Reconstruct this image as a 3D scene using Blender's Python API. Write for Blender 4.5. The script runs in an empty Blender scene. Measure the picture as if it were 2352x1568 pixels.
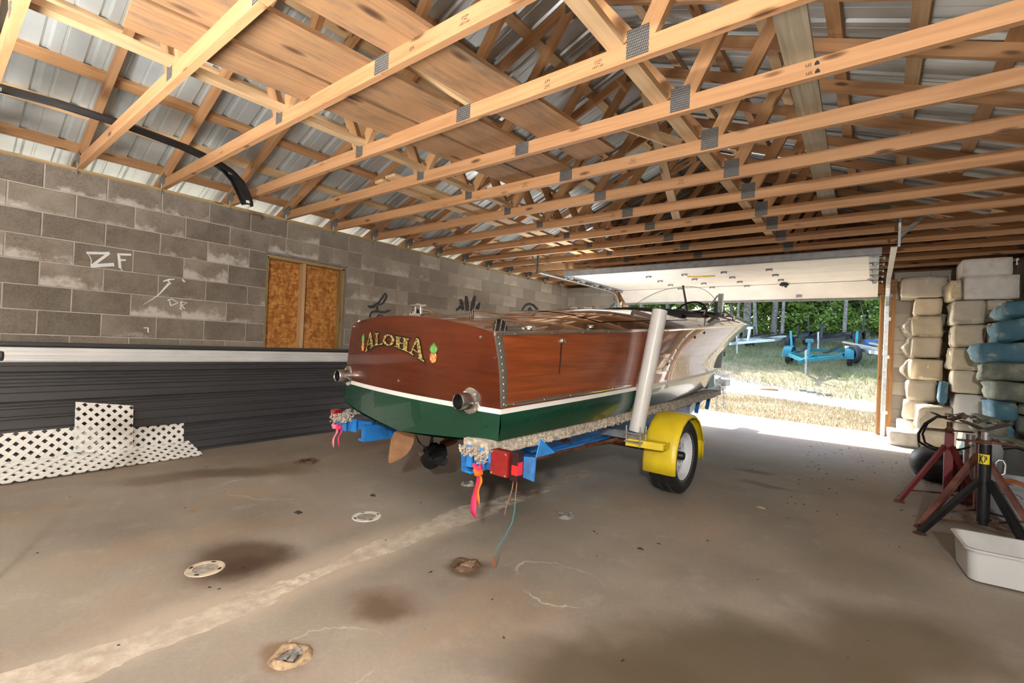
import bpy, bmesh, math, random
import numpy as np
from mathutils import Vector, Matrix, Euler
R = random.Random(7)
SC = bpy.context.scene
COL = SC.collection

# ------------------------------------------------------------------ camera, sky, sun, lamps, exposure
cam_d = bpy.data.cameras.new('camera')
cam = bpy.data.objects.new('camera', cam_d)
COL.objects.link(cam)
YAW, PITCH, ROLL, FPX = 0.6612, 0.0092, 0.0434, 1071.8
fw = Vector((-math.sin(YAW) * math.cos(PITCH), math.cos(YAW) * math.cos(PITCH), math.sin(PITCH)))
rt = Vector((math.cos(YAW), math.sin(YAW), 0))
up = rt.cross(fw)
r2 = rt * math.cos(ROLL) + up * math.sin(ROLL)
u2 = -rt * math.sin(ROLL) + up * math.cos(ROLL)
cam.matrix_world = Matrix(((r2.x, u2.x, -fw.x, 0), (r2.y, u2.y, -fw.y, 0), (r2.z, u2.z, -fw.z, 1.10), (0, 0, 0, 1)))
cam_d.sensor_width = 36.0
cam_d.lens = 36.0 * FPX / 2352.0
cam_d.clip_start = 0.02
cam_d.clip_end = 400
SC.camera = cam

world = bpy.data.worlds.new('sky')
SC.world = world
world.use_nodes = True
wn = world.node_tree
for n in list(wn.nodes):
    wn.nodes.remove(n)
wo = wn.nodes.new('ShaderNodeOutputWorld')
wb = wn.nodes.new('ShaderNodeBackground')
sky = wn.nodes.new('ShaderNodeTexSky')
sky.sky_type = 'NISHITA'
sky.sun_disc = False
SUN_EL, SUN_AZ = math.radians(42), Vector((-0.72, 0.69, 0)).normalized()   # the sun stands out in front of the door
sky.sun_elevation = SUN_EL
sky.sun_rotation = math.atan2(SUN_AZ.x, SUN_AZ.y)
sky.air_density = 1.0
sky.dust_density = 1.5
wn.links.new(sky.outputs[0], wb.inputs[0])
wb.inputs[1].default_value = 0.95
wn.links.new(wb.outputs[0], wo.inputs[0])


def lamp(name, kind, loc, energy, color=(1, 1, 1), aim=None, **kw):
    d = bpy.data.lights.new(name, kind)
    d.energy = energy
    d.color = color
    for k, v in kw.items():
        setattr(d, k, v)
    o = bpy.data.objects.new(name, d)
    COL.objects.link(o)
    o.location = loc
    if aim is not None:
        o.rotation_euler = Vector(aim).to_track_quat('-Z', 'Y').to_euler()
    return o


sd = -(SUN_AZ * math.cos(SUN_EL) + Vector((0, 0, math.sin(SUN_EL))))
lamp('sun', 'SUN', (0, 30, 30), 11.5, (1.0, 0.95, 0.86), aim=sd, angle=math.radians(0.6))
# the photographer's bare flash, then two added fill lamps out of view
lamp('flash', 'POINT', (0.7, -1.3, 1.85), 470, (1.0, 0.975, 0.94), shadow_soft_size=0.09)
lamp('upward_fill', 'AREA', (-1.9, -2.0, 0.25), 400, (1.0, 0.985, 0.96), aim=(0.0, 0.25, 1.0), shape='DISK', size=2.2, spread=math.radians(125))  # added fill near the floor, lifts the roof and truss undersides
lamp('far_fill', 'AREA', (-4.0, 6.2, 0.85), 70, (1.0, 0.98, 0.95), aim=(0.62, 0.1, 0.85), shape='DISK', size=0.7)  # added fill hidden behind the boat, brightens the far end

SC.view_settings.view_transform = 'Standard'
SC.view_settings.look = 'None'
SC.view_settings.gamma = 1.0
SC.view_settings.use_curve_mapping = False
SC.view_settings.exposure = 0.3


# ------------------------------------------------------------------ helpers: materials
class NT:
    def __init__(s, name):
        s.m = bpy.data.materials.new(name)
        s.m.use_nodes = True
        s.t = s.m.node_tree
        s.b = s.t.nodes['Principled BSDF']
        s.co = None

    def n(s, kind, **kw):
        x = s.t.nodes.new('ShaderNode' + kind)
        for k, v in kw.items():
            setattr(x, k, v)
        return x

    def l(s, a, b):
        s.t.links.new(a, b)

    def put(s, sock, v):
        if hasattr(v, 'is_linked') or hasattr(v, 'links'):
            s.l(v, sock)
        else:
            if sock.type == 'RGBA' and len(v) == 3:
                v = (*v, 1)
            sock.default_value = v

    def obj(s):
        if s.co is None:
            s.co = s.n('TexCoord')
        return s.co.outputs['Object']

    def rnd(s):
        return s.n('ObjectInfo').outputs['Random']

    def mapping(s, vec, loc=(0, 0, 0), rot=(0, 0, 0), scale=(1, 1, 1), vt='POINT'):
        x = s.n('Mapping', vector_type=vt)
        s.l(vec, x.inputs[0])
        s.put(x.inputs['Location'], loc)
        s.put(x.inputs['Rotation'], rot)
        s.put(x.inputs['Scale'], scale)
        return x.outputs[0]

    def noise(s, vec, scale, detail=4, rough=0.55, dist=0.0, col=False):
        x = s.n('TexNoise')
        s.l(vec, x.inputs['Vector'])
        s.put(x.inputs['Scale'], scale)
        s.put(x.inputs['Detail'], detail)
        s.put(x.inputs['Roughness'], rough)
        s.put(x.inputs['Distortion'], dist)
        return x.outputs['Color' if col else 'Fac']

    def voro(s, vec, scale, feature='F1', out='Distance'):
        x = s.n('TexVoronoi', feature=feature)
        s.l(vec, x.inputs['Vector'])
        s.put(x.inputs['Scale'], scale)
        return x.outputs[out]

    def ramp(s, fac, stops, interp='LINEAR'):
        x = s.n('ValToRGB')
        x.color_ramp.interpolation = interp
        e = x.color_ramp.elements
        while len(e) < len(stops):
            e.new(0.5)
        for i, (p, c) in enumerate(stops):
            e[i].position = p
            if not hasattr(c, '__len__'):
                c = (c, c, c)
            e[i].color = (*c, 1) if len(c) == 3 else c
        s.l(fac, x.inputs[0])
        return x.outputs[0]

    def mix(s, fac, a, b, mode='MIX'):
        x = s.n('Mix', data_type='RGBA', blend_type=mode)
        s.put(x.inputs[0], fac)
        s.put(x.inputs[6], a)
        s.put(x.inputs[7], b)
        return x.outputs[2]

    def math(s, op, a, b=0.0, c=None):
        x = s.n('Math', operation=op)
        s.put(x.inputs[0], a)
        s.put(x.inputs[1], b)
        if c is not None:
            s.put(x.inputs[2], c)
        return x.outputs[0]

    def vadd(s, a, b, op='ADD'):
        x = s.n('VectorMath', operation=op)
        s.put(x.inputs[0], a)
        s.put(x.inputs[1], b)
        return x.outputs[0]

    def length(s, a):
        x = s.n('VectorMath', operation='LENGTH')
        s.l(a, x.inputs[0])
        return x.outputs['Value']

    def sep(s, v):
        x = s.n('SeparateXYZ')
        s.l(v, x.inputs[0])
        return x.outputs

    def bump(s, h, strength=0.3, dist=0.01):
        x = s.n('Bump')
        s.put(x.inputs['Strength'], strength)
        s.put(x.inputs['Distance'], dist)
        s.l(h, x.inputs['Height'])
        s.l(x.outputs[0], s.b.inputs['Normal'])

    def fin(s, base, rough=0.6, metal=0.0, coat=0.0, coat_r=0.03, spec=None, trans=None):
        s.put(s.b.inputs['Base Color'], base)
        s.put(s.b.inputs['Roughness'], rough)
        s.put(s.b.inputs['Metallic'], metal)
        if coat:
            s.put(s.b.inputs['Coat Weight'], coat)
            s.put(s.b.inputs['Coat Roughness'], coat_r)
        if spec is not None:
            s.put(s.b.inputs['Specular IOR Level'], spec)
        return s.m


def plain(name, base, rough=0.6, metal=0.0, var=0.12, scale=6.0, coat=0.0, bumps=0.0, grime=None):
    t = NT(name)
    v = t.noise(t.obj(), scale, 5)
    dark = tuple(c * (1 - var * 1.6) for c in base)
    lite = tuple(min(1, c * (1 + var)) for c in base)
    c = t.ramp(v, [(0.3, dark), (0.7, lite)])
    if grime:
        g = t.ramp(t.noise(t.obj(), scale * 0.6, 6, 0.65), [(0.52, 0.0), (0.68, 1.0)])
        c = t.mix(g, c, grime)
    if bumps:
        t.bump(t.noise(t.obj(), scale * 5, 3), bumps, 0.004)
    return t.fin(c, rough, metal, coat)


def wood(name, base, dark, knots=True, scale=1.0, ks=(2.6, 9, 9), rough=0.7, grain=0.5, stain=None, vary=0.25):
    """timber whose grain runs along the object's own x axis"""
    t = NT(name)
    r = t.rnd()
    sh = t.n('CombineXYZ')
    t.l(t.math('MULTIPLY', r, 37.0), sh.inputs[0])
    t.l(t.math('MULTIPLY', r, 11.0), sh.inputs[1])
    v = t.vadd(t.obj(), sh.outputs[0])
    g = t.noise(t.mapping(v, scale=(1.4 * scale, 32 * scale, 32 * scale)), 1.0, 5, 0.6, 0.6)
    c = t.ramp(g, [(0.34, tuple(b * (1 - grain) + d * grain for b, d in zip(base, dark))), (0.62, base)])
    big = t.noise(t.mapping(v, scale=(0.9, 5, 5)), 1.0, 3)
    c = t.mix(t.ramp(big, [(0.35, 0.0), (0.75, 0.42)]), c, tuple(min(1, b * 1.25) for b in base))
    if stain:
        s_ = t.ramp(t.noise(t.mapping(v, scale=(1.1, 4, 4)), 1.6, 6, 0.7), [(0.5, 0.0), (0.66, 1.0)])
        c = t.mix(s_, c, stain)
    if knots:
        k = t.voro(t.mapping(v, scale=ks), 1.0)
        c = t.mix(t.ramp(k, [(0.05, 1.0), (0.10, 0.75), (0.17, 0.0)]), c, tuple(d * 0.5 for d in dark))
    bright = t.math('MULTIPLY_ADD', r, vary, 1.0 - vary * 0.5)
    hs = t.n('HueSaturation')
    t.l(bright, hs.inputs['Value'])
    t.l(c, hs.inputs['Color'])
    t.bump(g, 0.25, 0.003)
    return t.fin(hs.outputs[0], rough)


# ------------------------------------------------------------------ helpers: geometry
class MB:
    def __init__(s):
        s.v = []
        s.f = []

    def add(s, vs, fs):
        o = len(s.v)
        s.v += [tuple(p) for p in vs]
        s.f += [tuple(i + o for i in f) for f in fs]
        return s

    def box(s, lo, hi):
        x0, y0, z0 = lo
        x1, y1, z1 = hi
        return s.add([(x0, y0, z0), (x1, y0, z0), (x1, y1, z0), (x0, y1, z0), (x0, y0, z1), (x1, y0, z1), (x1, y1, z1), (x0, y1, z1)],
                     [(3, 2, 1, 0), (4, 5, 6, 7), (0, 1, 5, 4), (1, 2, 6, 5), (2, 3, 7, 6), (3, 0, 4, 7)])

    def obox(s, c, size, rot=None):
        m = rot if rot is not None else Matrix.Identity(3)
        hx, hy, hz = (k / 2 for k in size)
        pts = []
        for z in (-hz, hz):
            for x, y in ((-hx, -hy), (hx, -hy), (hx, hy), (-hx, hy)):
                pts.append(Vector(c) + m @ Vector((x, y, z)))
        return s.add(pts, [(3, 2, 1, 0), (4, 5, 6, 7), (0, 1, 5, 4), (1, 2, 6, 5), (2, 3, 7, 6), (3, 0, 4, 7)])

    def bar(s, p0, p1, w, h, upv=(0, 0, 1)):
        p0, p1 = Vector(p0), Vector(p1)
        x = (p1 - p0)
        L = x.length
        x.normalize()
        y = Vector(upv).cross(x)
        if y.length < 1e-4:
            y = Vector((1, 0, 0)).cross(x)
        y.normalize()
        z = x.cross(y)
        return s.obox((p0 + p1) / 2, (L, w, h), Matrix((x, y, z)).transposed())

    def tube(s, path, r, n=10, cap=True, closed=False):
        P = [Vector(p) for p in path]
        rs = r if hasattr(r, '__len__') else [r] * len(P)
        rings = []
        prev = None
        for i, p in enumerate(P):
            if closed:
                t = P[(i + 1) % len(P)] - P[i - 1]
            else:
                t = P[min(i + 1, len(P) - 1)] - P[max(i - 1, 0)]
            t.normalize()
            if prev is None:
                a = Vector((0, 0, 1)) if abs(t.z) < 0.9 else Vector((1, 0, 0))
                a = (a - t * a.dot(t)).normalized()
            else:
                a = (prev - t * prev.dot(t)).normalized()
            prev = a
            b = t.cross(a)
            rings.append([p + (a * math.cos(2 * math.pi * k / n) + b * math.sin(2 * math.pi * k / n)) * rs[i] for k in range(n)])
        vs = [q for ring in rings for q in ring]
        fs = []
        m = len(P)
        for i in range(m if closed else m - 1):
            j = (i + 1) % m
            for k in range(n):
                fs.append((i * n + k, i * n + (k + 1) % n, j * n + (k + 1) % n, j * n + k))
        if cap and not closed:
            fs.append(tuple(range(n - 1, -1, -1)))
            fs.append(tuple((m - 1) * n + k for k in range(n)))
        return s.add(vs, fs)

    def lathe(s, prof, c, axis=(0, 0, 1), n=32, a0=0.0, a1=None, closed=False):
        """prof: list of (radius, height along axis)"""
        ax = Vector(axis).normalized()
        a = Vector((0, 0, 1)) if abs(ax.z) < 0.9 else Vector((1, 0, 0))
        a = (a - ax * a.dot(ax)).normalized()
        b = ax.cross(a)
        full = a1 is None
        a1 = 2 * math.pi if full else a1
        m = n if full else n + 1
        vs, fs = [], []
        for i in range(m):
            th = a0 + (a1 - a0) * i / n
            d = a * math.cos(th) + b * math.sin(th)
            for r, h in prof:
                vs.append(Vector(c) + d * r + ax * h)
        k = len(prof)
        for i in range(n):
            j = (i + 1) % m
            for q in range(k if closed else k - 1):
                q2 = (q + 1) % k
                fs.append((i * k + q, j * k + q, j * k + q2, i * k + q2))
        return s.add(vs, fs)

    def prism(s, poly, mapf, d0, d1):
        """poly in 2-D, mapf(u, v, d) -> point"""
        n = len(poly)
        vs = [mapf(u, v, d0) for u, v in poly] + [mapf(u, v, d1) for u, v in poly]
        fs = [tuple(range(n - 1, -1, -1)), tuple(range(n, 2 * n))]
        for i in range(n):
            j = (i + 1) % n
            fs.append((i, j, n + j, n + i))
        return s.add(vs, fs)

    def grid(s, rows, closed_u=False):
        nr, nc = len(rows), len(rows[0])
        vs = [p for r in rows for p in r]
        fs = []
        for i in range(nr - 1):
            for j in range(nc if closed_u else nc - 1):
                k = (j + 1) % nc
                fs.append((i * nc + j, i * nc + k, (i + 1) * nc + k, (i + 1) * nc + j))
        return s.add(vs, fs)

    def ribbon(s, pts, w, mapf, d=0.0):
        """flat stroke of half width w along 2-D pts"""
        P = [Vector((p[0], p[1])) for p in pts]
        L = []
        for i, p in enumerate(P):
            t = P[min(i + 1, len(P) - 1)] - P[max(i - 1, 0)]
            t.normalize()
            nn = Vector((-t.y, t.x))
            ww = w if not hasattr(w, '__len__') else w[i]
            L.append((p + nn * ww, p - nn * ww))
        vs = []
        for a, b in L:
            vs += [mapf(a.x, a.y, d), mapf(b.x, b.y, d)]
        return s.add(vs, [(2 * i, 2 * i + 1, 2 * i + 3, 2 * i + 2) for i in range(len(P) - 1)])

    def xform(s, M):
        s.v = [tuple(M @ Vector(p)) for p in s.v]
        return s

    def mesh(s, name, mats, smooth=False, bevel=0.0, fixn=True):
        me = bpy.data.meshes.new(name)
        me.from_pydata(s.v, [], s.f)
        if not hasattr(mats, '__len__'):
            mats = [mats]
        for m in mats:
            me.materials.append(m)
        if bevel or fixn:
            bm = bmesh.new()
            bm.from_mesh(me)
            if bevel:
                bmesh.ops.bevel(bm, geom=[e for e in bm.edges if len(e.link_faces) == 2 and e.calc_face_angle(0) > 0.6],
                                offset=bevel, segments=2, profile=0.6, affect='EDGES', clamp_overlap=True)
            if fixn:
                bmesh.ops.recalc_face_normals(bm, faces=bm.faces)
            bm.to_mesh(me)
            bm.free()
        if smooth:
            me.polygons.foreach_set('use_smooth', [True] * len(me.polygons))
            if smooth != 'all':
                me.set_sharp_from_angle(angle=math.radians(38))
        me.update()
        return me


def obj(name, mb, mat, parent=None, smooth=False, bevel=0.0, loc=None, rot=None, fixn=True):
    me = mb if isinstance(mb, bpy.types.Mesh) else mb.mesh(name, mat, smooth, bevel, fixn)
    o = bpy.data.objects.new(name, me)
    COL.objects.link(o)
    if parent:
        o.parent = parent
    if loc is not None:
        o.location = loc
    if rot is not None:
        o.rotation_euler = rot
    return o


def tag(o, label, cat, group=None):
    o['label'] = label
    o['category'] = cat
    if group:
        o['group'] = group
    return o


def struct(o):
    o['kind'] = 'structure'
    return o


def stuff(o):
    o['kind'] = 'stuff'
    return o


def empty(name, loc=(0, 0, 0), rz=0.0):
    o = bpy.data.objects.new(name, None)
    o.empty_display_size = 0.1
    COL.objects.link(o)
    o.location = loc
    o.rotation_euler = (0, 0, rz)
    return o


def thing(name, label, cat, loc=(0, 0, 0), rz=0.0, group=None):
    return tag(empty(name, loc, rz), label, cat, group)


def frame(p0, p1, upv=(0, 0, 1)):
    """matrix with x along p0->p1, z nearest upv, origin at the middle"""
    p0, p1 = Vector(p0), Vector(p1)
    x = (p1 - p0).normalized()
    y = Vector(upv).cross(x)
    if y.length < 1e-4:
        y = Vector((0, 1, 0)).cross(x)
    y.normalize()
    z = x.cross(y)
    M = Matrix((x, y, z)).transposed().to_4x4()
    M.translation = (p0 + p1) / 2
    return M


def board(name, p0, p1, w, t, mat, parent=None, upv=(0, 0, 1), bevel=0.002, base=None):
    """timber of width w (across) and thickness t (along upv), its own x axis along the length; p0, p1 in the parent's space"""
    L = (Vector(p1) - Vector(p0)).length
    me = MB().box((-L / 2, -w / 2, -t / 2), (L / 2, w / 2, t / 2)).mesh(name, mat, False, 0)
    o = bpy.data.objects.new(name, me)
    COL.objects.link(o)
    o.parent = parent
    M = frame(p0, p1, upv)
    o.location = M.translation
    o.rotation_euler = M.to_euler()
    return o


def copy_tree(o, parent=None):
    c = o.copy()
    COL.objects.link(c)
    if parent:
        c.parent = parent
    for ch in list(o.children):
        copy_tree(ch, c)
    return c


def rounded_box(size, r=0.03, jit=0.0, seed=0, cuts=3):
    """soft irregular block: a subdivided box with rounded edges and a little unevenness"""
    rr = random.Random(seed)
    bm = bmesh.new()
    bmesh.ops.create_cube(bm, size=1.0)
    bmesh.ops.subdivide_edges(bm, edges=bm.edges[:], cuts=cuts, use_grid_fill=True)
    sx, sy, sz = size
    ph = [rr.uniform(0, 6.28) for _ in range(9)]
    for v in bm.verts:
        p = Vector((v.co.x * sx, v.co.y * sy, v.co.z * sz))
        q = Vector((max(-sx / 2 + r, min(sx / 2 - r, p.x)), max(-sy / 2 + r, min(sy / 2 - r, p.y)), max(-sz / 2 + r, min(sz / 2 - r, p.z))))
        d = p - q
        if d.length > 1e-6:
            p = q + d.normalized() * r
        if jit:
            p += Vector((math.sin(p.y * 9 + ph[0]) + math.sin(p.z * 13 + ph[1]), math.sin(p.x * 11 + ph[2]) + math.sin(p.z * 9 + ph[3]),
                         math.sin(p.x * 8 + ph[4]) * 0.6 + math.sin(p.y * 7 + ph[5]) * 0.6)) * jit * 0.5
            p += Vector((rr.uniform(-1, 1), rr.uniform(-1, 1), rr.uniform(-1, 1))) * jit * 0.35
        v.co = p
    bmesh.ops.recalc_face_normals(bm, faces=bm.faces)
    me = bpy.data.meshes.new('block')
    bm.to_mesh(me)
    bm.free()
    me.polygons.foreach_set('use_smooth', [True] * len(me.polygons))
    return me


def crom(xs, ys):
    """smooth interpolation through points"""
    xs, ys = list(xs), list(ys)
    n = len(xs)
    d = [(ys[i + 1] - ys[i]) / (xs[i + 1] - xs[i]) for i in range(n - 1)]
    m = [d[0]] + [0 if d[i - 1] * d[i] <= 0 else 2 * d[i - 1] * d[i] / (d[i - 1] + d[i]) for i in range(1, n - 1)] + [d[-1]]

    def f(x):
        if x <= xs[0]:
            return ys[0] + m[0] * (x - xs[0])
        if x >= xs[-1]:
            return ys[-1] + m[-1] * (x - xs[-1])
        for i in range(n - 1):
            if x <= xs[i + 1]:
                h = xs[i + 1] - xs[i]
                t = (x - xs[i]) / h
                return (ys[i] * (2 * t ** 3 - 3 * t * t + 1) + h * m[i] * (t ** 3 - 2 * t * t + t)
                        + ys[i + 1] * (-2 * t ** 3 + 3 * t * t) + h * m[i + 1] * (t ** 3 - t * t))
    return f

# ------------------------------------------------------------------ materials shared
M = {}
M['pine'] = wood('pine_lumber', (0.42, 0.23, 0.103), (0.22, 0.092, 0.030), grain=0.5)
M['pine_pale'] = wood('pale_lumber', (0.53, 0.36, 0.195), (0.29, 0.155, 0.065), grain=0.5)
M['pine_red'] = wood('truss_chord_lumber', (0.43, 0.23, 0.105), (0.22, 0.086, 0.028), grain=0.5)
M['grey_wood'] = wood('weathered_lumber', (0.40, 0.34, 0.24), (0.17, 0.14, 0.085), grain=0.7, knots=False)
M['rough_plank'] = wood('rough_sawn_plank', (0.28, 0.152, 0.068), (0.10, 0.040, 0.015), grain=0.42, scale=1.7, ks=(2.0, 5.5, 5.5), stain=(0.15, 0.095, 0.055), rough=0.85)
M['jamb_wood'] = wood('jamb_lumber', (0.50, 0.25, 0.09), (0.20, 0.085, 0.025), grain=0.6)
M['treated'] = wood('treated_lumber', (0.36, 0.25, 0.11), (0.14, 0.10, 0.04), grain=0.7)
M['galv'] = plain('galvanized_steel', (0.58, 0.60, 0.60), 0.42, 0.85, 0.16, 22)
M['galv_dull'] = plain('dull_galvanized', (0.40, 0.41, 0.41), 0.5, 0.7, 0.2, 22)
M['steel_strut'] = plain('grey_strut', (0.27, 0.27, 0.275), 0.5, 0.3, 0.15, 12)
M['black_rubber'] = plain('black_rubber', (0.012, 0.012, 0.013), 0.45, 0, 0.3, 9)
M['black_steel'] = plain('black_painted_steel', (0.015, 0.016, 0.018), 0.4, 0.2, 0.3, 12, bumps=0.2)
M['rust'] = plain('rusty_steel', (0.13, 0.055, 0.03), 0.8, 0.2, 0.5, 14, bumps=0.3)
M['chrome'] = plain('chrome', (0.70, 0.685, 0.66), 0.12, 0.95, 0.05, 4)
M['white_plastic'] = plain('white_plastic', (0.80, 0.79, 0.755), 0.45, 0, 0.05, 5, grime=(0.62, 0.60, 0.55))

t = NT('gusset_steel')
v = t.obj()
w_ = t.n('TexBrick')
t.l(t.mapping(v, rot=(math.radians(90), 0, 0), scale=(1, 1, 1)), w_.inputs['Vector'])
t.put(w_.inputs['Scale'], 42.0)
t.put(w_.inputs['Mortar Size'], 0.115)
t.put(w_.inputs['Mortar Smooth'], 0.0)
t.put(w_.inputs['Brick Width'], 0.35)
t.put(w_.inputs['Row Height'], 0.55)
t.put(w_.inputs['Color1'], (0.42, 0.39, 0.34))
t.put(w_.inputs['Color2'], (0.30, 0.28, 0.25))
t.put(w_.inputs['Mortar'], (0.065, 0.066, 0.068))
M['gusset'] = t.fin(w_.outputs[0], 0.45, 0.4)

t = NT('steel_roofing')
v = t.noise(t.obj(), 2.2, 4)
M['roofing'] = t.fin(t.ramp(v, [(0.3, (0.43, 0.465, 0.46)), (0.7, (0.57, 0.60, 0.59))]), 0.34, 0.45)

# concrete block: grey-brown, pitted, with pale bloom creeping up from the joints
t = NT('concrete_block')
r = t.rnd()
sh = t.n('CombineXYZ')
t.l(t.math('MULTIPLY', r, 61.0), sh.inputs[0])
t.l(t.math('MULTIPLY', r, 23.0), sh.inputs[1])
v = t.vadd(t.obj(), sh.outputs[0])
fine = t.noise(v, 60, 5, 0.7)
c = t.ramp(fine, [(0.3, (0.125, 0.103, 0.082)), (0.7, (0.225, 0.19, 0.152))])
c = t.mix(t.ramp(t.noise(v, 3.2, 5, 0.6), [(0.42, 0.0), (0.68, 0.75)]), c, (0.29, 0.255, 0.21))
zz = t.sep(t.obj())[2]
low = t.math('ADD', t.math('MULTIPLY', zz, -5.5), t.math('ADD', t.math('MULTIPLY_ADD', t.noise(v, 5.0, 6, 0.65), 3.0, -2.0), t.math('MULTIPLY', r, 0.8)))
c = t.mix(t.ramp(low, [(0.36, 0.0), (0.80, 0.85)]), c, (0.46, 0.44, 0.405))
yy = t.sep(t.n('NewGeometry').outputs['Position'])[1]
c = t.mix(t.ramp(t.math('MULTIPLY_ADD', yy, 0.16, -0.35), [(0.0, 0.0), (1.0, 0.75)]), c, (0.58, 0.53, 0.445))  # paler toward the door wall: daylight from the opening put into the colour
hs = t.n('HueSaturation')
t.l(t.math('MULTIPLY_ADD', r, 0.42, 0.78), hs.inputs['Value'])
t.l(c, hs.inputs['Color'])
t.bump(fine, 0.35, 0.004)
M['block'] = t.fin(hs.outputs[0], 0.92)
M['mortar'] = plain('mortar', (0.42, 0.385, 0.33), 0.95, 0, 0.12, 8, bumps=0.3)

# garage slab: brown-grey concrete with the stains it has
t = NT('slab_concrete')
P = t.obj()
warp = t.vadd(t.noise(P, 2.6, 5, 0.6, col=True), (0.5, 0.5, 0.5), 'SUBTRACT')
Pw = t.vadd(P, t.vadd(warp, (0.30, 0.30, 0.0), 'MULTIPLY'))
fine = t.noise(P, 55, 6, 0.7)
big = t.noise(P, 0.85, 6, 0.6)
c = t.ramp(big, [(0.30, (0.19, 0.158, 0.128)), (0.5, (0.275, 0.232, 0.19)), (0.72, (0.355, 0.305, 0.255))])
c = t.mix(0.5, c, t.ramp(fine, [(0.3, (0.66, 0.66, 0.66)), (0.7, (1.0, 1.0, 1.0))]), 'MULTIPLY')
c = t.mix(t.ramp(t.noise(P, 5.5, 6, 0.7), [(0.55, 0.0), (0.75, 0.35)]), c, (0.44, 0.39, 0.33))
c = t.mix(t.ramp(t.noise(t.mapping(P, rot=(0, 0, 0.4), scale=(1.0, 0.45, 1)), 1.7, 6, 0.62), [(0.50, 0.0), (0.70, 0.45)]), c, (0.36, 0.24, 0.15))


def stain(c, cx, cy, rx, ry, rot, col, s=0.8, core=0.35, vec=None):
    q = t.mapping(vec or Pw, loc=(cx, cy, 0), rot=(0, 0, rot), scale=(rx, ry, 1000), vt='TEXTURE')
    d = t.length(q)
    return t.mix(t.ramp(d, [(core, s), (1.0, 0.0)], 'EASE'), c, col)


def tide(c, cx, cy, rx, ry, rot, col, s=0.7):
    q = t.mapping(Pw, loc=(cx, cy, 0), rot=(0, 0, rot), scale=(rx, ry, 1000), vt='TEXTURE')
    d = t.length(q)
    gate = t.ramp(t.noise(t.mapping(P, loc=(cx * 3, cy * 2, 0)), 2.2, 3), [(0.46, 0.0), (0.56, 1.0)])
    return t.mix(t.math('MULTIPLY', gate, t.ramp(d, [(0.91, 0.0), (0.95, s), (0.98, 0.0)])), c, col)


c = stain(c, -2.40, 1.02, 0.36, 0.30, 0.3, (0.075, 0.042, 0.022), 0.9, 0.45)
c = stain(c, -2.30, 1.00, 0.22, 0.17, 0.3, (0.05, 0.026, 0.016), 0.8, 0.3)
c = stain(c, -1.54, 1.25, 0.15, 0.12, 0.6, (0.085, 0.055, 0.032), 0.9, 0.25)
c = stain(c, -1.58, 1.27, 0.24, 0.20, 0.6, (0.15, 0.10, 0.065), 0.6, 0.3)
c = stain(c, -4.00, 1.60, 0.55, 0.22, 1.0, (0.10, 0.075, 0.045), 0.8, 0.3)
c = stain(c, -3.85, 1.95, 0.35, 0.30, 0.9, (0.15, 0.105, 0.06), 0.7, 0.3)
c = stain(c, -4.15, 1.20, 0.50, 0.20, 1.1, (0.15, 0.10, 0.06), 0.7, 0.3)
c = stain(c, -0.28, 1.90, 0.80, 0.42, 0.55, (0.085, 0.064, 0.036), 0.9, 0.4)
c = stain(c, 0.10, 2.40, 0.55, 0.36, 0.8, (0.11, 0.082, 0.048), 0.8, 0.35)
c = stain(c, -0.60, 1.45, 0.55, 0.34, 0.3, (0.08, 0.058, 0.034), 0.9, 0.4)
c = stain(c, -0.05, 3.10, 0.40, 0.45, 0.6, (0.17, 0.14, 0.10), 0.55, 0.3)
c = stain(c, -1.57, 1.72, 0.13, 0.12, 0, (0.09, 0.055, 0.03), 0.85, 0.4)
c = stain(c, -1.56, 0.82, 0.12, 0.10, 0, (0.16, 0.085, 0.04), 0.7, 0.4)
c = stain(c, -3.92, 2.18, 0.14, 0.11, 0, (0.10, 0.05, 0.025), 0.8, 0.3)
c = stain(c, -3.30, 1.12, 0.05, 0.05, 0, (0.30, 0.13, 0.04), 0.7, 0.2)
c = stain(c, -0.88, 4.95, 0.26, 0.10, 0.15, (0.075, 0.055, 0.04), 0.7, 0.3)
c = stain(c, -0.70, 4.55, 0.34, 0.09, 0.1, (0.085, 0.065, 0.05), 0.6, 0.3)
c = stain(c, -2.03, 3.3, 0.30, 1.2, 0.0, (0.42, 0.38, 0.32), 0.5, 0.2)
c = stain(c, -2.05, 1.2, 0.26, 1.6, 0.0, (0.45, 0.37, 0.29), 0.6, 0.3)
c = tide(c, -1.14, 1.90, 0.25, 0.17, 0.25, (0.62, 0.56, 0.47), 0.7)
c = tide(c, -3.40, 1.66, 0.40, 0.28, 0.5, (0.55, 0.50, 0.42), 0.5)
c = tide(c, -1.45, 0.96, 0.18, 0.16, 0.5, (0.55, 0.50, 0.42), 0.45)
c = t.mix(t.ramp(t.voro(P, 7.0), [(0.016, 0.7), (0.03, 0.0)]), c, (0.09, 0.075, 0.06))
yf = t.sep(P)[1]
c = t.mix(t.ramp(t.math('MULTIPLY_ADD', yf, 0.5, -3.6), [(0.0, 0.0), (0.6, 0.75)]), c, (0.56, 0.52, 0.46))  # paler near the door: sunlight on the slab put into its colour
t.bump(fine, 0.22, 0.003)
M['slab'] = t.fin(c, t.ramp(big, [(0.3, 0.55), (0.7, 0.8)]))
M['patch'] = plain('crumbled_patch', (0.45, 0.385, 0.31), 0.95, 0, 0.16, 14, bumps=0.5, grime=(0.36, 0.29, 0.22))

# ------------------------------------------------------------------ the building
XL, XR, YF, YB, HW = -5.48, 1.42, 9.0, -4.8, 2.4445
ROW = 0.2032
XC, SLOPE, ZR = -2.03, 0.40, 4.02          # ridge line, roof pitch, top of the truss at the ridge


def roofz(x):
    return ZR - SLOPE * abs(x - XC)


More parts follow.
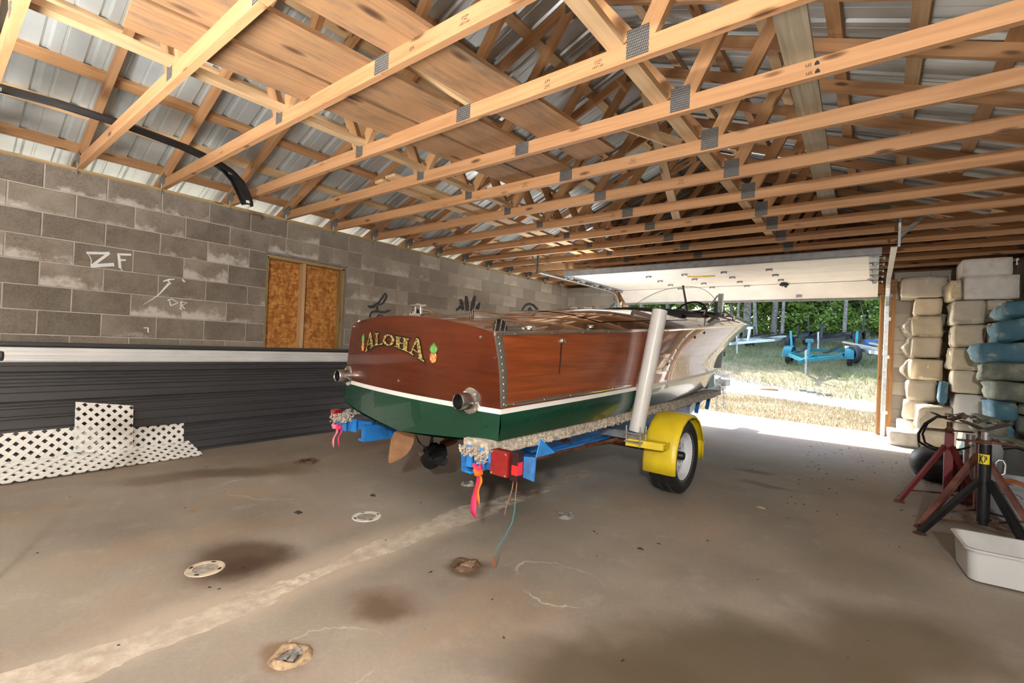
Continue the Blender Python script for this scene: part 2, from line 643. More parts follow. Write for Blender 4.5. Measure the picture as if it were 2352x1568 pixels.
fl = MB()
poly = [(-5.75, -5.0), (1.72, -5.0), (1.72, 9.12), (0.3, 9.14), (0.05, 9.2), (-1.2, 9.42), (-2.4, 9.62), (-3.6, 9.80), (-4.6, 9.9), (-5.75, 9.9)]
fl.prism(poly, lambda u, v, d: (u, v, d), -0.12, 0.0)
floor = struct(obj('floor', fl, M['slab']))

# crumbled concrete strip down the middle of the slab
rows = []
pr_ = random.Random(3)
NX, NY = 20, 260
y0, y1 = 0.0, 3.8
from mathutils import noise as mn
for j in range(NY + 1):
    y = y0 + (y1 - y0) * j / NY
    cxx = XC + 0.02 * math.sin(y * 2.3) + (0.01 if y < 1 else 0)
    hw = 0.10 + 0.035 * math.sin(y * 3.1 + 1) + 0.02 * math.sin(y * 9)
    amp = 0.12 + 0.85 * max(0, 1 - abs(y - 2.75) / 0.45) + 0.5 * max(0, 1 - abs(y - 1.05) / 0.25)
    row = []
    for i in range(NX + 1):
        u = i / NX * 2 - 1
        e = max(0.0, 1 - abs(u) ** 3)
        n1 = mn.fractal(Vector((u * hw * 22, y * 22, 1.7)), 0.8, 2.1, 5)
        z = e * (0.0015 + amp * max(-0.002, 0.026 * n1 + 0.004)) - 0.0015 * (1 - e) - 0.003 * max(0, abs(u) + 0.5 * mn.noise(Vector((y * 5, u, 0))) - 0.75)
        row.append((cxx + u * hw, y, z))
    rows.append(row)
obj('patch_strip', MB().grid(rows), M['patch'], floor, smooth='all')

# sunlit sandy yard along both sides and behind the building
M['yard'] = plain('sandy_yard', (0.30, 0.265, 0.205), 0.95, 0, 0.15, 1.5)
yd = MB().box((-30, -30, -0.30), (-5.75, 9.05, -0.12)).box((1.72, -30, -0.30), (26, 9.05, -0.12)).box((-5.75, -30, -0.30), (1.72, -5.0, -0.12))
struct(obj('ground', yd, M['yard']))

# --- block walls
blk_cache = {}


def block_mesh(L, axis):
    k = (round(L, 3), axis)
    if k not in blk_cache:
        b, hL, hz, T = 0.004, L / 2, (ROW - 0.010) / 2, 0.05
        vs = []
        for d, s in ((0.0, b), (-b, 0.0), (-T, 0.0)):
            for a, z in ((-hL + s, -hz + s), (hL - s, -hz + s), (hL - s, hz - s), (-hL + s, hz - s)):
                vs.append((d, a, z) if axis == 'x' else (a, -d, z))
        fs = [(0, 1, 2, 3)]
        for q in (0, 4):
            for i in range(4):
                j = (i + 1) % 4
                fs.append((q + i, q + j, q + 4 + j, q + 4 + i)[::-1])
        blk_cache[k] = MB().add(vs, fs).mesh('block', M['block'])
    return blk_cache[k]


def put_block(parent, a0, a1, row, axis, at):
    L = a1 - a0 - 0.010
    if L < 0.03:
        return
    o = bpy.data.objects.new('block', block_mesh(L, axis))
    COL.objects.link(o)
    o.parent = parent
    z = HW - ROW * (row - 0.5)
    o.location = (at, (a0 + a1) / 2, z) if axis == 'x' else ((a0 + a1) / 2, at, z)


OY0, OY1, OZT = 2.452, 3.466, HW - 2 * ROW
ml = MB()
XM = XL - 0.006
ml.box((XL - 0.2, YB - 0.2, 0), (XM, OY0, HW)).box((XL - 0.2, OY1, 0), (XM, YF + 0.2, HW)).box((XL - 0.2, OY0, OZT), (XM, OY1, HW)).box((XL - 0.2, OY0, 0), (XM, OY1, 0.62))
wall_left = struct(obj('wall_left', ml, M['mortar']))
for row in range(1, 13):
    off = 0.6311 if row % 2 else 0.4279
    zt = HW - ROW * (row - 1)
    y = off - 0.4064 * 3
    while y < YF:
        a, b = y, min(y + 0.4064, YF)
        y += 0.4064
        if b < -0.15 or (zt < 0.84 and 0.3 < b < 3.6 and not a > 3.3) or (zt < 0.84 and b < 0.6):
            continue
        if row == 1 or row >= 10 and False:
            put_block(wall_left, a, b, row, 'x', XL)
        elif row == 2:
            if b <= OY0 + 0.02 or a >= OY1 - 0.02:
                put_block(wall_left, a, b, row, 'x', XL)
            else:
                if a < OY0 - 0.02:
                    put_block(wall_left, a, OY0, row, 'x', XL)
                if b > OY1 + 0.02:
                    put_block(wall_left, OY1, b, row, 'x', XL)
        elif zt > 0.65:
            if a < OY0:
                put_block(wall_left, a, min(b, OY0), row, 'x', XL)
            if b > OY1:
                put_block(wall_left, max(a, OY1), b, row, 'x', XL)
        else:
            put_block(wall_left, a, b, row, 'x', XL)
for i in range(5):
    w = (OY1 - OY0) / 5
    put_block(wall_left, OY0 + w * i, OY0 + w * (i + 1), 2, 'x', XL)

DX0, DX1 = -4.12, 0.05                      # garage door opening
wf = MB()
wf.box((XL - 0.2, YF + 0.006, 0), (-4.30, YF + 0.2, HW)).box((0.20, YF + 0.006, 0), (XR + 0.2, YF + 0.2, HW))
wall_front = struct(obj('wall_front', wf, M['mortar']))
for row in range(1, 13):
    off = 0.0 if row % 2 else -0.2032
    x = XL + off
    while x < -4.30 - 0.01:
        a, b = max(x, XL), min(x + 0.4064, -4.30)
        put_block(wall_front, a, b, row, 'y', YF)
        x += 0.4064
    x = 0.20 + off
    while x < XR - 0.01:
        a, b = max(x, 0.20), min(x + 0.4064, XR)
        put_block(wall_front, a, b, row, 'y', YF)
        x += 0.4064
# gable above the door: dark sheathing behind the last truss, and the wooden header and jambs
gs = MB()
gz = lambda x: roofz(x) + 0.035
gs.prism([(XL - 0.2, HW - 0.02), (XR + 0.2, HW - 0.02), (XR + 0.2, gz(XR + 0.2)), (XC, gz(XC)), (XL - 0.2, gz(XL - 0.2))],
         lambda u, v, d: (u, d, v), YF + 0.13, YF + 0.15)
gs.box((-4.30, YF + 0.13, 2.13), (0.20, YF + 0.15, HW - 0.02))
obj('gable_sheathing', gs, plain('brown_sheathing', (0.20, 0.105, 0.045), 0.85, 0, 0.35, 5), wall_front)
board('header_board', (-4.34, YF - 0.02, 2.235), (0.24, YF - 0.02, 2.235), 0.04, 0.20, M['jamb_wood'], wall_front)
board('jamb_board', (0.072, YF + 0.09, 0), (0.072, YF + 0.09, 2.13), 0.235, 0.038, M['jamb_wood'], wall_front, upv=(1, 0, 0))
board('jamb_board', (0.175, YF - 0.02, 0), (0.175, YF - 0.02, 2.13), 0.04, 0.09, M['jamb_wood'], wall_front, upv=(1, 0, 0))
board('door_stop', (0.046, YF + 0.13, 0), (0.046, YF + 0.13, 2.13), 0.09, 0.014, M['pine_pale'], wall_front, upv=(1, 0, 0))
board('jamb_board', (-4.14, YF + 0.09, 0), (-4.14, YF + 0.09, 2.13), 0.235, 0.038, M['jamb_wood'], wall_front, upv=(1, 0, 0))
board('jamb_board', (-4.25, YF - 0.02, 0), (-4.25, YF - 0.02, 2.13), 0.04, 0.09, M['jamb_wood'], wall_front, upv=(1, 0, 0))
wr = MB().box((XR, YB - 0.2, 0), (XR + 0.2, YF + 0.2, HW))
wall_right = struct(obj('wall_right', wr, M['mortar']))
bs = MB()
for row in range(1, 13):
    y = 4.0 + (0.2032 if row % 2 else 0)
    while y < YF - 0.1:
        z = HW - ROW * (row - 0.5)
        bs.box((XR - 0.006, y + 0.005, z - 0.0966), (XR + 0.02, min(y + 0.4014, YF), z + 0.0966))
        y += 0.4064
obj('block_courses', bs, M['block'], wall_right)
wbk = MB().box((XL - 0.2, YB - 0.2, 0), (XR + 0.2, YB, HW))
wbk.prism([(XL - 0.2, HW), (XR + 0.2, HW), (XR + 0.2, gz(XR + 0.2)), (XC, gz(XC)), (XL - 0.2, gz(XL - 0.2))], lambda u, v, d: (u, d, v), YB - 0.2, YB - 0.1)
struct(obj('wall_back', wbk, plain('dark_rear_wall', (0.12, 0.10, 0.085), 0.95, 0, 0.2, 3)))
# sill plates on the walls, plus blocking added against light leaks at the right eave
o = board('trim_1', (XL - 0.075, YB, HW + 0.012), (XL - 0.075, YF + 0.2, HW + 0.012), 0.17, 0.024, M['treated'])
struct(o)
o = board('trim_3', (XR + 0.19, YB, 2.54), (XR + 0.19, YF + 0.2, 2.54), 0.02, 0.17, M['pine'])
struct(o)
o = board('trim_2', (XR + 0.075, YB, HW + 0.012), (XR + 0.075, YF + 0.2, HW + 0.012), 0.17, 0.024, M['treated'])
struct(o)

# boarded-up opening in the left wall
win = struct(empty('window_1', (XL, OY0, 0.62)))
WX = -0.105
t = NT('osb')
P = t.obj()
a = t.voro(t.mapping(P, rot=(0.5, 0, 0), scale=(1, 34, 12)), 1.0, out='Color')
b = t.voro(t.mapping(P, rot=(-0.7, 0, 0), scale=(1, 14, 40)), 1.0, out='Color')
a = t.n('Mix', data_type='RGBA')
va = t.voro(t.mapping(t.vadd(P, t.vadd(t.noise(P, 9, 3, col=True), (0.09, 0.09, 0.09), 'MULTIPLY')), rot=(0.6, 0, 0), scale=(1, 40, 15)), 1.0, out='Color')
vb = t.voro(t.mapping(t.vadd(P, t.vadd(t.noise(P, 7, 3, col=True), (0.09, 0.09, 0.09), 'MULTIPLY')), rot=(-0.9, 0, 0), scale=(1, 16, 44)), 1.0, out='Color')
ga = t.math('ADD', t.math('MULTIPLY', t.sep(va)[0], 0.5), t.math('MULTIPLY', t.sep(vb)[1], 0.5))
c = t.ramp(ga, [(0.15, (0.30, 0.105, 0.018)), (0.5, (0.47, 0.19, 0.038)), (0.85, (0.62, 0.31, 0.085))])
t.bump(ga, 0.3, 0.004)
M['osb'] = t.fin(c, 0.7)
for (ya, yb_) in ((0.0, 0.44), (0.446, 1.014)):
    obj('osb_panel', MB().box((WX - 0.012, ya + 0.002, 0.0), (WX, yb_ - 0.002, OZT - 0.62)), M['osb'], win)
board('stud', (WX + 0.045, 0.45, 0.0), (WX + 0.045, 0.45, OZT - 0.65), 0.09, 0.038, M['pine_pale'], win, upv=(0, 1, 0))
board('jamb', (-0.055, 0.968, 0.0), (-0.055, 0.968, OZT - 0.66), 0.10, 0.04, M['treated'], win, upv=(0, 1, 0))
board('jamb', (-0.055, 0.012, 0.0), (-0.055, 0.012, OZT - 0.66), 0.10, 0.02, M['treated'], win, upv=(0, 1, 0))
board('head_board', (-0.055, 0.0, OZT - 0.655), (-0.055, 1.014, OZT - 0.655), 0.10, 0.04, M['treated'], win)
obj('steel_lintel', MB().box((-0.10, -0.02, OZT - 0.632), (0.006, 1.03, OZT - 0.622)).box((-0.002, -0.02, OZT - 0.632), (0.004, 1.03, OZT - 0.604)), M['steel_strut'], win)
obj('steel_jamb', MB().box((-0.10, 0.992, 0.0), (0.003, 1.012, OZT - 0.64)), M['steel_strut'], win)

# paint on the block wall
Mw = plain('white_paint', (0.72, 0.75, 0.75), 0.7, 0, 0.1, 20)
Mb = plain('black_spray_paint', (0.07, 0.07, 0.07), 0.85, 0, 0.5, 25)
wm = lambda u, v, d: (XL + 0.0025 + d, u, v)
g = MB()
g.ribbon([(0.915, 1.752), (0.97, 1.760), (1.02, 1.768), (1.071, 1.779)], 0.011, wm).ribbon([(1.068, 1.777), (1.01, 1.71), (0.955, 1.643)], 0.011, wm, 0.0004)
g.ribbon([(0.948, 1.640), (1.02, 1.660), (1.106, 1.681)], 0.015, wm, 0.0008).ribbon([(0.925, 1.752), (0.948, 1.70), (0.95, 1.63)], 0.003, wm, 0.0009)
g.ribbon([(1.133, 1.788), (1.142, 1.72), (1.150, 1.655)], 0.010, wm, 0.0002).ribbon([(1.130, 1.779), (1.18, 1.785), (1.225, 1.791)], 0.009, wm, 0.0006)
g.ribbon([(1.146, 1.727), (1.189, 1.736)], 0.008, wm, 0.0006).ribbon([(1.153, 1.66), (1.166, 1.63)], 0.003, wm, 0.0007)
obj('painted_letters', g, Mw, wall_left)
g = MB()
g.ribbon([(1.535, 1.412), (1.545, 1.38), (1.553, 1.345)], 0.004, wm).ribbon([(1.523, 1.398), (1.56, 1.415), (1.612, 1.382), (1.555, 1.350)], 0.005, wm, 0.0004)
g.ribbon([(1.636, 1.317), (1.638, 1.355), (1.637, 1.394)], 0.006, wm).ribbon([(1.632, 1.394), (1.690, 1.389), (1.646, 1.361), (1.672, 1.325)], 0.005, wm, 0.0004)
g.ribbon([(1.345, 1.118), (1.381, 1.121)], 0.004, wm).ribbon([(1.380, 1.122), (1.383, 1.075)], 0.005, wm, 0.0004)
g.ribbon([(1.575, 1.612), (1.53, 1.604), (1.48, 1.577)], [0.004, 0.008, 0.006], wm).ribbon([(1.53, 1.565), (1.50, 1.52), (1.455, 1.451), (1.40, 1.395), (1.332, 1.335)], [0.010, 0.009, 0.005, 0.003, 0.001], wm, 0.0004)
g.ribbon([(1.638, 1.62), (1.66, 1.596)], 0.007, wm).ribbon([(1.51, 1.60), (1.545, 1.56)], 0.006, wm, 0.0006)
obj('painted_marks', g, Mw, wall_left)
g = MB()
g.ribbon([(3.801, 1.552), (3.85, 1.548), (3.90, 1.563), (3.96, 1.60), (4.01, 1.66), (4.05, 1.72), (4.085, 1.765), (4.101, 1.745), (4.098, 1.695), (4.07, 1.65), (4.035, 1.61), (3.97, 1.58)],
         [0.012, 0.022, 0.024, 0.02, 0.018, 0.018, 0.014, 0.016, 0.02, 0.018, 0.014, 0.008], wm)
g.ribbon([(3.945, 1.60), (3.955, 1.54), (3.958, 1.48)], 0.02, wm, 0.0004)
g.ribbon([(3.845, 1.40), (3.85, 1.45), (3.88, 1.485), (3.95, 1.497), (4.06, 1.492), (4.12, 1.51), (4.19, 1.535)], [0.014, 0.016, 0.016, 0.016, 0.02, 0.018, 0.01], wm, 0.0008)
g.ribbon([(3.95, 1.40), (3.99, 1.45), (4.05, 1.44), (4.06, 1.38)], 0.015, wm, 0.0012)
obj('spray_lettering', g, Mb, wall_left)
g = MB()
for q, ws in (([(5.50, 1.645), (5.606, 1.716)], (0.02, 0.03)), ([(5.590, 1.840), (5.625, 1.76), (5.665, 1.66)], (0.025, 0.05, 0.035)), ([(5.725, 1.905), (5.745, 1.79), (5.77, 1.66)], (0.03, 0.055, 0.04)),
              ([(5.945, 1.935), (5.905, 1.80), (5.87, 1.66)], (0.03, 0.055, 0.04)), ([(6.08, 1.83), (6.03, 1.75), (5.985, 1.66)], (0.02, 0.05, 0.045))):
    g.ribbon(q, ws, wm, R.uniform(0, 0.001))
obj('spray_fan', g, Mb, wall_left)
g = MB()
g.ribbon([(7.30, 1.77), (7.36, 1.86), (7.44, 1.925), (7.57, 1.955), (7.70, 1.935), (7.82, 1.87), (7.92, 1.80)], [0.02, 0.025, 0.025, 0.025, 0.03, 0.035, 0.03], wm)
g.ribbon([(7.52, 1.82), (7.58, 1.875), (7.65, 1.82)], 0.03, wm, 0.0006)
obj('spray_eye', g, Mb, wall_left)

# ------------------------------------------------------------------ roof: steel sheets on purlins on trusses
ceil_ = struct(empty('ceiling', (XC, 0, ZR)))
sl = math.sqrt(1 + SLOPE ** 2)
for side in (-1, 1):
    for k in range(0, 9):
        d = 0.05 if k == 0 else 0.43 * k + 0.04
        x, z = side * d, -SLOPE * d + 0.020
        board('purlin', (x, YB - 0.4, z), (x, YF + 0.32, z), 0.089, 0.038, M['pine_pale'] if k % 2 else M['pine'], ceil_, upv=(side * SLOPE, 0, 1))
DE = 4.12
prof = []
for k in range(4):
    y = 0.2286 * k
    prof += [(y + 0.045, 0), (y + 0.060, 0.019), (y + 0.086, 0.019), (y + 0.101, 0), (y + 0.150, 0), (y + 0.154, 0.004), (y + 0.166, 0.004), (y + 0.170, 0)]
prof = [(0.0, 0.0)] + prof + [(0.9144, 0.0)]
me_s = {}
for side in (-1, 1):
    m = MB()
    rows = []
    for d in (0.0, DE):
        rows.append([(side * d, y, -SLOPE * d + 0.042 + h) for y, h in prof])
    me_s[side] = m.grid(rows).mesh('roof_panel', M['roofing'])
for side in (-1, 1):
    for k in range(16):
        o = bpy.data.objects.new('roof_panel', me_s[side])
        COL.objects.link(o)
        o.parent = ceil_
        o.location = (0, YF + 0.34 - 0.9144 * (k + 1), 0)
# eave soffit strips and fascia, bright with daylight from outside
for side in (-1, 1):
    xx = side * (DE - 0.02)
    board('fascia_board', (xx, YB - 0.4, -SLOPE * DE - 0.02), (xx, YF + 0.32, -SLOPE * DE - 0.02), 0.03, 0.10, M['white_plastic'], ceil_)

TY, TS = 0.2227, 0.6032
ZB0, ZB1 = 2.465, 2.554                    # bottom and top of the bottom chord
S1, S2, S3 = -3.1255, -2.0364, -0.9156
T = 0.038
ordinals = ['first', 'second', 'third', 'fourth', 'fifth', 'sixth', 'seventh', 'eighth', 'ninth', 'tenth', 'eleventh', 'twelfth', 'thirteenth', 'fourteenth', 'fifteenth']


def make_truss():
    root = empty('roof_truss', (XC, TY, ZB0))
    q = lambda x, z: (x - XC, T / 2, z - ZB0)
    zc = (ZB0 + ZB1) / 2
    board('bottom_chord', q(XL - 0.2, zc), q(S2 - 0.001, zc), T, 0.089, M['pine_red'], root)
    board('bottom_chord', q(S2 + 0.001, zc), q(XR + 0.2, zc), T, 0.089, M['pine_red'], root)
    oz = 0.0445 * sl
    for sgn in (-1, 1):
        xe = XC + sgn * 4.06
        board('top_chord', q(xe, roofz(xe) - oz), q(XC, ZR - oz), T, 0.089, M['pine_red'], root)
        xs = S1 if sgn < 0 else S3
        # web to the ridge and web to the middle of the rafter
        board('web', q(xs + (-sgn) * 0.055, ZB1 + 0.02), q(XC + sgn * 0.05, ZR - 0.13), T, 0.089, M['pine'], root)
        xq = XC + sgn * 1.527
        board('web', q(xs + sgn * 0.035, ZB1 + 0.005), q(xq, roofz(xq) - 0.105), T, 0.089, M['pine'], root)
    def plate(x, z, w, h, rot=0.0):
        o = obj('gusset_plate', MB().box((-w / 2, -0.0012, -h / 2), (w / 2, 0.0, h / 2)), M['gusset'], root)
        o.location = (x - XC, -0.0003, z - ZB0)
        o.rotation_euler = (0, rot, 0)
    plate(S1, 2.55, 0.085, 0.12)
    plate(S2, (ZB0 + ZB1) / 2 + 0.004, 0.115, 0.088)
    plate(S3, 2.545, 0.11, 0.135)
    for sgn in (-1, 1):
        xh = XC + sgn * 3.43
        plate(xh, 2.545, 0.16, 0.105, sgn * 0.18)
        xq = XC + sgn * 1.527
        plate(xq, roofz(xq) - 0.09, 0.10, 0.075, sgn * 0.38)
    plate(XC, ZR - 0.10, 0.16, 0.10)
    for sgn in (-1, 1):
        obj('hurricane_tie', MB().box((sgn * 3.44 - 0.012, -0.002, -0.05), (sgn * 3.44 + 0.012, 0.0, 0.05)).box((sgn * 3.44 - 0.03, -0.03, -0.04), (sgn * 3.44 + 0.03, 0.0, -0.036)), M['galv'], root)
    return root


proto = make_truss()
trusses = []
for k in range(15):
    o = proto if k == 0 else copy_tree(proto)
    o.location = (XC, TY + TS * k, ZB0)
    where = 'nearest the camera' if k == 0 else ('last before the garage door wall' if k == 14 else ordinals[k] + ' in the row counted from the camera')
    tag(o, 'pine roof truss with steel nail plates, ' + where, 'truss', 'roof trusses across the garage')
    trusses.append(o)


def text_obj(name, cu):
    tmp = bpy.data.objects.new('tmp', cu)
    COL.objects.link(tmp)
    bpy.context.view_layer.update()
    me = bpy.data.meshes.new_from_object(tmp.evaluated_get(bpy.context.evaluated_depsgraph_get()))
    bpy.data.objects.remove(tmp)
    o = bpy.data.objects.new(name, me)
    COL.objects.link(o)
    return o


def stamp(k, txt, x, size, z=None, flip=True, col=(0.05, 0.035, 0.03)):
    """ink stamp on the near face of a truss chord"""
    cu = bpy.data.curves.new('grade_stamp', 'FONT')
    cu.body = txt
    cu.size = size
    cu.align_x = 'CENTER'
    cu.align_y = 'CENTER'
    if 'ink' not in M:
        M['ink'] = plain('stamp_ink', (0.03, 0.018, 0.012), 0.8)
    cu.materials.append(M['ink'])
    o = text_obj('grade_stamp', cu)
    o.parent = trusses[k]
    o.location = (x - XC, -0.0015, (z or (ZB0 + ZB1) / 2) - ZB0)
    o.rotation_euler = (math.radians(90), math.radians(180) if flip else 0, 0)
    if flip:
        o.rotation_euler = Euler((math.radians(90), 0, 0)).to_matrix().to_4x4().to_euler()
        o.rotation_euler = (Matrix.Rotation(math.pi, 4, 'Y') @ Matrix.Rotation(math.radians(90), 4, 'X')).to_euler()


for k in (2,):
    stamp(k, 'HT', -1.80, 0.026)
stamp(3, 'HT', -1.42, 0.026, 2.52)
stamp(3, 'HT', -1.42, 0.026, 2.49)
stamp(4, 'SFI', -0.295, 0.024, 2.528)
stamp(4, 'SFI', -0.292, 0.024, 2.488)
for k, x in ((4, -2.10), (5, -2.45), (5, -1.46), (6, -1.30), (7, -2.2), (3, -1.12), (2, -1.45)):
    stamp(k, 'SPF S-DRY\nNo 2\nKD-HT', x, 0.014)
for k, x, z in ((4, -0.26, 2.528), (4, -0.257, 2.488)):
    obj('stamp_emblem', MB().prism([(-0.011, 0.010), (0.011, 0.010), (0.009, -0.003), (0, -0.013), (-0.009, -0.003)], lambda u, v, d: (x - XC + u, d, z - ZB0 - v), -0.0016, -0.001), M['ink'], trusses[k])

# loose boards and braces in the truss space (they lie on the bottom chords)
ZT = ZB1 + 0.0005


def plank(label, p0, p1, w, th, mat, cat='plank', name='plank', group=None, z=ZT, tilt=0.0):
    o = board(name, (p0[0], p0[1], z + th / 2), (p1[0], p1[1], z + th / 2), w, th, mat)
    return tag(o, label, cat, group)


plank('wide rough sawn plank across the chords, leftmost of the three wide planks', (-2.76, 0.56), (-2.51, 3.26), 0.300, 0.025, M['rough_plank'], group='wide planks laid on the trusses')
plank('wide rough sawn plank across the chords, middle of the three, ', (-2.40, 0.50), (-2.16, 3.24), 0.345, 0.025, M['rough_plank'], group='wide planks laid on the trusses')
plank('wide blond plank across the chords, alone to the right of a gap', (-1.885, 0.80), (-1.69, 3.11), 0.315, 0.025, M['rough_plank'], group='wide planks laid on the trusses')
plank('long two by four brace along the tops of chords, nearest the block wall', (-3.085, -0.6), (-3.085, 9.0), 0.07, 0.038, M['pine_pale'], 'brace', 'lateral_brace')
plank('long pale two by four brace beside the plates near mid span', (-1.03, 0.0), (-1.03, 6.4), 0.085, 0.038, M['pine_pale'], 'brace', 'lateral_brace')
plank('grey weathered board lying across the chords overhead on the right', (-0.30, 1.0), (-0.40, 5.75), 0.125, 0.038, M['grey_wood'], 'board', 'weathered_board')
plank('loose pale board ending between trusses above the boarded window, left one of two', (-3.66, 2.60), (-3.62, 8.3), 0.12, 0.025, M['pine_pale'], 'board', 'loose_board', 'pale boards on the chords')
plank('loose pale board ending between trusses above the boarded window, right one of two', (-3.46, 2.57), (-3.42, 8.0), 0.14, 0.025, M['pine_pale'], 'board', 'loose_board', 'pale boards on the chords')
o = board('diagonal_brace', (-1.95, 4.10, 3.25), (-1.42, 4.16, 2.96), 0.04, 0.089, M['pine_pale'])
tag(o, 'short pale diagonal brace nailed across webs of the sixth and seventh trusses', 'brace')
o = board('upright_brace', (-1.70, 3.98, 3.45), (-1.90, 5.60, 2.62), 0.089, 0.038, M['pine_pale'])
tag(o, 'thin pale brace sloping down between trusses under the ridge', 'brace')
o = board('short_scab', (-2.18, 1.70, 2.73), (-2.00, 2.16, 2.60), 0.038, 0.089, M['pine_pale'])
tag(o, 'pale offcut of two by four behind the gap between wide planks', 'offcut')

# black fender flare hung over the chords
fp = [(-4.43, -0.15, 2.60), (-4.43, 0.29, 2.60), (-4.38, 0.55, 2.60), (-4.385, 0.94, 2.60), (-4.45, 1.30, 2.595), (-4.55, 1.55, 2.59), (-4.67, 1.72, 2.575), (-4.76, 1.83, 2.54), (-4.83, 1.91, 2.47), (-4.87, 1.96, 2.41), (-4.885, 1.985, 2.365)]
rows = []
FP = [Vector(p) for p in fp]
for i, p in enumerate(FP):
    tt = (FP[min(i + 1, len(FP) - 1)] - FP[max(i - 1, 0)]).normalized()
    sidev = tt.cross(Vector((0.25, 0, 1))).normalized()
    upv_ = sidev.cross(tt).normalized()
    kf = 1.0 + 0.45 * max(0, (i - 5) / 5)
    rows.append([p + sidev * a * kf + upv_ * b for a, b in ((-0.055, -0.03), (-0.05, 0.0), (-0.02, 0.018), (0.03, 0.018), (0.05, 0.005), (0.055, -0.028), (0.045, -0.028), (0.04, -0.002), (0.025, 0.008), (-0.018, 0.008), (-0.04, -0.006), (-0.045, -0.03))])
ff = thing('fender_flare', 'curved black rubber fender flare hanging over truss chords by the block wall', 'fender flare', fp[3])
m = MB().grid(rows, closed_u=True)
n = len(rows[0])
m.f.append(tuple(range(n)))
m.f.append(tuple(len(m.v) - n + k for k in range(n)))
m.xform(Matrix.Translation(-Vector(fp[3])))
obj('flare_shell', m, M['black_rubber'], ff, smooth=True)
for p, i in ((1, 0), (5, 0), (6, 0), (9, 1)):
    c0 = FP[p] - Vector(fp[3])
    obj('clip', MB().obox(c0 + Vector((0.045, -0.01, -0.03)), (0.012, 0.03, 0.022)), M['white_plastic'] if i else M['galv'], ff)

# ------------------------------------------------------------------ the runabout
BO, BA = (-2.256, 1.881), math.radians(2.5)
boat = thing('motorboat', 'varnished mahogany runabout with green bottom, lettered transom and chrome trim, resting on a blue trailer', 'boat', (BO[0], BO[1], 0), -BA)
boat.rotation_euler = (0, math.radians(1.5), -BA)

t = NT('mahogany')
r = t.rnd()
sh = t.n('CombineXYZ')
t.l(t.math('MULTIPLY', r, 31.0), sh.inputs[2])
v = t.vadd(t.obj(), sh.outputs[0])
g = t.noise(t.mapping(v, scale=(9, 1.3, 26)), 1.0, 5, 0.6, 0.4)
c = t.ramp(g, [(0.3, (0.13, 0.026, 0.006)), (0.55, (0.25, 0.056, 0.012)), (0.75, (0.32, 0.085, 0.02))])
c = t.mix(t.ramp(t.noise(v, 2.0, 4), [(0.4, 0.0), (0.7, 0.5)]), c, (0.19, 0.038, 0.009))
hs = t.n('HueSaturation')
t.l(t.math('MULTIPLY_ADD', r, 0.12, 0.94), hs.inputs['Value'])
t.l(c, hs.inputs['Color'])
M['mahog'] = t.fin(hs.outputs[0], 0.30, 0, 1.0, 0.012)
t = NT('transom_mahogany')
v = t.obj()
g = t.noise(t.mapping(v, scale=(2.0, 9, 24)), 1.0, 5, 0.6, 0.4)
c = t.ramp(g, [(0.3, (0.046, 0.009, 0.003)), (0.6, (0.090, 0.018, 0.005)), (0.8, (0.12, 0.029, 0.008))])
c = t.mix(t.ramp(t.noise(v, 2.3, 4), [(0.4, 0.0), (0.7, 0.6)]), c, (0.125, 0.025, 0.007))
M['mahog_t'] = t.fin(c, 0.35, 0, 0.4, 0.015, spec=0.2)
t = NT('deck_mahogany')
r = t.rnd()
sh = t.n('CombineXYZ')
t.l(t.math('MULTIPLY', r, 31.0), sh.inputs[0])
v = t.vadd(t.obj(), sh.outputs[0])
g = t.noise(t.mapping(v, scale=(40, 1.6, 3)), 1.0, 5, 0.6, 0.3)
c = t.ramp(g, [(0.3, (0.13, 0.032, 0.010)), (0.6, (0.25, 0.075, 0.024)), (0.8, (0.33, 0.12, 0.042))])
M['mahog_d'] = t.fin(c, 0.3, 0, 1.0, 0.02)
M['mahog_dark'] = plain('dark_covering_board', (0.075, 0.026, 0.010), 0.3, 0, 0.25, 5, coat=1.0)
M['bottom_green'] = plain('green_bottom_paint', (0.003, 0.046, 0.024), 0.24, 0, 0.15, 3, coat=0.5)
M['stripe'] = plain('white_boot_stripe', (0.80, 0.79, 0.75), 0.35, 0, 0.03, 4)
M['bronze'] = plain('bronze', (0.33, 0.165, 0.082), 0.45, 0.35, 0.15, 14)
M['prop_m'] = plain('dark_polished_metal', (0.05, 0.052, 0.055), 0.22, 0.85, 0.2, 6)
M['steel'] = plain('brushed_steel', (0.46, 0.44, 0.42), 0.22, 1.0, 0.08, 9)
M['navy'] = plain('black_upholstery', (0.014, 0.016, 0.022), 0.55, 0, 0.2, 9)

sW = crom([0, 1, 2, 3, 4, 5, 5.8, 6.3, 6.61], [.675, .755, .805, .83, .815, .70, .45, .18, .012])
sZ = crom([0, 1, 2, 3, 4, 5, 6.61], [1.183, 1.250, 1.320, 1.400, 1.480, 1.555, 1.635])
wW = crom([0, 1, 2, 3, 4, 5, 5.5, 5.74], [.745, .765, .755, .685, .545, .29, .10, .012])
wZ = crom([0, 1.5, 3, 4.5, 5.74], [.780, .838, .892, .92, .935])
cW = crom([0, 1, 2, 3, 4, 5, 5.5], [.742, .750, .725, .635, .465, .18, .012])
cZ = crom([0, .9, 1.55, 2.4, 3.2, 4.0, 4.8, 5.5], [.632, .650, .672, .688, .707, .715, .70, .672])
kZ = crom([0, 3, 4.6, 5.30], [.562, .568, .575, .60])
ENDS = dict(s=6.61, w=5.74, c=5.5, k=5.30)


def camber(s):
    return -0.07 * (1 - min(1, (s / 0.745) ** 2))


US = [i / 46 for i in range(47)]


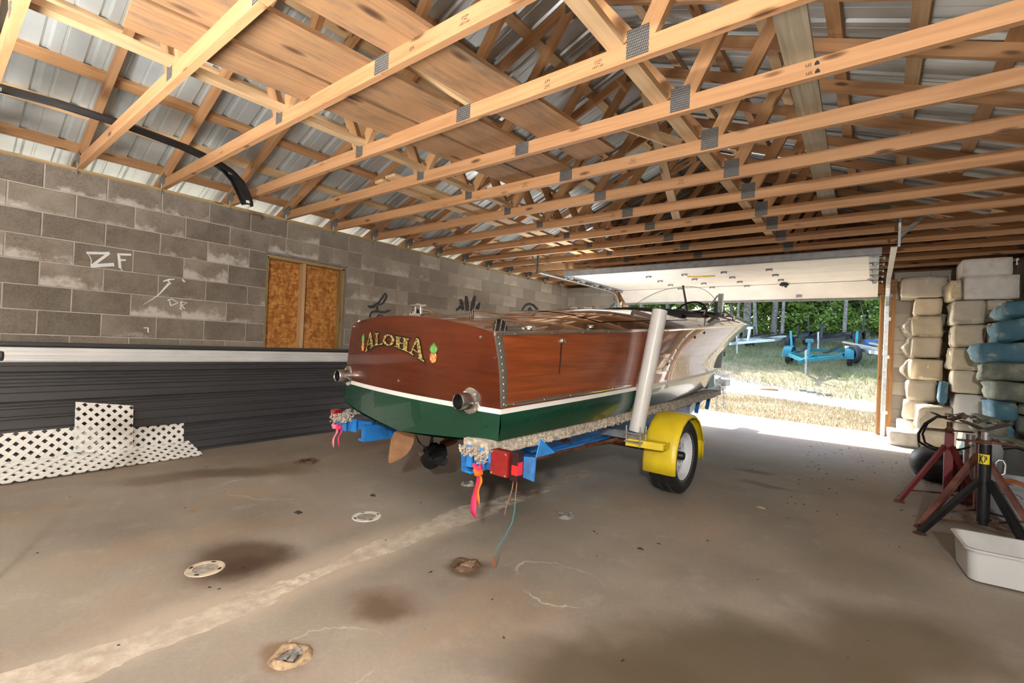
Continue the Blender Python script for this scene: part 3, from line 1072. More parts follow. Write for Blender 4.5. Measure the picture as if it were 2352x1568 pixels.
def hull_pt(u, k, sgn):
    """k: 0 keel .. 1 chine .. 2 stripe low .. 3 stripe top .. 4 sheer (fractions between)"""
    a_s, a_w, a_c, a_k = (u * ENDS[q] for q in 'swck')
    keel = Vector((0.0, a_k, kZ(a_k)))
    ch = Vector((cW(a_c), a_c, cZ(a_c)))
    wl = Vector((wW(a_w), a_w, wZ(a_w) - 0.012))
    wh = Vector((wW(a_w) - 0.002, a_w, wZ(a_w) + 0.014))
    shr = Vector((sW(a_s), a_s, sZ(a_s)))
    if k <= 1:
        p = keel.lerp(ch, k)
        p.z -= 0.012 * math.sin(math.pi * k)
    elif k <= 2:
        f = k - 1
        p = ch.lerp(wl, f)
        p.x += (0.010 * (1 - u) - 0.035 * max(0, u - 0.4)) * math.sin(math.pi * f)
    elif k <= 3:
        p = wl.lerp(wh, k - 2)
    else:
        f = k - 3
        p = wh.lerp(shr, f)
        b = 0.012 * (1 - u / 0.35) if u < 0.35 else -0.085 * min(1, (u - 0.35) / 0.35)
        if u > 0.9:
            b *= (1 - u) / 0.1
        p.x = max(0.004, p.x + b * math.sin(math.pi * f))
    x = sgn * p.x
    if u < 1e-6:
        p.y += camber(p.x)
    elif u < 0.05:
        p.y += camber(p.x) * (1 - u / 0.05)
    return Vector((x, p.y, p.z))


def hull_part(name, k0, k1, n, mats, sgn=None, off=0.0):
    m = MB()
    for sg in ((-1, 1) if sgn is None else (sgn,)):
        rows = []
        for u in US:
            rows.append([hull_pt(u, k0 + (k1 - k0) * j / n, sg) for j in range(n + 1)])
        m.grid(rows)
    return obj(name, m, mats, boat, smooth=True)


hull_part('hull_bottom', 0.0, 2.0, 10, M['bottom_green'])
hull_part('boot_stripe', 2.0, 3.0, 1, M['stripe'])
for sg in (1, -1):
    for i in range(5):
        f0, f1 = i / 5, (i + 1) / 5
        hull_part('side_plank', 3.0 + f0 + (0.0006 if i else 0), 3.0 + f1 - 0.0006, 6, M['mahog'], sg)
hull_part('plank_seam', 3.0, 3.999, 12, plain('seam_filler', (0.02, 0.008, 0.004), 0.5)).data.transform(Matrix.Diagonal((0.997, 1.0, 1.0, 1.0)))


def crown(a):
    return 0.070 + 0.085 * min(1, a / 1.8) - 0.05 * max(0, (a - 4.4) / 2.2)


def deck_pt(a, s):
    w = max(0.012, sW(a))
    f = min(1, abs(s) / w)
    y = a
    if a < 0.3:
        y = a + camber(s) * (1 - a / 0.3)
    return Vector((s, y, sZ(a) + crown(a) * (1 - f ** 2.2)))


def T(s, z, d=0.0):
    return Vector((s, camber(s) - d, z))


# transom: bottom, stripe, mahogany planks
def halfw(z):
    if z <= .768:
        return cW(0) + (wW(0) - cW(0)) * (z - .632) / (.768 - .632) if z > .632 else cW(0) * (z - .562) / .07
    return wW(0) + (sW(0) - wW(0)) * max(0, (z - .794) / (1.183 - .794)) + 0.012 * math.sin(math.pi * max(0, min(1, (z - .794) / .389)))


def transom(name, zlo, zhi, mat, nz=3):
    rows = []
    for j in range(nz + 1):
        row = []
        for i in range(33):
            q = i / 32 * 2 - 1
            lo, hi = zlo(q), zhi(q)
            z = lo + (hi - lo) * j / nz
            zz = min(z, 1.183)
            row.append(T(q * halfw(zz), z))
        rows.append(row)
    return obj(name, MB().grid(rows), mat, boat, smooth=True)


botz = lambda q: .562 + .07 * abs(q) + 1e-4
m = MB()
rows = []
for j in range(7):
    row = []
    for i in range(33):
        q = i / 32 * 2 - 1
        w = cW(0) + (wW(0) - cW(0)) * j / 6
        s = q * w
        lo = .562 + .07 * abs(s) / cW(0)
        row.append(T(s, lo + (.768 - lo) * j / 6))
    rows.append(row)
obj('transom_bottom', MB().grid(rows), M['bottom_green'], boat, smooth=True)
transom('transom_stripe', lambda q: .768, lambda q: .794, M['stripe'], 1)
topz = lambda q: 1.183 + crown(0) * (1 - abs(q) ** 2.2)
cuts = [.794, .925, 1.065]
for i, zl in enumerate(cuts):
    hi = (lambda q, z=cuts[i + 1] - .0003: z) if i < 2 else topz
    transom('transom_plank', lambda q, z=zl + (.0003 if i else 0): z, hi, M['mahog_t'], 4 if i < 2 else 6)

# deck: planks, covering boards, cockpit with black seats
def strip(name, a0, a1, f0, f1, mat, n=24, lift=0.0, sgn=(1, -1)):
    for sg in sgn:
        rows = []
        for i in range(n + 1):
            a = a0 + (a1 - a0) * i / n
            w = max(0.012, sW(a))
            rows.append([deck_pt(a, sg * w * (f0 + (f1 - f0) * j / 4)) + Vector((0, 0, lift)) for j in range(5)])
        obj(name, MB().grid(rows), mat, boat, smooth=True)


strip('covering_board', 0.0, 6.60, 0.80, 1.0, M['mahog_dark'], 46)
for f0, f1 in ((0.0, 0.2), (0.2, 0.4), (0.4, 0.6), (0.6, 0.8)):
    strip('deck_plank', 0.0, 1.15, f0 + 0.002, f1 - 0.002, M['mahog_d'], 12)
    strip('hatch_plank', 1.158, 2.75, f0 + 0.002, f1 - 0.002, M['mahog_d'], 16, 0.004)
    strip('foredeck_plank', 4.75, 6.58, f0 + 0.002, f1 - 0.002, M['mahog_d'], 18)
strip('side_deck', 2.758, 4.75, 0.66, 0.798, M['mahog_d'], 16)
# cockpit sole, liner and seats
lin = MB()
pts = []
for i in range(40):
    th = 2 * math.pi * i / 40
    q = 0.66 * sW(3.7)
    s = q * math.copysign(abs(math.cos(th)) ** 0.4, math.cos(th))
    a = 3.75 + 1.0 * math.copysign(abs(math.sin(th)) ** 0.4, math.sin(th))
    pts.append((s, a))
rows = [[deck_pt(a, s) + Vector((0, 0, 0.02)) for s, a in pts], [Vector((s * 0.97, 3.75 + (a - 3.75) * 0.97, 0.95)) for s, a in pts]]
obj('cockpit_liner', lin.grid(rows, closed_u=True), M['navy'], boat, smooth=True)
obj('coaming_pad', MB().tube([deck_pt(a, s) + Vector((0, 0, -0.012)) for s, a in pts], 0.028, 8, closed=True), M['navy'], boat, smooth=True)
for nm, a0, h in (('rear_seat_back', 2.86, 0.055), ('front_seat_back', 3.55, 0.05)):
    rows = []
    for da, hh in ((-0.06, -0.25), (-0.06, h * 0.8), (-0.03, h), (0.05, h), (0.09, h * 0.75), (0.16, -0.35)):
        rows.append([Vector((s, a0 + da, sZ(a0) + crown(a0) * (1 - (abs(s) / sW(a0)) ** 2.2) * 1.0 + hh - 0.03)) for s in [(-0.58 + 1.16 * i / 20) for i in range(21)]])
    obj(nm, MB().grid(rows), M['navy'], boat, smooth=True)

# lettering on the transom: slab-serif gold letters with black outlines
t = NT('gold_leaf')
vz = t.voro(t.obj(), 75.0)
M['gold'] = t.fin(t.ramp(vz, [(0.35, (0.13, 0.075, 0.01)), (0.62, (0.56, 0.43, 0.14))]), 0.35, 0.35)
M['outline'] = plain('black_outline', (0.004, 0.004, 0.004), 0.5)
LQ = dict(A=[(-.438, 1.004), (-.322, 1.050), (-.371, 1.139), (-.391, 1.139)], L=[(-.318, 1.054), (-.218, 1.066), (-.224, 1.138), (-.320, 1.136)], O=[(-.214, 1.062), (-.086, 1.066), (-.090, 1.136), (-.219, 1.133)],
          H=[(-.084, 1.062), (.057, 1.037), (.058, 1.117), (-.086, 1.126)], B=[(.063, 1.034), (.202, .990), (.143, 1.121), (.124, 1.122)])
STK = {
    'L': [[(.0, 1), (.55, 1), (.55, .93), (.40, .91), (.40, .09), (.72, .09), (.90, .16), (.95, .34), (1, .34), (1, 0), (0, 0), (0, .07), (.15, .09), (.15, .91), (.0, .93)]],
    'H': [[(0, 1), (.46, 1), (.46, .93), (.37, .91), (.37, .55), (.63, .55), (.63, .91), (.54, .93), (.54, 1), (1, 1), (1, .93), (.89, .91), (.89, .09), (1, .07), (1, 0), (.54, 0), (.54, .07), (.63, .09), (.63, .46), (.37, .46), (.37, .09), (.46, .07), (.46, 0), (0, 0), (0, .07), (.11, .09), (.11, .91), (0, .93)]],
    'A': [[(.42, 1), (.58, 1), (.90, .09), (1, .07), (1, 0), (.56, 0), (.56, .07), (.66, .09), (.595, .28), (.505, .28), (.545, .36), (.57, .36), (.455, .80), (.19, .09), (.30, .07), (.30, 0), (0, 0), (0, .07), (.095, .09)],
          [(.235, .28), (.61, .28), (.585, .35), (.26, .35)]],
}


def quadmap(Q, rect_a=False):
    bl, br, tr, tl = (Vector(p) for p in Q)

    def f(u, v):
        return bl.lerp(br, u).lerp(tl.lerp(tr, u), v)
    return f


def aquad(Q):
    """'A' outlines are drawn in a box as wide at the top as at the foot"""
    bl, br, tr, tl = (Vector(p) for p in Q)
    mid = (tl + tr) / 2
    half = (br - bl) / 2
    return [bl, br, mid + half, mid - half]


def tri_poly(poly):
    from mathutils.geometry import tessellate_polygon
    return tessellate_polygon([[Vector((p[0], p[1], 0)) for p in poly]])


def letter(ch, key):
    Q = aquad(LQ[key]) if ch == 'A' else LQ[key]
    mp = quadmap(Q)
    for mat, grow, d, nm in ((M['outline'], 0.0075, 0.0025, 'outline'), (M['gold'], 0.0, 0.0045, 'letter')):
        m = MB()
        polys = [[mp(*p) for p in poly] for poly in STK.get(ch, [])]
        if ch == 'O':
            ring = []
            n = 40
            outer, inner = [], []
            for i in range(n):
                th = 2 * math.pi * i / n
                o_ = mp(.5 + .5 * math.cos(th), .5 + .5 * math.sin(th))
                i_ = mp(.5 + .27 * math.cos(th), .5 + .38 * math.sin(th))
                ctr = mp(.5, .5)
                outer.append(o_ + (o_ - ctr).normalized() * grow)
                inner.append(i_ - (i_ - ctr).normalized() * grow)
            vs = [T(p.x, p.y, d) for p in outer] + [T(p.x, p.y, d) for p in inner]
            m.add(vs, [(i, (i + 1) % n, n + (i + 1) % n, n + i) for i in range(n)])
        for k, P in enumerate(polys):
            area = sum(P[i].x * P[(i + 1) % len(P)].y - P[(i + 1) % len(P)].x * P[i].y for i in range(len(P)))
            sg = 1 if area > 0 else -1
            Qp = []
            for i in range(len(P)):
                a_, b_, c_ = P[i - 1], P[i], P[(i + 1) % len(P)]
                n1 = Vector(((b_ - a_).y, -(b_ - a_).x)).normalized() * sg
                n2 = Vector(((c_ - b_).y, -(c_ - b_).x)).normalized() * sg
                nn = (n1 + n2)
                nn = nn.normalized() * min(1.6, 1 / max(0.4, nn.length / 2)) if nn.length > 1e-3 else n1
                Qp.append(b_ + nn * grow)
            tris = tri_poly(Qp)
            m.add([T(p.x, p.y, d + 0.0002 * k) for p in Qp], [tuple(x) for x in tris])
        o = obj(nm, m, mat, boat)
        if nm == 'letter':
            prev['label'] = 'black outline of the letter ' + ch
            o['label'] = 'gold letter ' + ch
        prev = o


for ch, key in (('A', 'A'), ('L', 'L'), ('O', 'O'), ('H', 'H'), ('A', 'B')):
    letter(ch, key)

t = NT('pineapple_skin')
vz = t.voro(t.mapping(t.obj(), rot=(0, math.radians(45), 0)), 85.0, out='Distance')
M['pine_skin'] = t.fin(t.ramp(vz, [(0.25, (0.85, 0.55, 0.22)), (0.5, (0.62, 0.20, 0.05)), (0.75, (0.35, 0.09, 0.02))]), 0.5)
M['pine_leaf'] = plain('pineapple_leaf', (0.13, 0.36, 0.10), 0.5, 0, 0.4, 60)
for cx_, zb, zm, zt, hw_ in ((.2715, .993, 1.052, 1.112, .0265), (-.478, 1.008, 1.067, 1.135, .0185)):
    m = MB()
    n = 24
    ring = []
    for i in range(n):
        th = 2 * math.pi * i / n
        ring.append(T(cx_ + hw_ * math.copysign(abs(math.cos(th)) ** 0.75, math.cos(th)), (zb + zm) / 2 + (zm - zb) / 2 * math.sin(th), 0.003))
    m.add(ring, [tuple(range(n))])
    fr = obj('pineapple_fruit', m, M['pine_skin'], boat)
    m = MB()
    for i in range(11):
        q = (i - 5) / 5
        b = Vector((cx_ + q * hw_ * 0.45, zm - 0.004))
        tip = Vector((cx_ + q * hw_ * 1.15, zm + (zt - zm) * (1 - 0.45 * abs(q))))
        sdv = Vector((hw_ * 0.22, 0))
        mid = b.lerp(tip, 0.45) + Vector((q * 0.004, 0))
        m.add([T(*(b - sdv), 0.0034 + 0.0001 * i), T(*(b + sdv), 0.0034 + 0.0001 * i), T(*(mid + sdv * 0.9), 0.0034 + 0.0001 * i), T(*tip, 0.0034 + 0.0001 * i), T(*(mid - sdv * 0.9), 0.0034 + 0.0001 * i)], [(0, 1, 2, 3, 4)])
    obj('pineapple_leaves', m, M['pine_leaf'], boat)

# chrome: corner strip, rub rails, exhausts, vents, cleat, hinges
m = MB()
rows = []
for k in np.linspace(3.02, 3.99, 14):
    p = hull_pt(0.0, k, 1)
    q = hull_pt(0.0078, k, 1)
    rows.append([p + Vector((0.003, -0.004, 0)), p + Vector((0.006, 0.004, 0)), q + Vector((0.005, 0.0, 0)), q + Vector((0.0, 0.002, 0))])
obj('corner_trim', m.grid(rows), M['chrome'], boat, smooth=True)
m = MB()
for k in np.linspace(3.06, 3.94, 11):
    p = (hull_pt(0.0, k, 1) + hull_pt(0.0075, k, 1)) / 2 + Vector((0.006, 0, 0))
    m.tube([p, p + Vector((0.005, 0, 0))], 0.006, 8)
stuff(obj('trim_screws', m, M['chrome'], boat, smooth=True))
for sg in (1, -1):
    m = MB()
    path = [hull_pt(u, 3.995, sg) + Vector((sg * 0.006, 0, -0.004)) for u in US]
    m.tube(path, 0.013, 8)
    obj('rub_rail', m, M['chrome'], boat, smooth=True)
    path = [hull_pt(u, 3.05, sg) + Vector((sg * 0.006, 0, 0)) for u in np.linspace(0.006, 0.245, 16)]
    obj('lower_rail', MB().tube(path, [0.004] + [0.012] * 14 + [0.003], 8), M['chrome'], boat, smooth=True)
m = MB()
for u in np.linspace(0.02, 0.6, 14):
    p = hull_pt(u, 3.985, 1) + Vector((0.012, 0, -0.002))
    m.tube([p, p + Vector((0.008, 0, 0))], 0.005, 6)
for u in np.linspace(0.015, 0.235, 6):
    p = hull_pt(u, 3.05, 1) + Vector((0.012, 0, 0))
    m.tube([p, p + Vector((0.008, 0, 0))], 0.005, 6)
stuff(obj('rail_screws', m, M['chrome'], boat, smooth=True))
m = MB()
for i in range(31):
    q = i / 30 * 2 - 1
for sg in (1, -1):
    s_, z_ = (.555, .815) if sg > 0 else (-.685, .822)
    y0 = camber(s_)
    ex = obj('exhaust_pipe', MB().lathe([(0.045, 0.02), (0.045, -0.085), (0.040, -0.092), (0.036, -0.085), (0.036, 0.01), (0.0, 0.01)], (s_, y0, z_), (0, 1, 0), 28), M['steel'], boat, smooth=True)
    obj('exhaust_bore', MB().lathe([(0.0, -0.045), (0.0358, -0.045)], (s_, y0, z_), (0, 1, 0), 28).lathe([(0.0355, -0.086), (0.0355, -0.045)], (s_, y0, z_), (0, 1, 0), 28), M['black_rubber'], ex)  # dark disc and lining, shade inside the pipe put into the colour
    obj('exhaust_flange', MB().lathe([(0.0, -0.006), (0.060, -0.008), (0.070, -0.004), (0.070, 0.02)], (s_, y0, z_), (0, 1, 0), 32), M['chrome'], ex, smooth=True)
    b = MB()
    for i in range(4):
        th = math.pi / 4 + i * math.pi / 2
        b.tube([(s_ + 0.058 * math.cos(th), y0 - 0.012, z_ + 0.058 * math.sin(th)), (s_ + 0.058 * math.cos(th), y0 - 0.004, z_ + 0.058 * math.sin(th))], 0.006, 8)
    stuff(obj('flange_screws', b, M['chrome'], ex, smooth=True))


def vent(a, s, ang=0.0, size=1.0):
    """clam shell vent, opening aft, with three bars"""
    base = deck_pt(a, s)
    nrm = (deck_pt(a, s + 0.02) - base).cross(deck_pt(a + 0.02, s) - base).normalized()
    if nrm.z < 0:
        nrm = -nrm
    fwd = Vector((math.sin(ang), math.cos(ang), 0))
    fwd = (fwd - nrm * fwd.dot(nrm)).normalized()
    sd_ = fwd.cross(nrm)
    rows = []
    L, Wd, H = 0.25 * size, 0.055 * size, 0.048 * size
    for i in range(13):
        u = i / 12
        k = math.sqrt(max(0, 1 - u ** 2.2))
        row = []
        for j in range(13):
            th = math.pi * j / 12
            row.append(base + fwd * (u * L) + sd_ * (math.cos(th) * Wd * k) + nrm * (math.sin(th) * H * (k if i < 12 else 0) * (1 - 0.25 * u)))
        rows.append(row)
    vv = obj('clamshell_vent', MB().grid(rows), M['chrome'], boat, smooth='all')
    vv.data.materials[0] = M['chrome']
    b = MB()
    for j in (3, 6, 9):
        th = math.pi * j / 12
        p = base + sd_ * (math.cos(th) * Wd * 0.92) + fwd * 0.004
        b.tube([p, p + nrm * (math.sin(th) * H * 0.97)], 0.0035, 6)
    obj('vent_bars', b, M['chrome'], vv, smooth=True)
    b = MB()
    ring = [base + sd_ * (math.cos(math.pi * j / 12) * Wd * 0.95) + nrm * (math.sin(math.pi * j / 12) * H * 0.95) + fwd * 0.03 for j in range(13)]
    b.add(ring, [tuple(range(13))])
    obj('vent_throat', b, M['black_rubber'], vv)


vent(0.13, 0.60)
vent(0.20, -0.22)
vent(0.26, 0.24, 0.5)
vent(1.95, 0.47, 0.9, 1.05)
# stern cleat
b0 = deck_pt(0.10, -0.04)
m = MB()
m.tube([b0 + Vector((-0.085, 0, 0.062)), b0 + Vector((-0.05, 0, 0.058)), b0 + Vector((0, 0, 0.066)), b0 + Vector((0.05, 0, 0.058)), b0 + Vector((0.085, 0, 0.062))], [0.006, 0.010, 0.013, 0.010, 0.006], 10)
m.tube([b0 + Vector((-0.03, 0, 0)), b0 + Vector((-0.024, 0, 0.06))], 0.011, 10).tube([b0 + Vector((0.03, 0, 0)), b0 + Vector((0.024, 0, 0.06))], 0.011, 10)
m.obox(b0 + Vector((0, 0, 0.004)), (0.11, 0.05, 0.012))
obj('stern_cleat', m, M['chrome'], boat, smooth=True)
for a_, s_ in ((2.02, -0.15), (2.06, -0.02)):
    p = deck_pt(a_, s_)
    obj('hatch_hinge', MB().obox(p + Vector((0, 0, 0.010)), (0.085, 0.06, 0.012)).tube([p + Vector((-0.04, 0.02, 0.022)), p + Vector((0.04, 0.02, 0.022))], 0.012, 8), M['chrome'], boat, smooth=True)
for a_, s_ in ((0.9, 0.70), (0.02, -0.60), (0.3, 0.66)):
    p = deck_pt(a_, s_)
    obj('deck_fitting', MB().lathe([(0.02, 0), (0.016, 0.012), (0.0, 0.016)], p, (0, 0, 1), 14).bar(p + Vector((-0.02, 0, 0.016)), p + Vector((0.02, 0, 0.016)), 0.008, 0.008), M['chrome'], boat, smooth=True)
# through-hull with the dark weep line below it
p = hull_pt(0.081, 3.86, 1)
obj('through_hull', MB().lathe([(0.018, 0.0), (0.014, 0.02), (0.0, 0.022)], p, (1, 0, 0), 14), M['chrome'], boat, smooth=True)
rows = []
for k in np.linspace(3.84, 3.38, 12):
    q = hull_pt(0.081, k, 1)
    w_ = 0.009 * (1 - (3.84 - k) * 0.9)
    rows.append([q + Vector((0.0018, -w_, 0)), q + Vector((0.0018, w_, 0))])
obj('weep_stain', MB().grid(rows), plain('weep_stain', (0.02, 0.006, 0.003), 0.4, coat=1.0), boat)
for u, k in ((0.34, 3.33), (0.30, 3.06), (0.40, 3.80), (0.43, 3.88)):
    p = hull_pt(u, k, 1)
    obj('hull_fitting', MB().lathe([(0.014, -0.002), (0.012, 0.006), (0.0, 0.008)], p, (1, 0, 0), 12), M['chrome'] if k < 3.5 else M['black_rubber'], boat, smooth=True)
for s_, z_ in ((.60, 1.155), (-.64, 1.170), (-.02, .86)):
    obj('transom_fitting', MB().lathe([(0.009, 0.0), (0.007, -0.008), (0, -0.010)], T(s_, z_), (0, 1, 0), 12), M['chrome'], boat, smooth=True)

# windshield, steering wheel
t = NT('windshield_glass')
_tr, _gl, _fr, _mx = t.n('BsdfTransparent'), t.n('BsdfGlossy'), t.n('Fresnel'), t.n('MixShader')
_tr.inputs[0].default_value = (0.94, 0.97, 0.96, 1)
_gl.inputs['Roughness'].default_value = 0.02
_fr.inputs[0].default_value = 1.3
_mx.inputs[0].default_value = 0.06
t.l(_tr.outputs[0], _mx.inputs[1])
t.l(_gl.outputs[0], _mx.inputs[2])
t.l(_mx.outputs[0], t.t.nodes['Material Output'].inputs[0])
M['glass'] = t.m
wsb, wst = [], []
for i in range(25):
    q = i / 24 * 2 - 1
    s = 0.60 * q
    a = 4.55 - 0.55 * abs(q) ** 1.7
    base = deck_pt(4.78, s * 0.9)
    hgt = 0.30 * (1 - abs(q) ** 2.2) ** 0.8 + 0.012
    b_ = Vector((s, a, sZ(4.5) + crown(4.5) * (1 - (abs(s) / .78) ** 2.2) + 0.005))
    wsb.append(b_)
    wst.append(b_ + Vector((0, -0.10 * (1 - q * q), hgt)))
ws = obj('windshield', MB().grid([wsb, wst]), M['glass'], boat, smooth='all')
obj('windshield_edge', MB().tube(wst, 0.0035, 6), M['chrome'], ws, smooth=True)
obj('windshield_sill', MB().tube(wsb, 0.010, 6), M['chrome'], ws, smooth=True)
obj('windshield_post', MB().tube([wsb[12] + Vector((0.0, 0, -0.02)), wst[12] + Vector((-0.05, 0, 0.02))], 0.014, 8), M['mahog_dark'], ws, smooth=True)
p = wsb[23]
m = MB()
m.obox(p + Vector((0.01, 0.0, 0.13)), (0.05, 0.05, 0.22), Euler((0.1, 0.0, 0)).to_matrix())
m.tube([p + Vector((0, 0, 0.22)), p + Vector((0.03, 0.08, 0.05)), p + Vector((0.10, 0.16, -0.02))], 0.012, 8)
m.tube([p + Vector((-0.03, 0.0, 0.22)), p + Vector((-0.16, -0.06, -0.02))], 0.010, 8)
obj('windshield_bracket', m, M['galv'], ws, smooth=True)
obj('bracket_panel', MB().obox(p + Vector((-0.035, 0.01, 0.075)), (0.06, 0.02, 0.14)), plain('green_panel', (0.03, 0.075, 0.06), 0.4), ws)
for s_ in (0.42, 0.50):
    q0 = deck_pt(4.3, s_ * 1.32)
    obj('spotlight_bracket', MB().tube([q0 + Vector((-0.06, -0.1, 0.03)), q0 + Vector((0, 0, 0.03)), q0 + Vector((0.05, 0.14, 0.02))], 0.009, 8).tube([q0, q0 + Vector((0, 0, 0.03))], 0.02, 10), M['chrome'], boat, smooth=True)
cw = Vector((0.245, 3.98, 1.60))
ax = Vector((0, -0.80, 0.60)).normalized()
m = MB()
e1 = ax.cross(Vector((1, 0, 0))).normalized()
ring = [cw + (Vector((1, 0, 0)) * math.cos(th) + e1 * math.sin(th)) * 0.185 for th in [2 * math.pi * i / 40 for i in range(40)]]
m.tube(ring, 0.012, 8, closed=True)
for th in (0.5, math.pi - 0.5, -math.pi / 2):
    m.tube([cw, cw + (Vector((1, 0, 0)) * math.cos(th) + e1 * math.sin(th)) * 0.18], 0.008, 8)
sw = obj('steering_wheel', m, M['black_steel'], boat, smooth=True)
obj('steering_hub', MB().tube([cw + ax * 0.02, cw - ax * 0.25], 0.028, 12), M['chrome'], sw, smooth=True)
# folding light pole lying on the foredeck
p0 = deck_pt(5.3, 0.18)

# running gear
rp = [(-.139, .164, .53), (-.18, .13, .540), (-.211, .104, .52), (-.241, .079, .492), (-.255, .067, .442), (-.259, .063, .368), (-.261, .062, .295), (-.25, .071, .287), (-.212, .103, .312), (-.173, .136, .35), (-.152, .153, .389), (-.14, .164, .431), (-.136, .167, .478)]
nn = Vector((-math.sin(math.radians(40)), math.cos(math.radians(40)), 0)) * 0.007
m = MB()
k = len(rp)
m.add([Vector(p) - nn for p in rp] + [Vector(p) + nn for p in rp], [tuple(range(k)), tuple(range(2 * k - 1, k - 1, -1))] + [(i, (i + 1) % k, k + (i + 1) % k, k + i) for i in range(k)])
rd = obj('rudder', m, M['bronze'], boat, smooth=True)
obj('rudder_stock', MB().tube([(-.17, .14, .52), (-.17, .14, .60)], 0.015, 10), M['bronze'], rd, smooth=True)
hub = Vector((-.205, .37, .345))
sdir = Vector((0.03, 1.0, 0.20)).normalized()
m = MB().lathe([(0.0, -0.075), (0.014, -0.074), (0.02, -0.05), (0.03, -0.045), (0.036, 0.05), (0.0, 0.05)], hub, sdir, 20)
pr = obj('propeller', m, M['prop_m'], boat, smooth=True)
e1 = Vector((1, 0, 0))
e1 = (e1 - sdir * e1.dot(sdir)).normalized()
e2 = sdir.cross(e1)
for kx in range(4):
    th0 = math.radians(-85 + 90 * kx)
    rows = []
    for i in range(9):
        rr_ = 0.03 + 0.140 * i / 8
        chord = 0.155 * (math.sin(math.pi * (0.14 + 0.80 * i / 8)) ** 0.8)
        pitch = math.radians(58 - 34 * i / 8)
        row = []
        for j in range(7):
            q = (j / 6 - 0.5) * chord
            ang = th0 + (q * math.cos(pitch)) / rr_ + 0.30 * (i / 8) ** 2
            d = e1 * math.cos(ang) + e2 * math.sin(ang)
            row.append(hub + d * rr_ + sdir * (-q * math.sin(pitch)))
        rows.append(row)
    bl = obj('blade', MB().grid(rows), M['prop_m'], pr, smooth='all')
    md = bl.modifiers.new('thickness', 'SOLIDIFY')
    md.thickness = 0.005
    md.offset = 0
m = MB()
m.tube([hub - sdir * 0.07, hub - sdir * 0.095], 0.016, 6)
obj('shaft_nut', m, plain('brass_nut', (0.35, 0.27, 0.14), 0.4, 0.7), pr)
obj('propeller_shaft', MB().tube([hub, hub + sdir * 1.05], 0.013, 10), M['prop_m'], boat, smooth=True)
m = MB()
p = hub + sdir * 0.16
m.lathe([(0.0, -0.07), (0.028, -0.06), (0.030, 0.05), (0.02, 0.075), (0.0, 0.08)], p, sdir, 16)
m.bar(p + Vector((0, 0, 0.01)), Vector((p.x + 0.005, p.y + 0.01, .575)), 0.085, 0.016, (1, 0, 0))
obj('shaft_strut', m, plain('brown_bronze', (0.20, 0.06, 0.025), 0.5, 0.4, 0.3, 12), boat, smooth=True)

# ------------------------------------------------------------------ the trailer
trl = thing('boat_trailer', 'blue steel boat trailer with yellow fenders and carpeted bunks under the runabout', 'trailer', (BO[0], BO[1], 0), -BA)
M['blue'] = plain('blue_frame_paint', (0.02, 0.17, 0.50), 0.4, 0, 0.2, 7, grime=(0.015, 0.05, 0.12))
M['blue2'] = plain('bright_blue_paint', (0.03, 0.26, 0.72), 0.38, 0, 0.15, 7, grime=(0.05, 0.10, 0.20))
M['yellow'] = plain('yellow_fender_paint', (0.78, 0.58, 0.02), 0.38, 0, 0.1, 5, grime=(0.66, 0.48, 0.04))
M['carpet'] = plain('tan_bunk_carpet', (0.54, 0.47, 0.385), 0.98, 0, 0.35, 40, bumps=0.8)
M['tread'] = plain('tire_rubber', (0.016, 0.016, 0.017), 0.62, 0, 0.3, 12)
M['pvc'] = plain('white_pvc_pipe', (0.62, 0.61, 0.59), 0.35, 0, 0.05, 6, grime=(0.66, 0.64, 0.61))
M['white_rim'] = plain('white_wheel_paint', (0.70, 0.72, 0.76), 0.35, 0, 0.05, 6)
M['red_lens'] = plain('red_lens', (0.28, 0.006, 0.008), 0.18, 0, 0.15, 30, coat=1.0)
for sg in (1, -1):
    m = MB()
    m.bar((sg * 0.50, 0.02, 0.455), (sg * 0.50, 3.4, 0.47), 0.045, 0.11)
    m.bar((sg * 0.50, 3.4, 0.47), (sg * 0.07, 5.25, 0.50), 0.045, 0.10)
    obj('side_rail', m, M['blue'], trl)
    obj('rail_flange', MB().bar((sg * 0.53, 0.02, 0.405), (sg * 0.53, 3.4, 0.42), 0.05, 0.012), M['blue2'], trl)
obj('rear_crossmember', MB().bar((-0.66, 0.50, 0.515), (0.62, 0.50, 0.49), 0.05, 0.06), M['blue'], trl)
obj('rear_stub', MB().bar((0.50, 0.02, 0.47), (0.78, 0.02, 0.50), 0.05, 0.07), M['blue'], trl)
obj('rear_stub', MB().bar((-0.68, 0.02, 0.50), (-0.50, 0.10, 0.50), 0.05, 0.06), M['blue'], trl)
obj('crossmember', MB().bar((-0.5, 2.9, 0.45), (0.5, 2.9, 0.45), 0.06, 0.06), M['blue'], trl)
obj('axle', MB().tube([(-0.85, 1.93, 0.31), (0.85, 1.93, 0.31)], 0.032, 12).bar((-0.62, 1.93, 0.355), (-0.44, 1.93, 0.355), 0.09, 0.06).bar((0.62, 1.93, 0.355), (0.44, 1.93, 0.355), 0.09, 0.06), M['rust'], trl)
for sg in (1, -1):
    sp = MB()
    for i in range(2):
        rows = [(sg * 0.54, 1.93 + d, 0.385 + 0.03 * abs(d / 0.4) ** 2 - 0.012 * i) for d in (-0.38 + 0.08 * i, -0.2, 0, 0.2, 0.38 - 0.08 * i)]
        for a_, b_ in zip(rows, rows[1:]):
            sp.bar(a_, b_, 0.05, 0.008)
    obj('leaf_spring', sp, M['rust'], trl)
obj('tongue', MB().bar((0, 4.3, 0.50), (0, 6.16, 0.555), 0.085, 0.10), plain('grey_tongue', (0.16, 0.19, 0.22), 0.35, 0.5, 0.2, 8), trl)
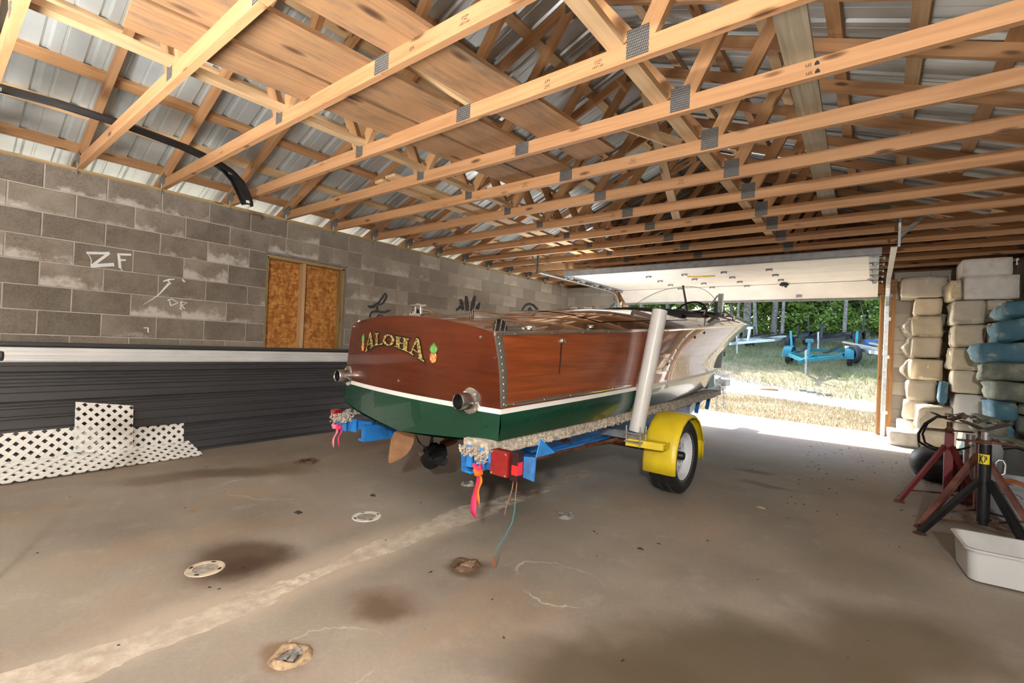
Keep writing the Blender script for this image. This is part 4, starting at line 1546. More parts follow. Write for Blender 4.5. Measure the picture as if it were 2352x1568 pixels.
obj('guide_crossbar', MB().bar((-0.88, 1.50, 0.468), (0.86, 1.50, 0.468), 0.055, 0.055), M['galv'], trl)
obj('brace_rod', MB().tube([(0.56, 0.55, 0.40), (0.70, 1.40, 0.44)], 0.013, 8).tube([(0.30, 0.25, 0.39), (0.66, 1.60, 0.40)], 0.016, 8), M['rust'], trl)
obj('rail_bolt', MB().tube([(0.51, 0.93, 0.47), (0.60, 0.93, 0.465)], 0.010, 8).tube([(0.52, 0.93, 0.47), (0.545, 0.93, 0.469)], 0.022, 6), M['rust'], trl)

# bunks: carpeted planks under the chines, fraying at the end
for sg in (1, -1):
    rows = []
    rr_ = random.Random(5 + sg)
    N = 70
    for i in range(N + 1):
        u = i / N
        a = -0.06 + 4.35 * u
        s = 0.655 if a < 2 else 0.655 - 0.20 * ((a - 2) / 2.7) ** 1.6
        zt = (0.608 if a < 0.8 else 0.608 + 0.030 * (a - 0.8)) - 0.0
        zt = cZ(max(0, a)) - 0.024 + 0.026 * -sg * s - 0.012 - 0.03 * max(0, (a - 2) / 2.7) if a < 4 else cZ(4.0) - 0.05 + 0.026 * -sg * s + 0.01 * (a - 4)
        zt = min(zt, 0.665)
        sag = [(-0.085, -0.038), (-0.085, -0.004), (-0.04, 0.0), (0.04, 0.0), (0.085, -0.004), (0.085, -0.042), (0.0, -0.046)]
        rows.append([(s + p + rr_.uniform(-.004, .004), a, zt + q + rr_.uniform(-.004, .004)) for p, q in sag])
    m = MB().grid(rows, closed_u=True)
    n7 = 7
    m.f.append(tuple(range(n7)))
    m.f.append(tuple(len(m.v) - n7 + k for k in range(n7)))
    bk = obj('bunk', m, M['carpet'], trl, smooth=True)
    tf = MB()
    for i in range(900):
        a = rr_.choice((rr_.uniform(-0.10, -0.02), rr_.uniform(-0.08, 0.5), rr_.uniform(-0.08, 2.4)))
        edge = sg * 0.655 + (rr_.uniform(-0.09, 0.09) if a < 0.0 else sg * 0.088)
        zc_ = 0.56 + rr_.uniform(-0.012, 0.035) - (0.02 if a < 0 else 0) + 0.022 * max(0, a - 0.6)
        if a < 0.02 and sg * (edge - sg * 0.655) > 0.03:
            zc_ -= rr_.uniform(0, 0.03)
        r_ = rr_.uniform(0.003, 0.006)
        tf.obox((edge, a, zc_), (r_ * 1.6, r_ * 1.6, r_ * 1.6), Euler((rr_.uniform(0, 3), rr_.uniform(0, 3), 0)).to_matrix())
    stuff(obj('carpet_fringe', tf, M['carpet'], bk))
    # end posts of the bunk, light plate with its gusset, lamp
    for s_ in (0.615, 0.70):
        obj('bunk_post', MB().bar((sg * s_, -0.055, 0.465), (sg * s_, -0.055, 0.575), 0.035, 0.012, (0, 1, 0)), M['blue2'], trl)
    x = lambda u: u if sg > 0 else -u + 0.125
    m = MB()
    m.prism([(x(.745), .555), (x(.745), .510), (x(1.035), .478), (x(1.040), .590)], lambda u, v, d: (u, d, v), -0.055, -0.047)
    m.add([(x(.745), -0.047, .575), (x(.745), 0.02, .575), (x(.62), 0.03, .50), (x(.745), -0.047, .51)], [(0, 1, 2, 3)])
    obj('light_plate', m, M['blue2'], trl) if sg > 0 else obj('light_plate', MB().bar((-.72, -.02, .50), (-.56, .0, .50), .012, .085), M['blue2'], trl)
    m = MB()
    m.prism([(-0.05, .590), (0.10, .590), (-0.02, .672)], lambda u, v, d: (d, u, v), x(1.036), x(1.042))
    if sg < 0:
        tl = obj('tail_lamp', MB().box((-.760, -.085, .525), (-.705, -.025, .598)), M['red_lens'], trl, bevel=0.006)
        continue
    obj('plate_gusset', m, M['blue2'], trl)
    tl = obj('tail_lamp', MB().box((min(x(.815), x(.925)), -0.118, .480), (max(x(.815), x(.925)), -0.060, .600)), M['red_lens'], trl, bevel=0.008)
    obj('lamp_housing', MB().box((min(x(.925), x(.972)), -0.100, .470), (max(x(.925), x(.972)), -0.050, .602)), plain('lamp_housing', (0.03, 0.008, 0.008), 0.4), tl, bevel=0.004)
    obj('side_reflector', MB().box((min(x(.940), x(.976)), -0.104, .500), (max(x(.940), x(.976)), -0.098, .545)).box((min(x(.9725), x(.976)), -0.098, .500), (max(x(.9725), x(.976)), -0.066, .560)), plain('red_reflector', (0.7, 0.015, 0.02), 0.2, coat=1.0), tl)
    b = MB()
    for p_, q_ in ((.826, .590), (.914, .590), (.826, .490), (.914, .490)):
        b.tube([(x(p_), -0.121, q_), (x(p_), -0.116, q_)], 0.005, 8)
    stuff(obj('lamp_screws', b, M['galv'], tl))
# trailing wires under the right lamp
m = MB()
m.tube([(.93, -.07, .475), (.925, -.075, .42), (.915, -.08, .38), (.905, -.09, .335), (.90, -.09, .30)], 0.003, 6)
m.tube([(.95, -.07, .47), (.952, -.08, .40), (.955, -.085, .36)], 0.0025, 6)
obj('wire', m, plain('copper_wire', (0.25, 0.13, 0.08), 0.6), trl, smooth=True)
wi = obj('wire', MB().tube([(.955, -.085, .37), (.958, -.09, .33), (.955, -.10, .28), (.935, -.12, .22), (.905, -.14, .16), (.90, -.15, .12)], 0.0028, 6), plain('teal_wire', (0.06, 0.20, 0.22), 0.5), trl, smooth=True)
obj('wire_end', MB().tube([(.90, -.15, .12), (.898, -.152, .07)], 0.004, 6), plain('red_wire_end', (0.30, 0.06, 0.03), 0.5), wi, smooth=True)

# PVC guide posts
for sg in (1, -1):
    top = (0.905, 1.60, 1.415) if sg > 0 else (-0.98, 1.56, 1.415)
    m = MB()
    d = (Vector(top) - Vector((sg * 0.815, 1.47, .505))).normalized()
    b0 = Vector((sg * 0.815, 1.47, .505))
    L = (Vector(top) - b0).length
    m.lathe([(0.0, 0.0), (0.056, 0.0), (0.056, L), (0.050, L), (0.050, L - 0.15), (0.0, L - 0.15)], b0, d, 26)
    gp = obj('guide_post', m, M['pvc'], trl, smooth=True)
    m = MB()
    m.obox((sg * 0.815, 1.47, .498), (0.13, 0.12, 0.012)).obox((sg * 0.815, 1.47, .435), (0.13, 0.12, 0.012))
    for p_ in (-0.055, 0.055):
        for q_ in (-0.048, 0.048):
            m.tube([(sg * 0.815 + p_, 1.47 + q_, .40), (sg * 0.815 + p_, 1.47 + q_, .55)], 0.005, 8)
            m.tube([(sg * 0.815 + p_, 1.47 + q_, .503), (sg * 0.815 + p_, 1.47 + q_, .516)], 0.010, 6)
    obj('post_clamp', m, M['galv_dull'], gp, smooth=True)

# fenders, wheels
WA, WZ, TR = 1.935, 0.288, 0.286
for sg in (1, -1):
    fp_ = [(1.612, .195), (1.610, .30), (1.634, .40), (1.677, .485), (1.740, .558), (1.83, .607), (1.935, .624), (2.04, .607), (2.130, .558), (2.193, .485), (2.236, .40), (2.262, .375), (2.238, .335), (2.240, .235)]
    rows = []
    for i, (a, z) in enumerate(fp_):
        a_p, z_p = fp_[max(i - 1, 0)]
        a_n, z_n = fp_[min(i + 1, len(fp_) - 1)]
        tn = Vector((a_n - a_p, z_n - z_p)).normalized()
        no = Vector((-tn.y, tn.x))
        if no.dot(Vector((a - WA, z - WZ))) < 0:
            no = -no
        row = []
        for s_, d_ in ((0.805, -0.014), (0.815, -0.004), (0.84, 0.0), (1.02, 0.002), (1.045, -0.004), (1.058, -0.014), (1.060, -0.026)):
            row.append((sg * s_, a + no.x * d_, z + no.y * d_))
        rows.append(row)
    fd = obj('fender', MB().grid(rows), M['yellow'], trl, smooth=True)
    md = fd.modifiers.new('thickness', 'SOLIDIFY')
    md.thickness = 0.006
    md.offset = 0
    md.use_even_offset = True
    obj('fender_arm', MB().bar((sg * 0.76, 1.42, .425), (sg * 1.01, 1.50, .415), 0.008, 0.045).bar((sg * 0.76, 1.47, .449), (sg * 1.01, 1.55, .439), 0.10, 0.006).bar((sg * 1.010, 1.50, .416), (sg * 1.012, 1.615, .416), 0.008, 0.045), M['yellow'], trl)
    c0_ = Vector((sg * 0.925, WA, WZ))
    axs = Vector((sg, 0, 0))
    tp = [(0.185, -0.085), (0.20, -0.098), (0.230, -0.108), (0.258, -0.105), (0.275, -0.092), (0.281, -0.075), (0.282, -0.03), (0.282, 0.03), (0.281, 0.075), (0.275, 0.092), (0.258, 0.105), (0.230, 0.108), (0.20, 0.098), (0.185, 0.085), (0.183, 0.0)]
    wh = obj('wheel', MB().lathe([(0.186, -0.07), (0.155, -0.06), (0.150, 0.045), (0.160, 0.066), (0.182, 0.080), (0.193, 0.092), (0.190, 0.084), (0.186, 0.074)], c0_, axs, 48), M['white_rim'], trl, smooth=True)
    ty = obj('tire', MB().lathe(tp, c0_, axs, 64, closed=True), M['tread'], wh, smooth=True)
    tb = MB()
    for i in range(54):
        th = 2 * math.pi * i / 54
        for j, w0 in enumerate((-0.068, -0.034, 0.0, 0.034, 0.068)):
            t2 = th + (0.058 if j % 2 else 0.0) + 0.02 * (j - 2)
            d = Vector((0, math.cos(t2), math.sin(t2)))
            tg = Vector((0, -math.sin(t2), math.cos(t2)))
            rot = Matrix((axs, tg, d)).transposed()
            tb.obox(c0_ + axs * (w0 if abs(w0) < 0.06 else w0 * 1.07) + d * (0.2835 if abs(w0) < 0.06 else 0.279), (0.028, 0.026, 0.010), rot @ Euler((0, 0, 0.35 if j % 2 else -0.3)).to_matrix())
    stuff(obj('tread_blocks', tb, M['tread'], wh))
    m = MB()
    n = 64
    prof = [(0.055, 0.030), (0.085, 0.044), (0.105, 0.042)]
    m.lathe([(0.030, 0.026), (0.060, 0.030), (0.088, 0.046)], c0_, axs, 48)
    for i in range(8):
        th = 2 * math.pi * (i + 0.5) / 8
        a_, b_ = th - 0.20, th + 0.20
        e = lambda r_, an, h: c0_ + axs * h + Vector((0, math.cos(an), math.sin(an))) * r_
        m.add([e(0.086, a_, 0.046), e(0.086, th, 0.047), e(0.086, b_, 0.046), e(0.152, b_ + 0.06, 0.030), e(0.154, th, 0.030), e(0.152, a_ - 0.06, 0.030)], [(0, 1, 2, 3, 4, 5)])
    obj('wheel_spokes', m, M['white_rim'], wh, smooth=False)
    obj('hub_cap', MB().lathe([(0.034, -0.05), (0.034, 0.075), (0.028, 0.084), (0.0, 0.086)], c0_, axs, 24).lathe([(0.075, -0.06), (0.075, 0.02), (0.0, 0.02)], c0_, axs, 24), M['black_steel'], wh, smooth=True)
    b = MB()
    for i in range(5):
        th = 2 * math.pi * i / 5
        p = c0_ + Vector((0, math.cos(th), math.sin(th))) * 0.057
        b.tube([p + axs * 0.02, p + axs * 0.047], 0.009, 6)
    stuff(obj('lug_nuts', b, M['galv'], wh))

# winch post, coupler, jack, chains
wp = MB().prism([(5.53, .56), (5.86, .56), (5.78, 1.06), (5.70, 1.06)], lambda u, v, d: (d, u, v), -0.035, 0.035)
obj('winch_post', wp, plain('dark_green_post', (0.018, 0.075, 0.062), 0.4, 0, 0.15, 5), trl)
obj('bow_stop', MB().tube([(-0.07, 5.64, 1.04), (0.07, 5.64, 1.04)], 0.04, 14), M['black_rubber'], trl, smooth=True)
obj('coupler', MB().obox((0, 6.25, .585), (0.11, 0.24, 0.11)).tube([(0, 6.34, .57), (0, 6.44, .56)], [0.06, 0.05], 14), M['galv'], trl, bevel=0.006)
obj('winch_box', MB().obox((0.03, 6.28, .655), (0.17, 0.26, 0.11)).tube([(0, 6.22, .71), (0, 6.22, .735)], 0.026, 10), M['galv_dull'], trl, bevel=0.008)
obj('support_leg', MB().tube([(0.0, 4.88, .01), (0.0, 4.88, .47)], 0.028, 12).obox((0, 4.88, .008), (0.12, 0.12, 0.014)), M['galv_dull'], trl, smooth=True)
for a_ in (3.55, 4.05):
    s_ = 0.655 - 0.20 * ((a_ - 2) / 2.7) ** 1.6
    for sg in (1, -1):
        obj('bunk_upright', MB().bar((sg * s_ * 0.95, a_, .44), (sg * s_, a_, .61), 0.04, 0.02, (0, 1, 0)), M['blue'], trl)


def chain(pts, name='chain'):
    c_ = MB()
    P = [Vector(p) for p in pts]
    seg = []
    tot = 0
    for a_, b_ in zip(P, P[1:]):
        nl = max(1, round((b_ - a_).length / 0.030))
        for i in range(nl):
            seg.append((a_.lerp(b_, (i + 0.5) / nl), (b_ - a_).normalized()))
    first = None
    for i, (p, d) in enumerate(seg):
        x_ = d.cross(Vector((1, 0.3, 0))).normalized()
        y_ = d.cross(x_)
        w_ = x_ if i % 2 else y_
        ring = []
        for k_ in range(12):
            th = 2 * math.pi * k_ / 12
            ring.append(p + d * 0.022 * math.cos(th) + w_ * 0.012 * math.sin(th))
        c_ = MB().tube(ring, 0.0042, 5, closed=True)
        obj('chain_link', c_, M['galv_dull'], trl, smooth='all')


chain([(0.07, 6.18, .57), (0.08, 6.20, .42), (0.07, 6.22, .30), (0.09, 6.23, .24)])
chain([(0.06, 5.98, .52), (0.03, 5.99, .34), (0.06, 6.00, .20)])
m = MB().tube([(0.05, 6.15, .53), (0.09, 6.22, .51), (0.12, 6.22, .44), (0.08, 6.2, .39), (0.06, 6.18, .36), (0.11, 6.2, .33), (0.12, 6.22, .27), (0.08, 6.24, .2), (0.04, 6.25, .16)], 0.004, 6)
m.tube([(0.04, 6.25, .165), (0.03, 6.25, .14), (0.04, 6.25, .115), (0.055, 6.25, .12), (0.055, 6.25, .14)], 0.005, 6)
obj('breakaway_cable', m, M['galv_dull'], trl, smooth=True)
obj('bow_line', MB().tube([(0.03, 6.26, 1.40), (0.035, 6.28, 1.25), (0.04, 6.28, 1.14)], 0.005, 6).tube([(0.04, 6.28, 1.15), (0.04, 6.28, 1.08)], 0.018, 8), M['black_rubber'], trl, smooth=True)

# plastic flagging tied to the bunk posts
def ribbon_thing(label, s, a, z, L, w, mat, tilt, sway, group='flagging tape tied to the trailer'):
    th = thing('flagging_tape', label, 'ribbon', (BO[0] + s * math.cos(BA) + a * math.sin(BA), BO[1] - s * math.sin(BA) + a * math.cos(BA), z), -BA + tilt, group)
    rows = []
    for i in range(13):
        u = i / 12
        x0 = sway * u ** 1.5 + 0.006 * math.sin(u * 7)
        y0 = 0.01 * math.sin(u * 5)
        ww = w * (0.35 + 0.65 * min(1, u * 5))
        cut = (0.03 if i == 12 else 0)
        rows.append([(x0 - ww / 2, y0, -L * u), (x0 + ww / 2, y0 + 0.004 * math.sin(u * 9), -L * u - cut)])
    o_ = obj('tape_tail', MB().grid(rows), mat, th, smooth='all')
    md = o_.modifiers.new('thickness', 'SOLIDIFY')
    md.thickness = 0.001
    kn = MB().tube([(-0.025, 0.0, 0.012), (0, -0.008, 0.0), (0.025, 0.0, 0.012)], [0.014, 0.010, 0.014], 8).obox((0, -0.004, 0.0), (0.026, 0.022, 0.02))
    obj('tape_knot', kn, mat, th, smooth=True)


M['pink'] = plain('pink_tape', (0.80, 0.035, 0.14), 0.5, 0, 0.1, 10)
M['lpink'] = plain('light_pink_tape', (0.85, 0.25, 0.35), 0.5, 0, 0.1, 10)
M['orange'] = plain('orange_tape', (0.90, 0.17, 0.02), 0.5, 0, 0.1, 10)
ribbon_thing('long hot pink flagging tape tied under the right end of the trailer', .695, -.075, .475, .225, .034, M['pink'], 0.1, -.012)
ribbon_thing('short orange flagging tape tied beside the long pink one', .712, -.088, .455, .130, .024, M['orange'], -0.15, .018)
ribbon_thing('pale pink flagging tape tied under the left end of the trailer', -.70, -.075, .48, .12, .022, M['lpink'], 0.1, -.01)
ribbon_thing('small red flagging tape beside the pale pink one at left trailer end', -.655, -.07, .48, .10, .014, M['pink'], 0.1, .004)

# ------------------------------------------------------------------ overhead garage door, rolled up under the trusses
door = struct(empty('door_1', ((DX0 + DX1) / 2, 7.6, 2.3)))
DC = Vector(((DX0 + DX1) / 2, 7.6, 2.3))
M['door'] = plain('cream_door_paint', (0.78, 0.755, 0.70), 0.5, 0, 0.06, 3)
xa, xb = DX0 + 0.03, DX1 - 0.04
secs = [((9.02, 2.075), (8.675, 2.292))] + [((8.665 - 0.508 * i, 2.30), (8.665 - 0.508 * i - 0.502, 2.30)) for i in range(4)]
for (ya, za), (yb_, zb_) in secs:
    dv = Vector((0, yb_ - ya, zb_ - za)).normalized()
    nv = Vector((0, dv.z, -dv.y))
    if nv.z < 0:
        nv = -nv
    m = MB()
    prof = [Vector((0, ya, za)), Vector((0, yb_, zb_)), Vector((0, yb_, zb_)) + nv * 0.045, Vector((0, ya, za)) + nv * 0.045]
    m.add([Vector((xa, p.y, p.z)) - DC for p in prof] + [Vector((xb, p.y, p.z)) - DC for p in prof],
          [(0, 1, 2, 3), (7, 6, 5, 4), (0, 4, 5, 1), (1, 5, 6, 2), (2, 6, 7, 3), (3, 7, 4, 0)])
    obj('door_section', m, M['door'], door)
m = MB()
m.box((xa - 0.02 - DC.x, 6.60 - DC.y, -0.008), (xb + 0.02 - DC.x, 6.613 - DC.y, 0.075)).box((xa - 0.02 - DC.x, 6.60 - DC.y, -0.010), (xb + 0.02 - DC.x, 6.66 - DC.y, -0.004)).box((xa - 0.02 - DC.x, 6.60 - DC.y, 0.072), (xb + 0.02 - DC.x, 6.66 - DC.y, 0.078))
obj('top_strut', m, M['steel_strut'], door)
obj('bottom_seal', MB().bar((xa - DC.x, 9.03 - DC.y, 2.06 - DC.z), (xb - DC.x, 9.03 - DC.y, 2.06 - DC.z), 0.05, 0.022), M['steel_strut'], door)
for xh in (-2.87, -2.31, -1.75, -1.17):
    for yh in (8.67, 8.16, 7.652, 7.144):
        p = Vector((xh, yh, 2.297)) - DC
        h = obj('hinge', MB().box((p.x - 0.04, p.y - 0.022, -0.012), (p.x + 0.04, p.y + 0.022, -0.004)).tube([(p.x - 0.042, p.y, -0.014), (p.x + 0.042, p.y, -0.014)], 0.008, 8).box((p.x - 0.038, p.y - 0.02, -0.03), (p.x - 0.03, p.y + 0.02, -0.008)).box((p.x + 0.03, p.y - 0.02, -0.03), (p.x + 0.038, p.y + 0.02, -0.008)), M['steel_strut'], door)
for xh in (xa + 0.05, xb - 0.05):
    obj('end_stile', MB().box((xh - 0.05 - DC.x, 6.66 - DC.y, -0.004), (xh + 0.05 - DC.x, 8.66 - DC.y, 0.0)), M['galv_dull'], door)
    for yh in (8.67, 8.16, 7.652, 7.144, 6.72):
        p = Vector((xh, yh, 2.297)) - DC
        sx = 1 if xh > -1 else -1
        obj('roller_hinge', MB().box((p.x - 0.045, p.y - 0.03, -0.016), (p.x + 0.045, p.y + 0.03, -0.006)).box((p.x - 0.02, p.y - 0.02, -0.055), (p.x + 0.03, p.y + 0.02, -0.012)).tube([(p.x, p.y, -0.02), (p.x + sx * 0.10, p.y, -0.02)], 0.006, 8).tube([(p.x + sx * 0.085, p.y, -0.02), (p.x + sx * 0.105, p.y, -0.02)], 0.022, 12), M['galv_dull'], door)
obj('latch', MB().obox((-1.18 - DC.x, 8.55 - DC.y, -0.03), (0.07, 0.10, 0.05)).tube([(-1.24 - DC.x, 8.55 - DC.y, -0.03), (-1.12 - DC.x, 8.55 - DC.y, -0.03)], 0.02, 10).obox((-1.16 - DC.x, 8.60 - DC.y, -0.05), (0.03, 0.05, 0.04)), M['black_steel'], door)
obj('lift_handle', MB().bar((-1.05 - DC.x, 8.93 - DC.y, 2.115 - DC.z), (-0.97 - DC.x, 8.93 - DC.y, 2.115 - DC.z), 0.05, 0.03), M['galv_dull'], door)
obj('safety_label', MB().box((-0.12 - DC.x, 8.52 - DC.y, -0.0062), (-0.07 - DC.x, 8.58 - DC.y, -0.0055)), plain('red_label', (0.5, 0.05, 0.04), 0.6), door)
st = obj('yellow_strap', MB().tube([(-2.32, 7.33, 2.285), (-2.20, 7.37, 2.282), (-2.05, 7.42, 2.287), (-1.94, 7.44, 2.292)], 0.010, 8), plain('yellow_strap', (0.62, 0.44, 0.05), 0.6))
tag(st, 'short yellow strap clinging under the cream garage door', 'strap')

for sg, x in ((-1, DX0 - 0.07), (1, DX1 + 0.075)):
    side_n = 'left' if sg < 0 else 'right'
    tr = thing('door_track', 'galvanized track of the garage door on the ' + side_n + ' side of the opening', 'door track', (x, YF, 0), 0, 'garage door tracks')
    path = [Vector((0, -0.05, 0.0)), Vector((0, -0.05, 1.86))]
    for i in range(1, 8):
        th = math.pi / 2 * i / 8
        path.append(Vector((0, -0.05 - 0.42 * (1 - math.cos(th)), 1.86 + 0.42 * math.sin(th))))
    path += [Vector((0, -0.48, 2.285)), Vector((0, -3.0, 2.285))]
    rows = []
    for i, p in enumerate(path):
        tn = (path[min(i + 1, len(path) - 1)] - path[max(i - 1, 0)]).normalized()
        no = Vector((0, tn.z, -tn.y))
        pr_ = []
        for u, v_ in ((-0.022, 0.03), (-0.022, -0.03), (0.024, -0.03), (0.028, -0.024), (0.028, -0.018)):
            pr_.append(p + Vector((-sg * u, 0, 0)) + no * v_)
        rows.append(pr_ + [q + Vector((sg * 0.002, 0, 0)) + no * 0.002 for q in reversed(pr_)])
    obj('track_channel', MB().grid(rows, closed_u=True), M['galv'], tr)
    h = MB()
    h.box((sg * 0.02, -3.02, 2.25), (sg * 0.024, -2.98, 2.58)).box((sg * 0.02, -3.02, 2.25), (sg * 0.045, -3.016, 2.58))
    obj('track_hanger', h, M['galv_dull'], tr)
    obj('hanger_brace', MB().bar((sg * 0.024, -3.0, 2.34), (sg * 0.22, -2.9, 2.56), 0.004, 0.035), M['galv_dull'], tr)
    obj('track_hanger', MB().box((sg * 0.02, -1.62, 2.25), (sg * 0.024, -1.58, 2.5)), M['galv_dull'], tr)
    h = MB()
    for z in (0.32, 1.15, 1.72):
        h.box((sg * 0.0 - 0.004, -0.05, z), (sg * 0.05 + 0.0, -0.028, z + 0.05)).box((min(0, sg * 0.06), -0.028, z), (max(0, sg * 0.06), -0.022, z + 0.05))
    obj('track_bracket', h, M['galv'], tr)
    obj('flag_bracket', MB().box((min(sg * 0.03, sg * 0.034), -0.20, 1.86), (max(sg * 0.03, sg * 0.034), -0.02, 2.22)).tube([(sg * 0.03, -0.1, 2.1), (sg * 0.06, -0.1, 2.1)], 0.035, 14), M['galv_dull'], tr)
cb = obj('pull_cable', MB().tube([(DX0 - 0.09, 8.95, 2.10), (DX0 - 0.20, 8.93, 2.06), (DX0 - 0.30, 8.92, 1.95), (DX0 - 0.31, 8.92, 1.86)], 0.008, 8).tube([(DX0 - 0.31, 8.92, 1.90), (DX0 - 0.31, 8.92, 1.74)], 0.026, 10), M['black_rubber'])
tag(cb, 'black handled loop of cable hanging from the left door track', 'cable')

# ------------------------------------------------------------------ steel sheets leaning on the block wall
t = NT('charcoal_sheet')
M['charcoal'] = t.fin(t.ramp(t.noise(t.mapping(t.obj(), scale=(1, 0.3, 2)), 3, 4), [(0.3, (0.050, 0.053, 0.059)), (0.7, (0.078, 0.082, 0.090))]), 0.30, 0.35)
M['bright_sheet'] = plain('bright_galvanized_sheet', (0.84, 0.86, 0.87), 0.36, 0.35, 0.06, 4)


def sheet(name, label, z0, z1, xf, y0, y1, ribs, mat, th=0.012):
    """corrugated sheet: cross-section along the lean, ribs listed as (height centre, half width, depth)"""
    prof = []
    zs = sorted([z0, z1] + [z for c_, h_, d_ in ribs for z in (c_ - h_ - 0.006, c_ - h_, c_ + h_, c_ + h_ + 0.006)])
    for z in zs:
        dep = 0.0
        for c_, h_, d_ in ribs:
            if c_ - h_ - 1e-6 <= z <= c_ + h_ + 1e-6:
                dep = d_
        prof.append((z, dep))
    rows = []
    for yy in [y0 + (y1 - y0) * k_ / 14 for k_ in range(15)]:
        rows.append([(xf(z, yy) + d, yy, z) for z, d in prof] + [(xf(z, yy) + d - th, yy, z) for z, d in reversed(prof)])
    m = MB().grid(rows, closed_u=True)
    n_ = len(rows[0])
    m.f.append(tuple(range(n_)))
    m.f.append(tuple(len(m.v) - 1 - k for k in range(n_)))
    me = m.mesh(name, mat)
    me.transform(Matrix.Translation((5.2, -(y0 + y1) / 2, 0)))
    o_ = bpy.data.objects.new(name, me)
    COL.objects.link(o_)
    o_.location = (-5.2, (y0 + y1) / 2, 0)
    return tag(o_, label, 'metal sheet', 'steel sheets leaning on the wall')


xfl = lambda off: (lambda z, y: -5.39 + off + (0.96 - z) * (0.40 - 0.03 * (y - 1.7)))
sheet('metal_sheet', 'charcoal steel roofing sheet rearmost of the lean, its top edge highest against the blocks', 0.03, 0.962, xfl(0.0), -0.9, 4.9, [(0.945, 0.012, 0.012), (0.50, 0.03, 0.012)], M['charcoal'])
sheet('metal_sheet', 'bright galvanized sheet showing as a silver band between the charcoal sheets', 0.02, 0.915, xfl(0.03), -0.85, 4.88, [(0.905, 0.008, -0.016), (0.870, 0.012, 0.014), (0.845, 0.004, -0.010), (0.823, 0.008, 0.014)], M['bright_sheet'])
sheet('metal_sheet', 'charcoal ribbed steel sheet in front, its foot on the slab', 0.0, 0.806, xfl(0.06), -0.8, 4.85,
      [(0.755, 0.018, 0.026), (0.690, 0.010, 0.012), (0.635, 0.010, 0.012), (0.545, 0.028, 0.030), (0.470, 0.007, 0.010), (0.395, 0.007, 0.010), (0.285, 0.028, 0.030), (0.215, 0.007, 0.010), (0.155, 0.007, 0.010), (0.06, 0.026, 0.026)], M['charcoal'])


# ------------------------------------------------------------------ white plastic lattice
def clip_poly(poly, a, b, c_):
    out = []
    for i in range(len(poly)):
        p, q = poly[i], poly[(i + 1) % len(poly)]
        dp, dq = a * p[0] + b * p[1] - c_, a * q[0] + b * q[1] - c_
        if dp >= 0:
            out.append(p)
        if (dp >= 0) != (dq >= 0):
            f_ = dp / (dp - dq)
            out.append((p[0] + (q[0] - p[0]) * f_, p[1] + (q[1] - p[1]) * f_))
    return out


def lattice(label, origin, ux, uz, w, h, pitch=0.054, sw=0.0285, name='lattice_panel', cutc=0.0):
    """panel in the plane of ux (along) and uz (up), origin at the lower near corner"""
    ux, uz = Vector(ux).normalized(), Vector(uz).normalized()
    nn_ = ux.cross(uz)
    th = thing(name, label, 'lattice', origin, 0, 'white lattice pieces')
    P = pitch * math.sqrt(2)
    rect = [(0, 0), (w, 0), (w - cutc, h), (0, h)]
    for dirn in (1, -1):
        k = -int((w + h) / P) - 2
        while k < int((w + h) / P) + 2:
            c0_ = k * P
            # band  c0 <= u + dirn*v <= c0 + sw*sqrt2
            poly = clip_poly(rect, 1, dirn, c0_)
            if len(poly) >= 3:
                poly = clip_poly(poly, -1, -dirn, -(c0_ + sw * math.sqrt(2)))
            k += 1
            if len(poly) < 3:
                continue
            d0 = 0.0 if dirn > 0 else 0.0045
            ctr = sum((Vector((p[0], p[1])) for p in poly), Vector((0, 0))) / len(poly)
            m = MB().prism(poly, lambda u, v, d: ux * (u - ctr.x) + uz * (v - ctr.y) + nn_ * d, d0, d0 + 0.005)
            o_ = obj('slat', m, M['white_plastic'], th)
            o_.location = ux * ctr.x + uz * ctr.y
    return th


fd_ = Vector((-0.09, 1, 0)).normalized()
lattice('white plastic lattice lying lowest along the foot of the dark sheets, longest piece', (-4.66, -0.35, 0.006), (-0.02, 1, 0.0), (-0.30, 0, 0.13), 1.98, 0.24, cutc=0.05)
lattice('white plastic lattice leaning behind the lowest piece against the dark sheets', (-4.845, -0.4, 0.006), (-0.045, 1, 0.0), (-0.42, 0, 1), 1.95, 0.315, cutc=-0.03)
lattice('square white plastic lattice standing up above the other lattice pieces', (-4.885, 0.80, 0.125), (-0.02, 1, -0.16), (-0.36, 0.05, 1), 0.375, 0.40)
lattice('white plastic lattice strip lying on top of the lowest piece, nearest the left edge', (-4.62, -0.35, 0.012), (-0.03, 1, 0.0), (-0.30, 0, 0.15), 1.36, 0.16)

# cordless tool at the left edge, standing on a steel drum stool
dst = thing('tool_stand', 'slim steel pole stand just beyond the left picture edge under the cordless tool', 'stand', (-2.42, 0.03, 0))
obj('pole', MB().tube([(0, 0, .01), (0, 0, .75)], .011, 12), M['black_steel'], dst, smooth=True)
obj('top_plate', MB().box((-.06, -.05, .75), (.06, .05, .762)), M['black_steel'], dst)
obj('foot_plate', MB().lathe([(0, 0), (.12, 0), (.12, .008), (.02, .014), (0, .014)], (0, 0, 0), (0, 0, 1), 28), M['black_steel'], dst, smooth=True)
tl_ = thing('cordless_tool', 'blue and black cordless tool cut off by the left picture edge', 'power tool', (-2.40, 0.075, 0.7635), 1.1)
obj('battery', MB().box((-0.04, -0.04, 0.0), (0.055, 0.045, 0.075)), M['black_rubber'], tl_, bevel=0.010)
obj('tool_body', MB().tube([(0, 0, 0.07), (0.0, 0.0, 0.10), (-0.015, 0, 0.20)], [0.028, 0.022, 0.024], 14).tube([(0.07, 0.02, 0.225), (-0.10, -0.02, 0.225)], 0.034, 16), plain('blue_tool_plastic', (0.01, 0.12, 0.22), 0.4), tl_, smooth=True)
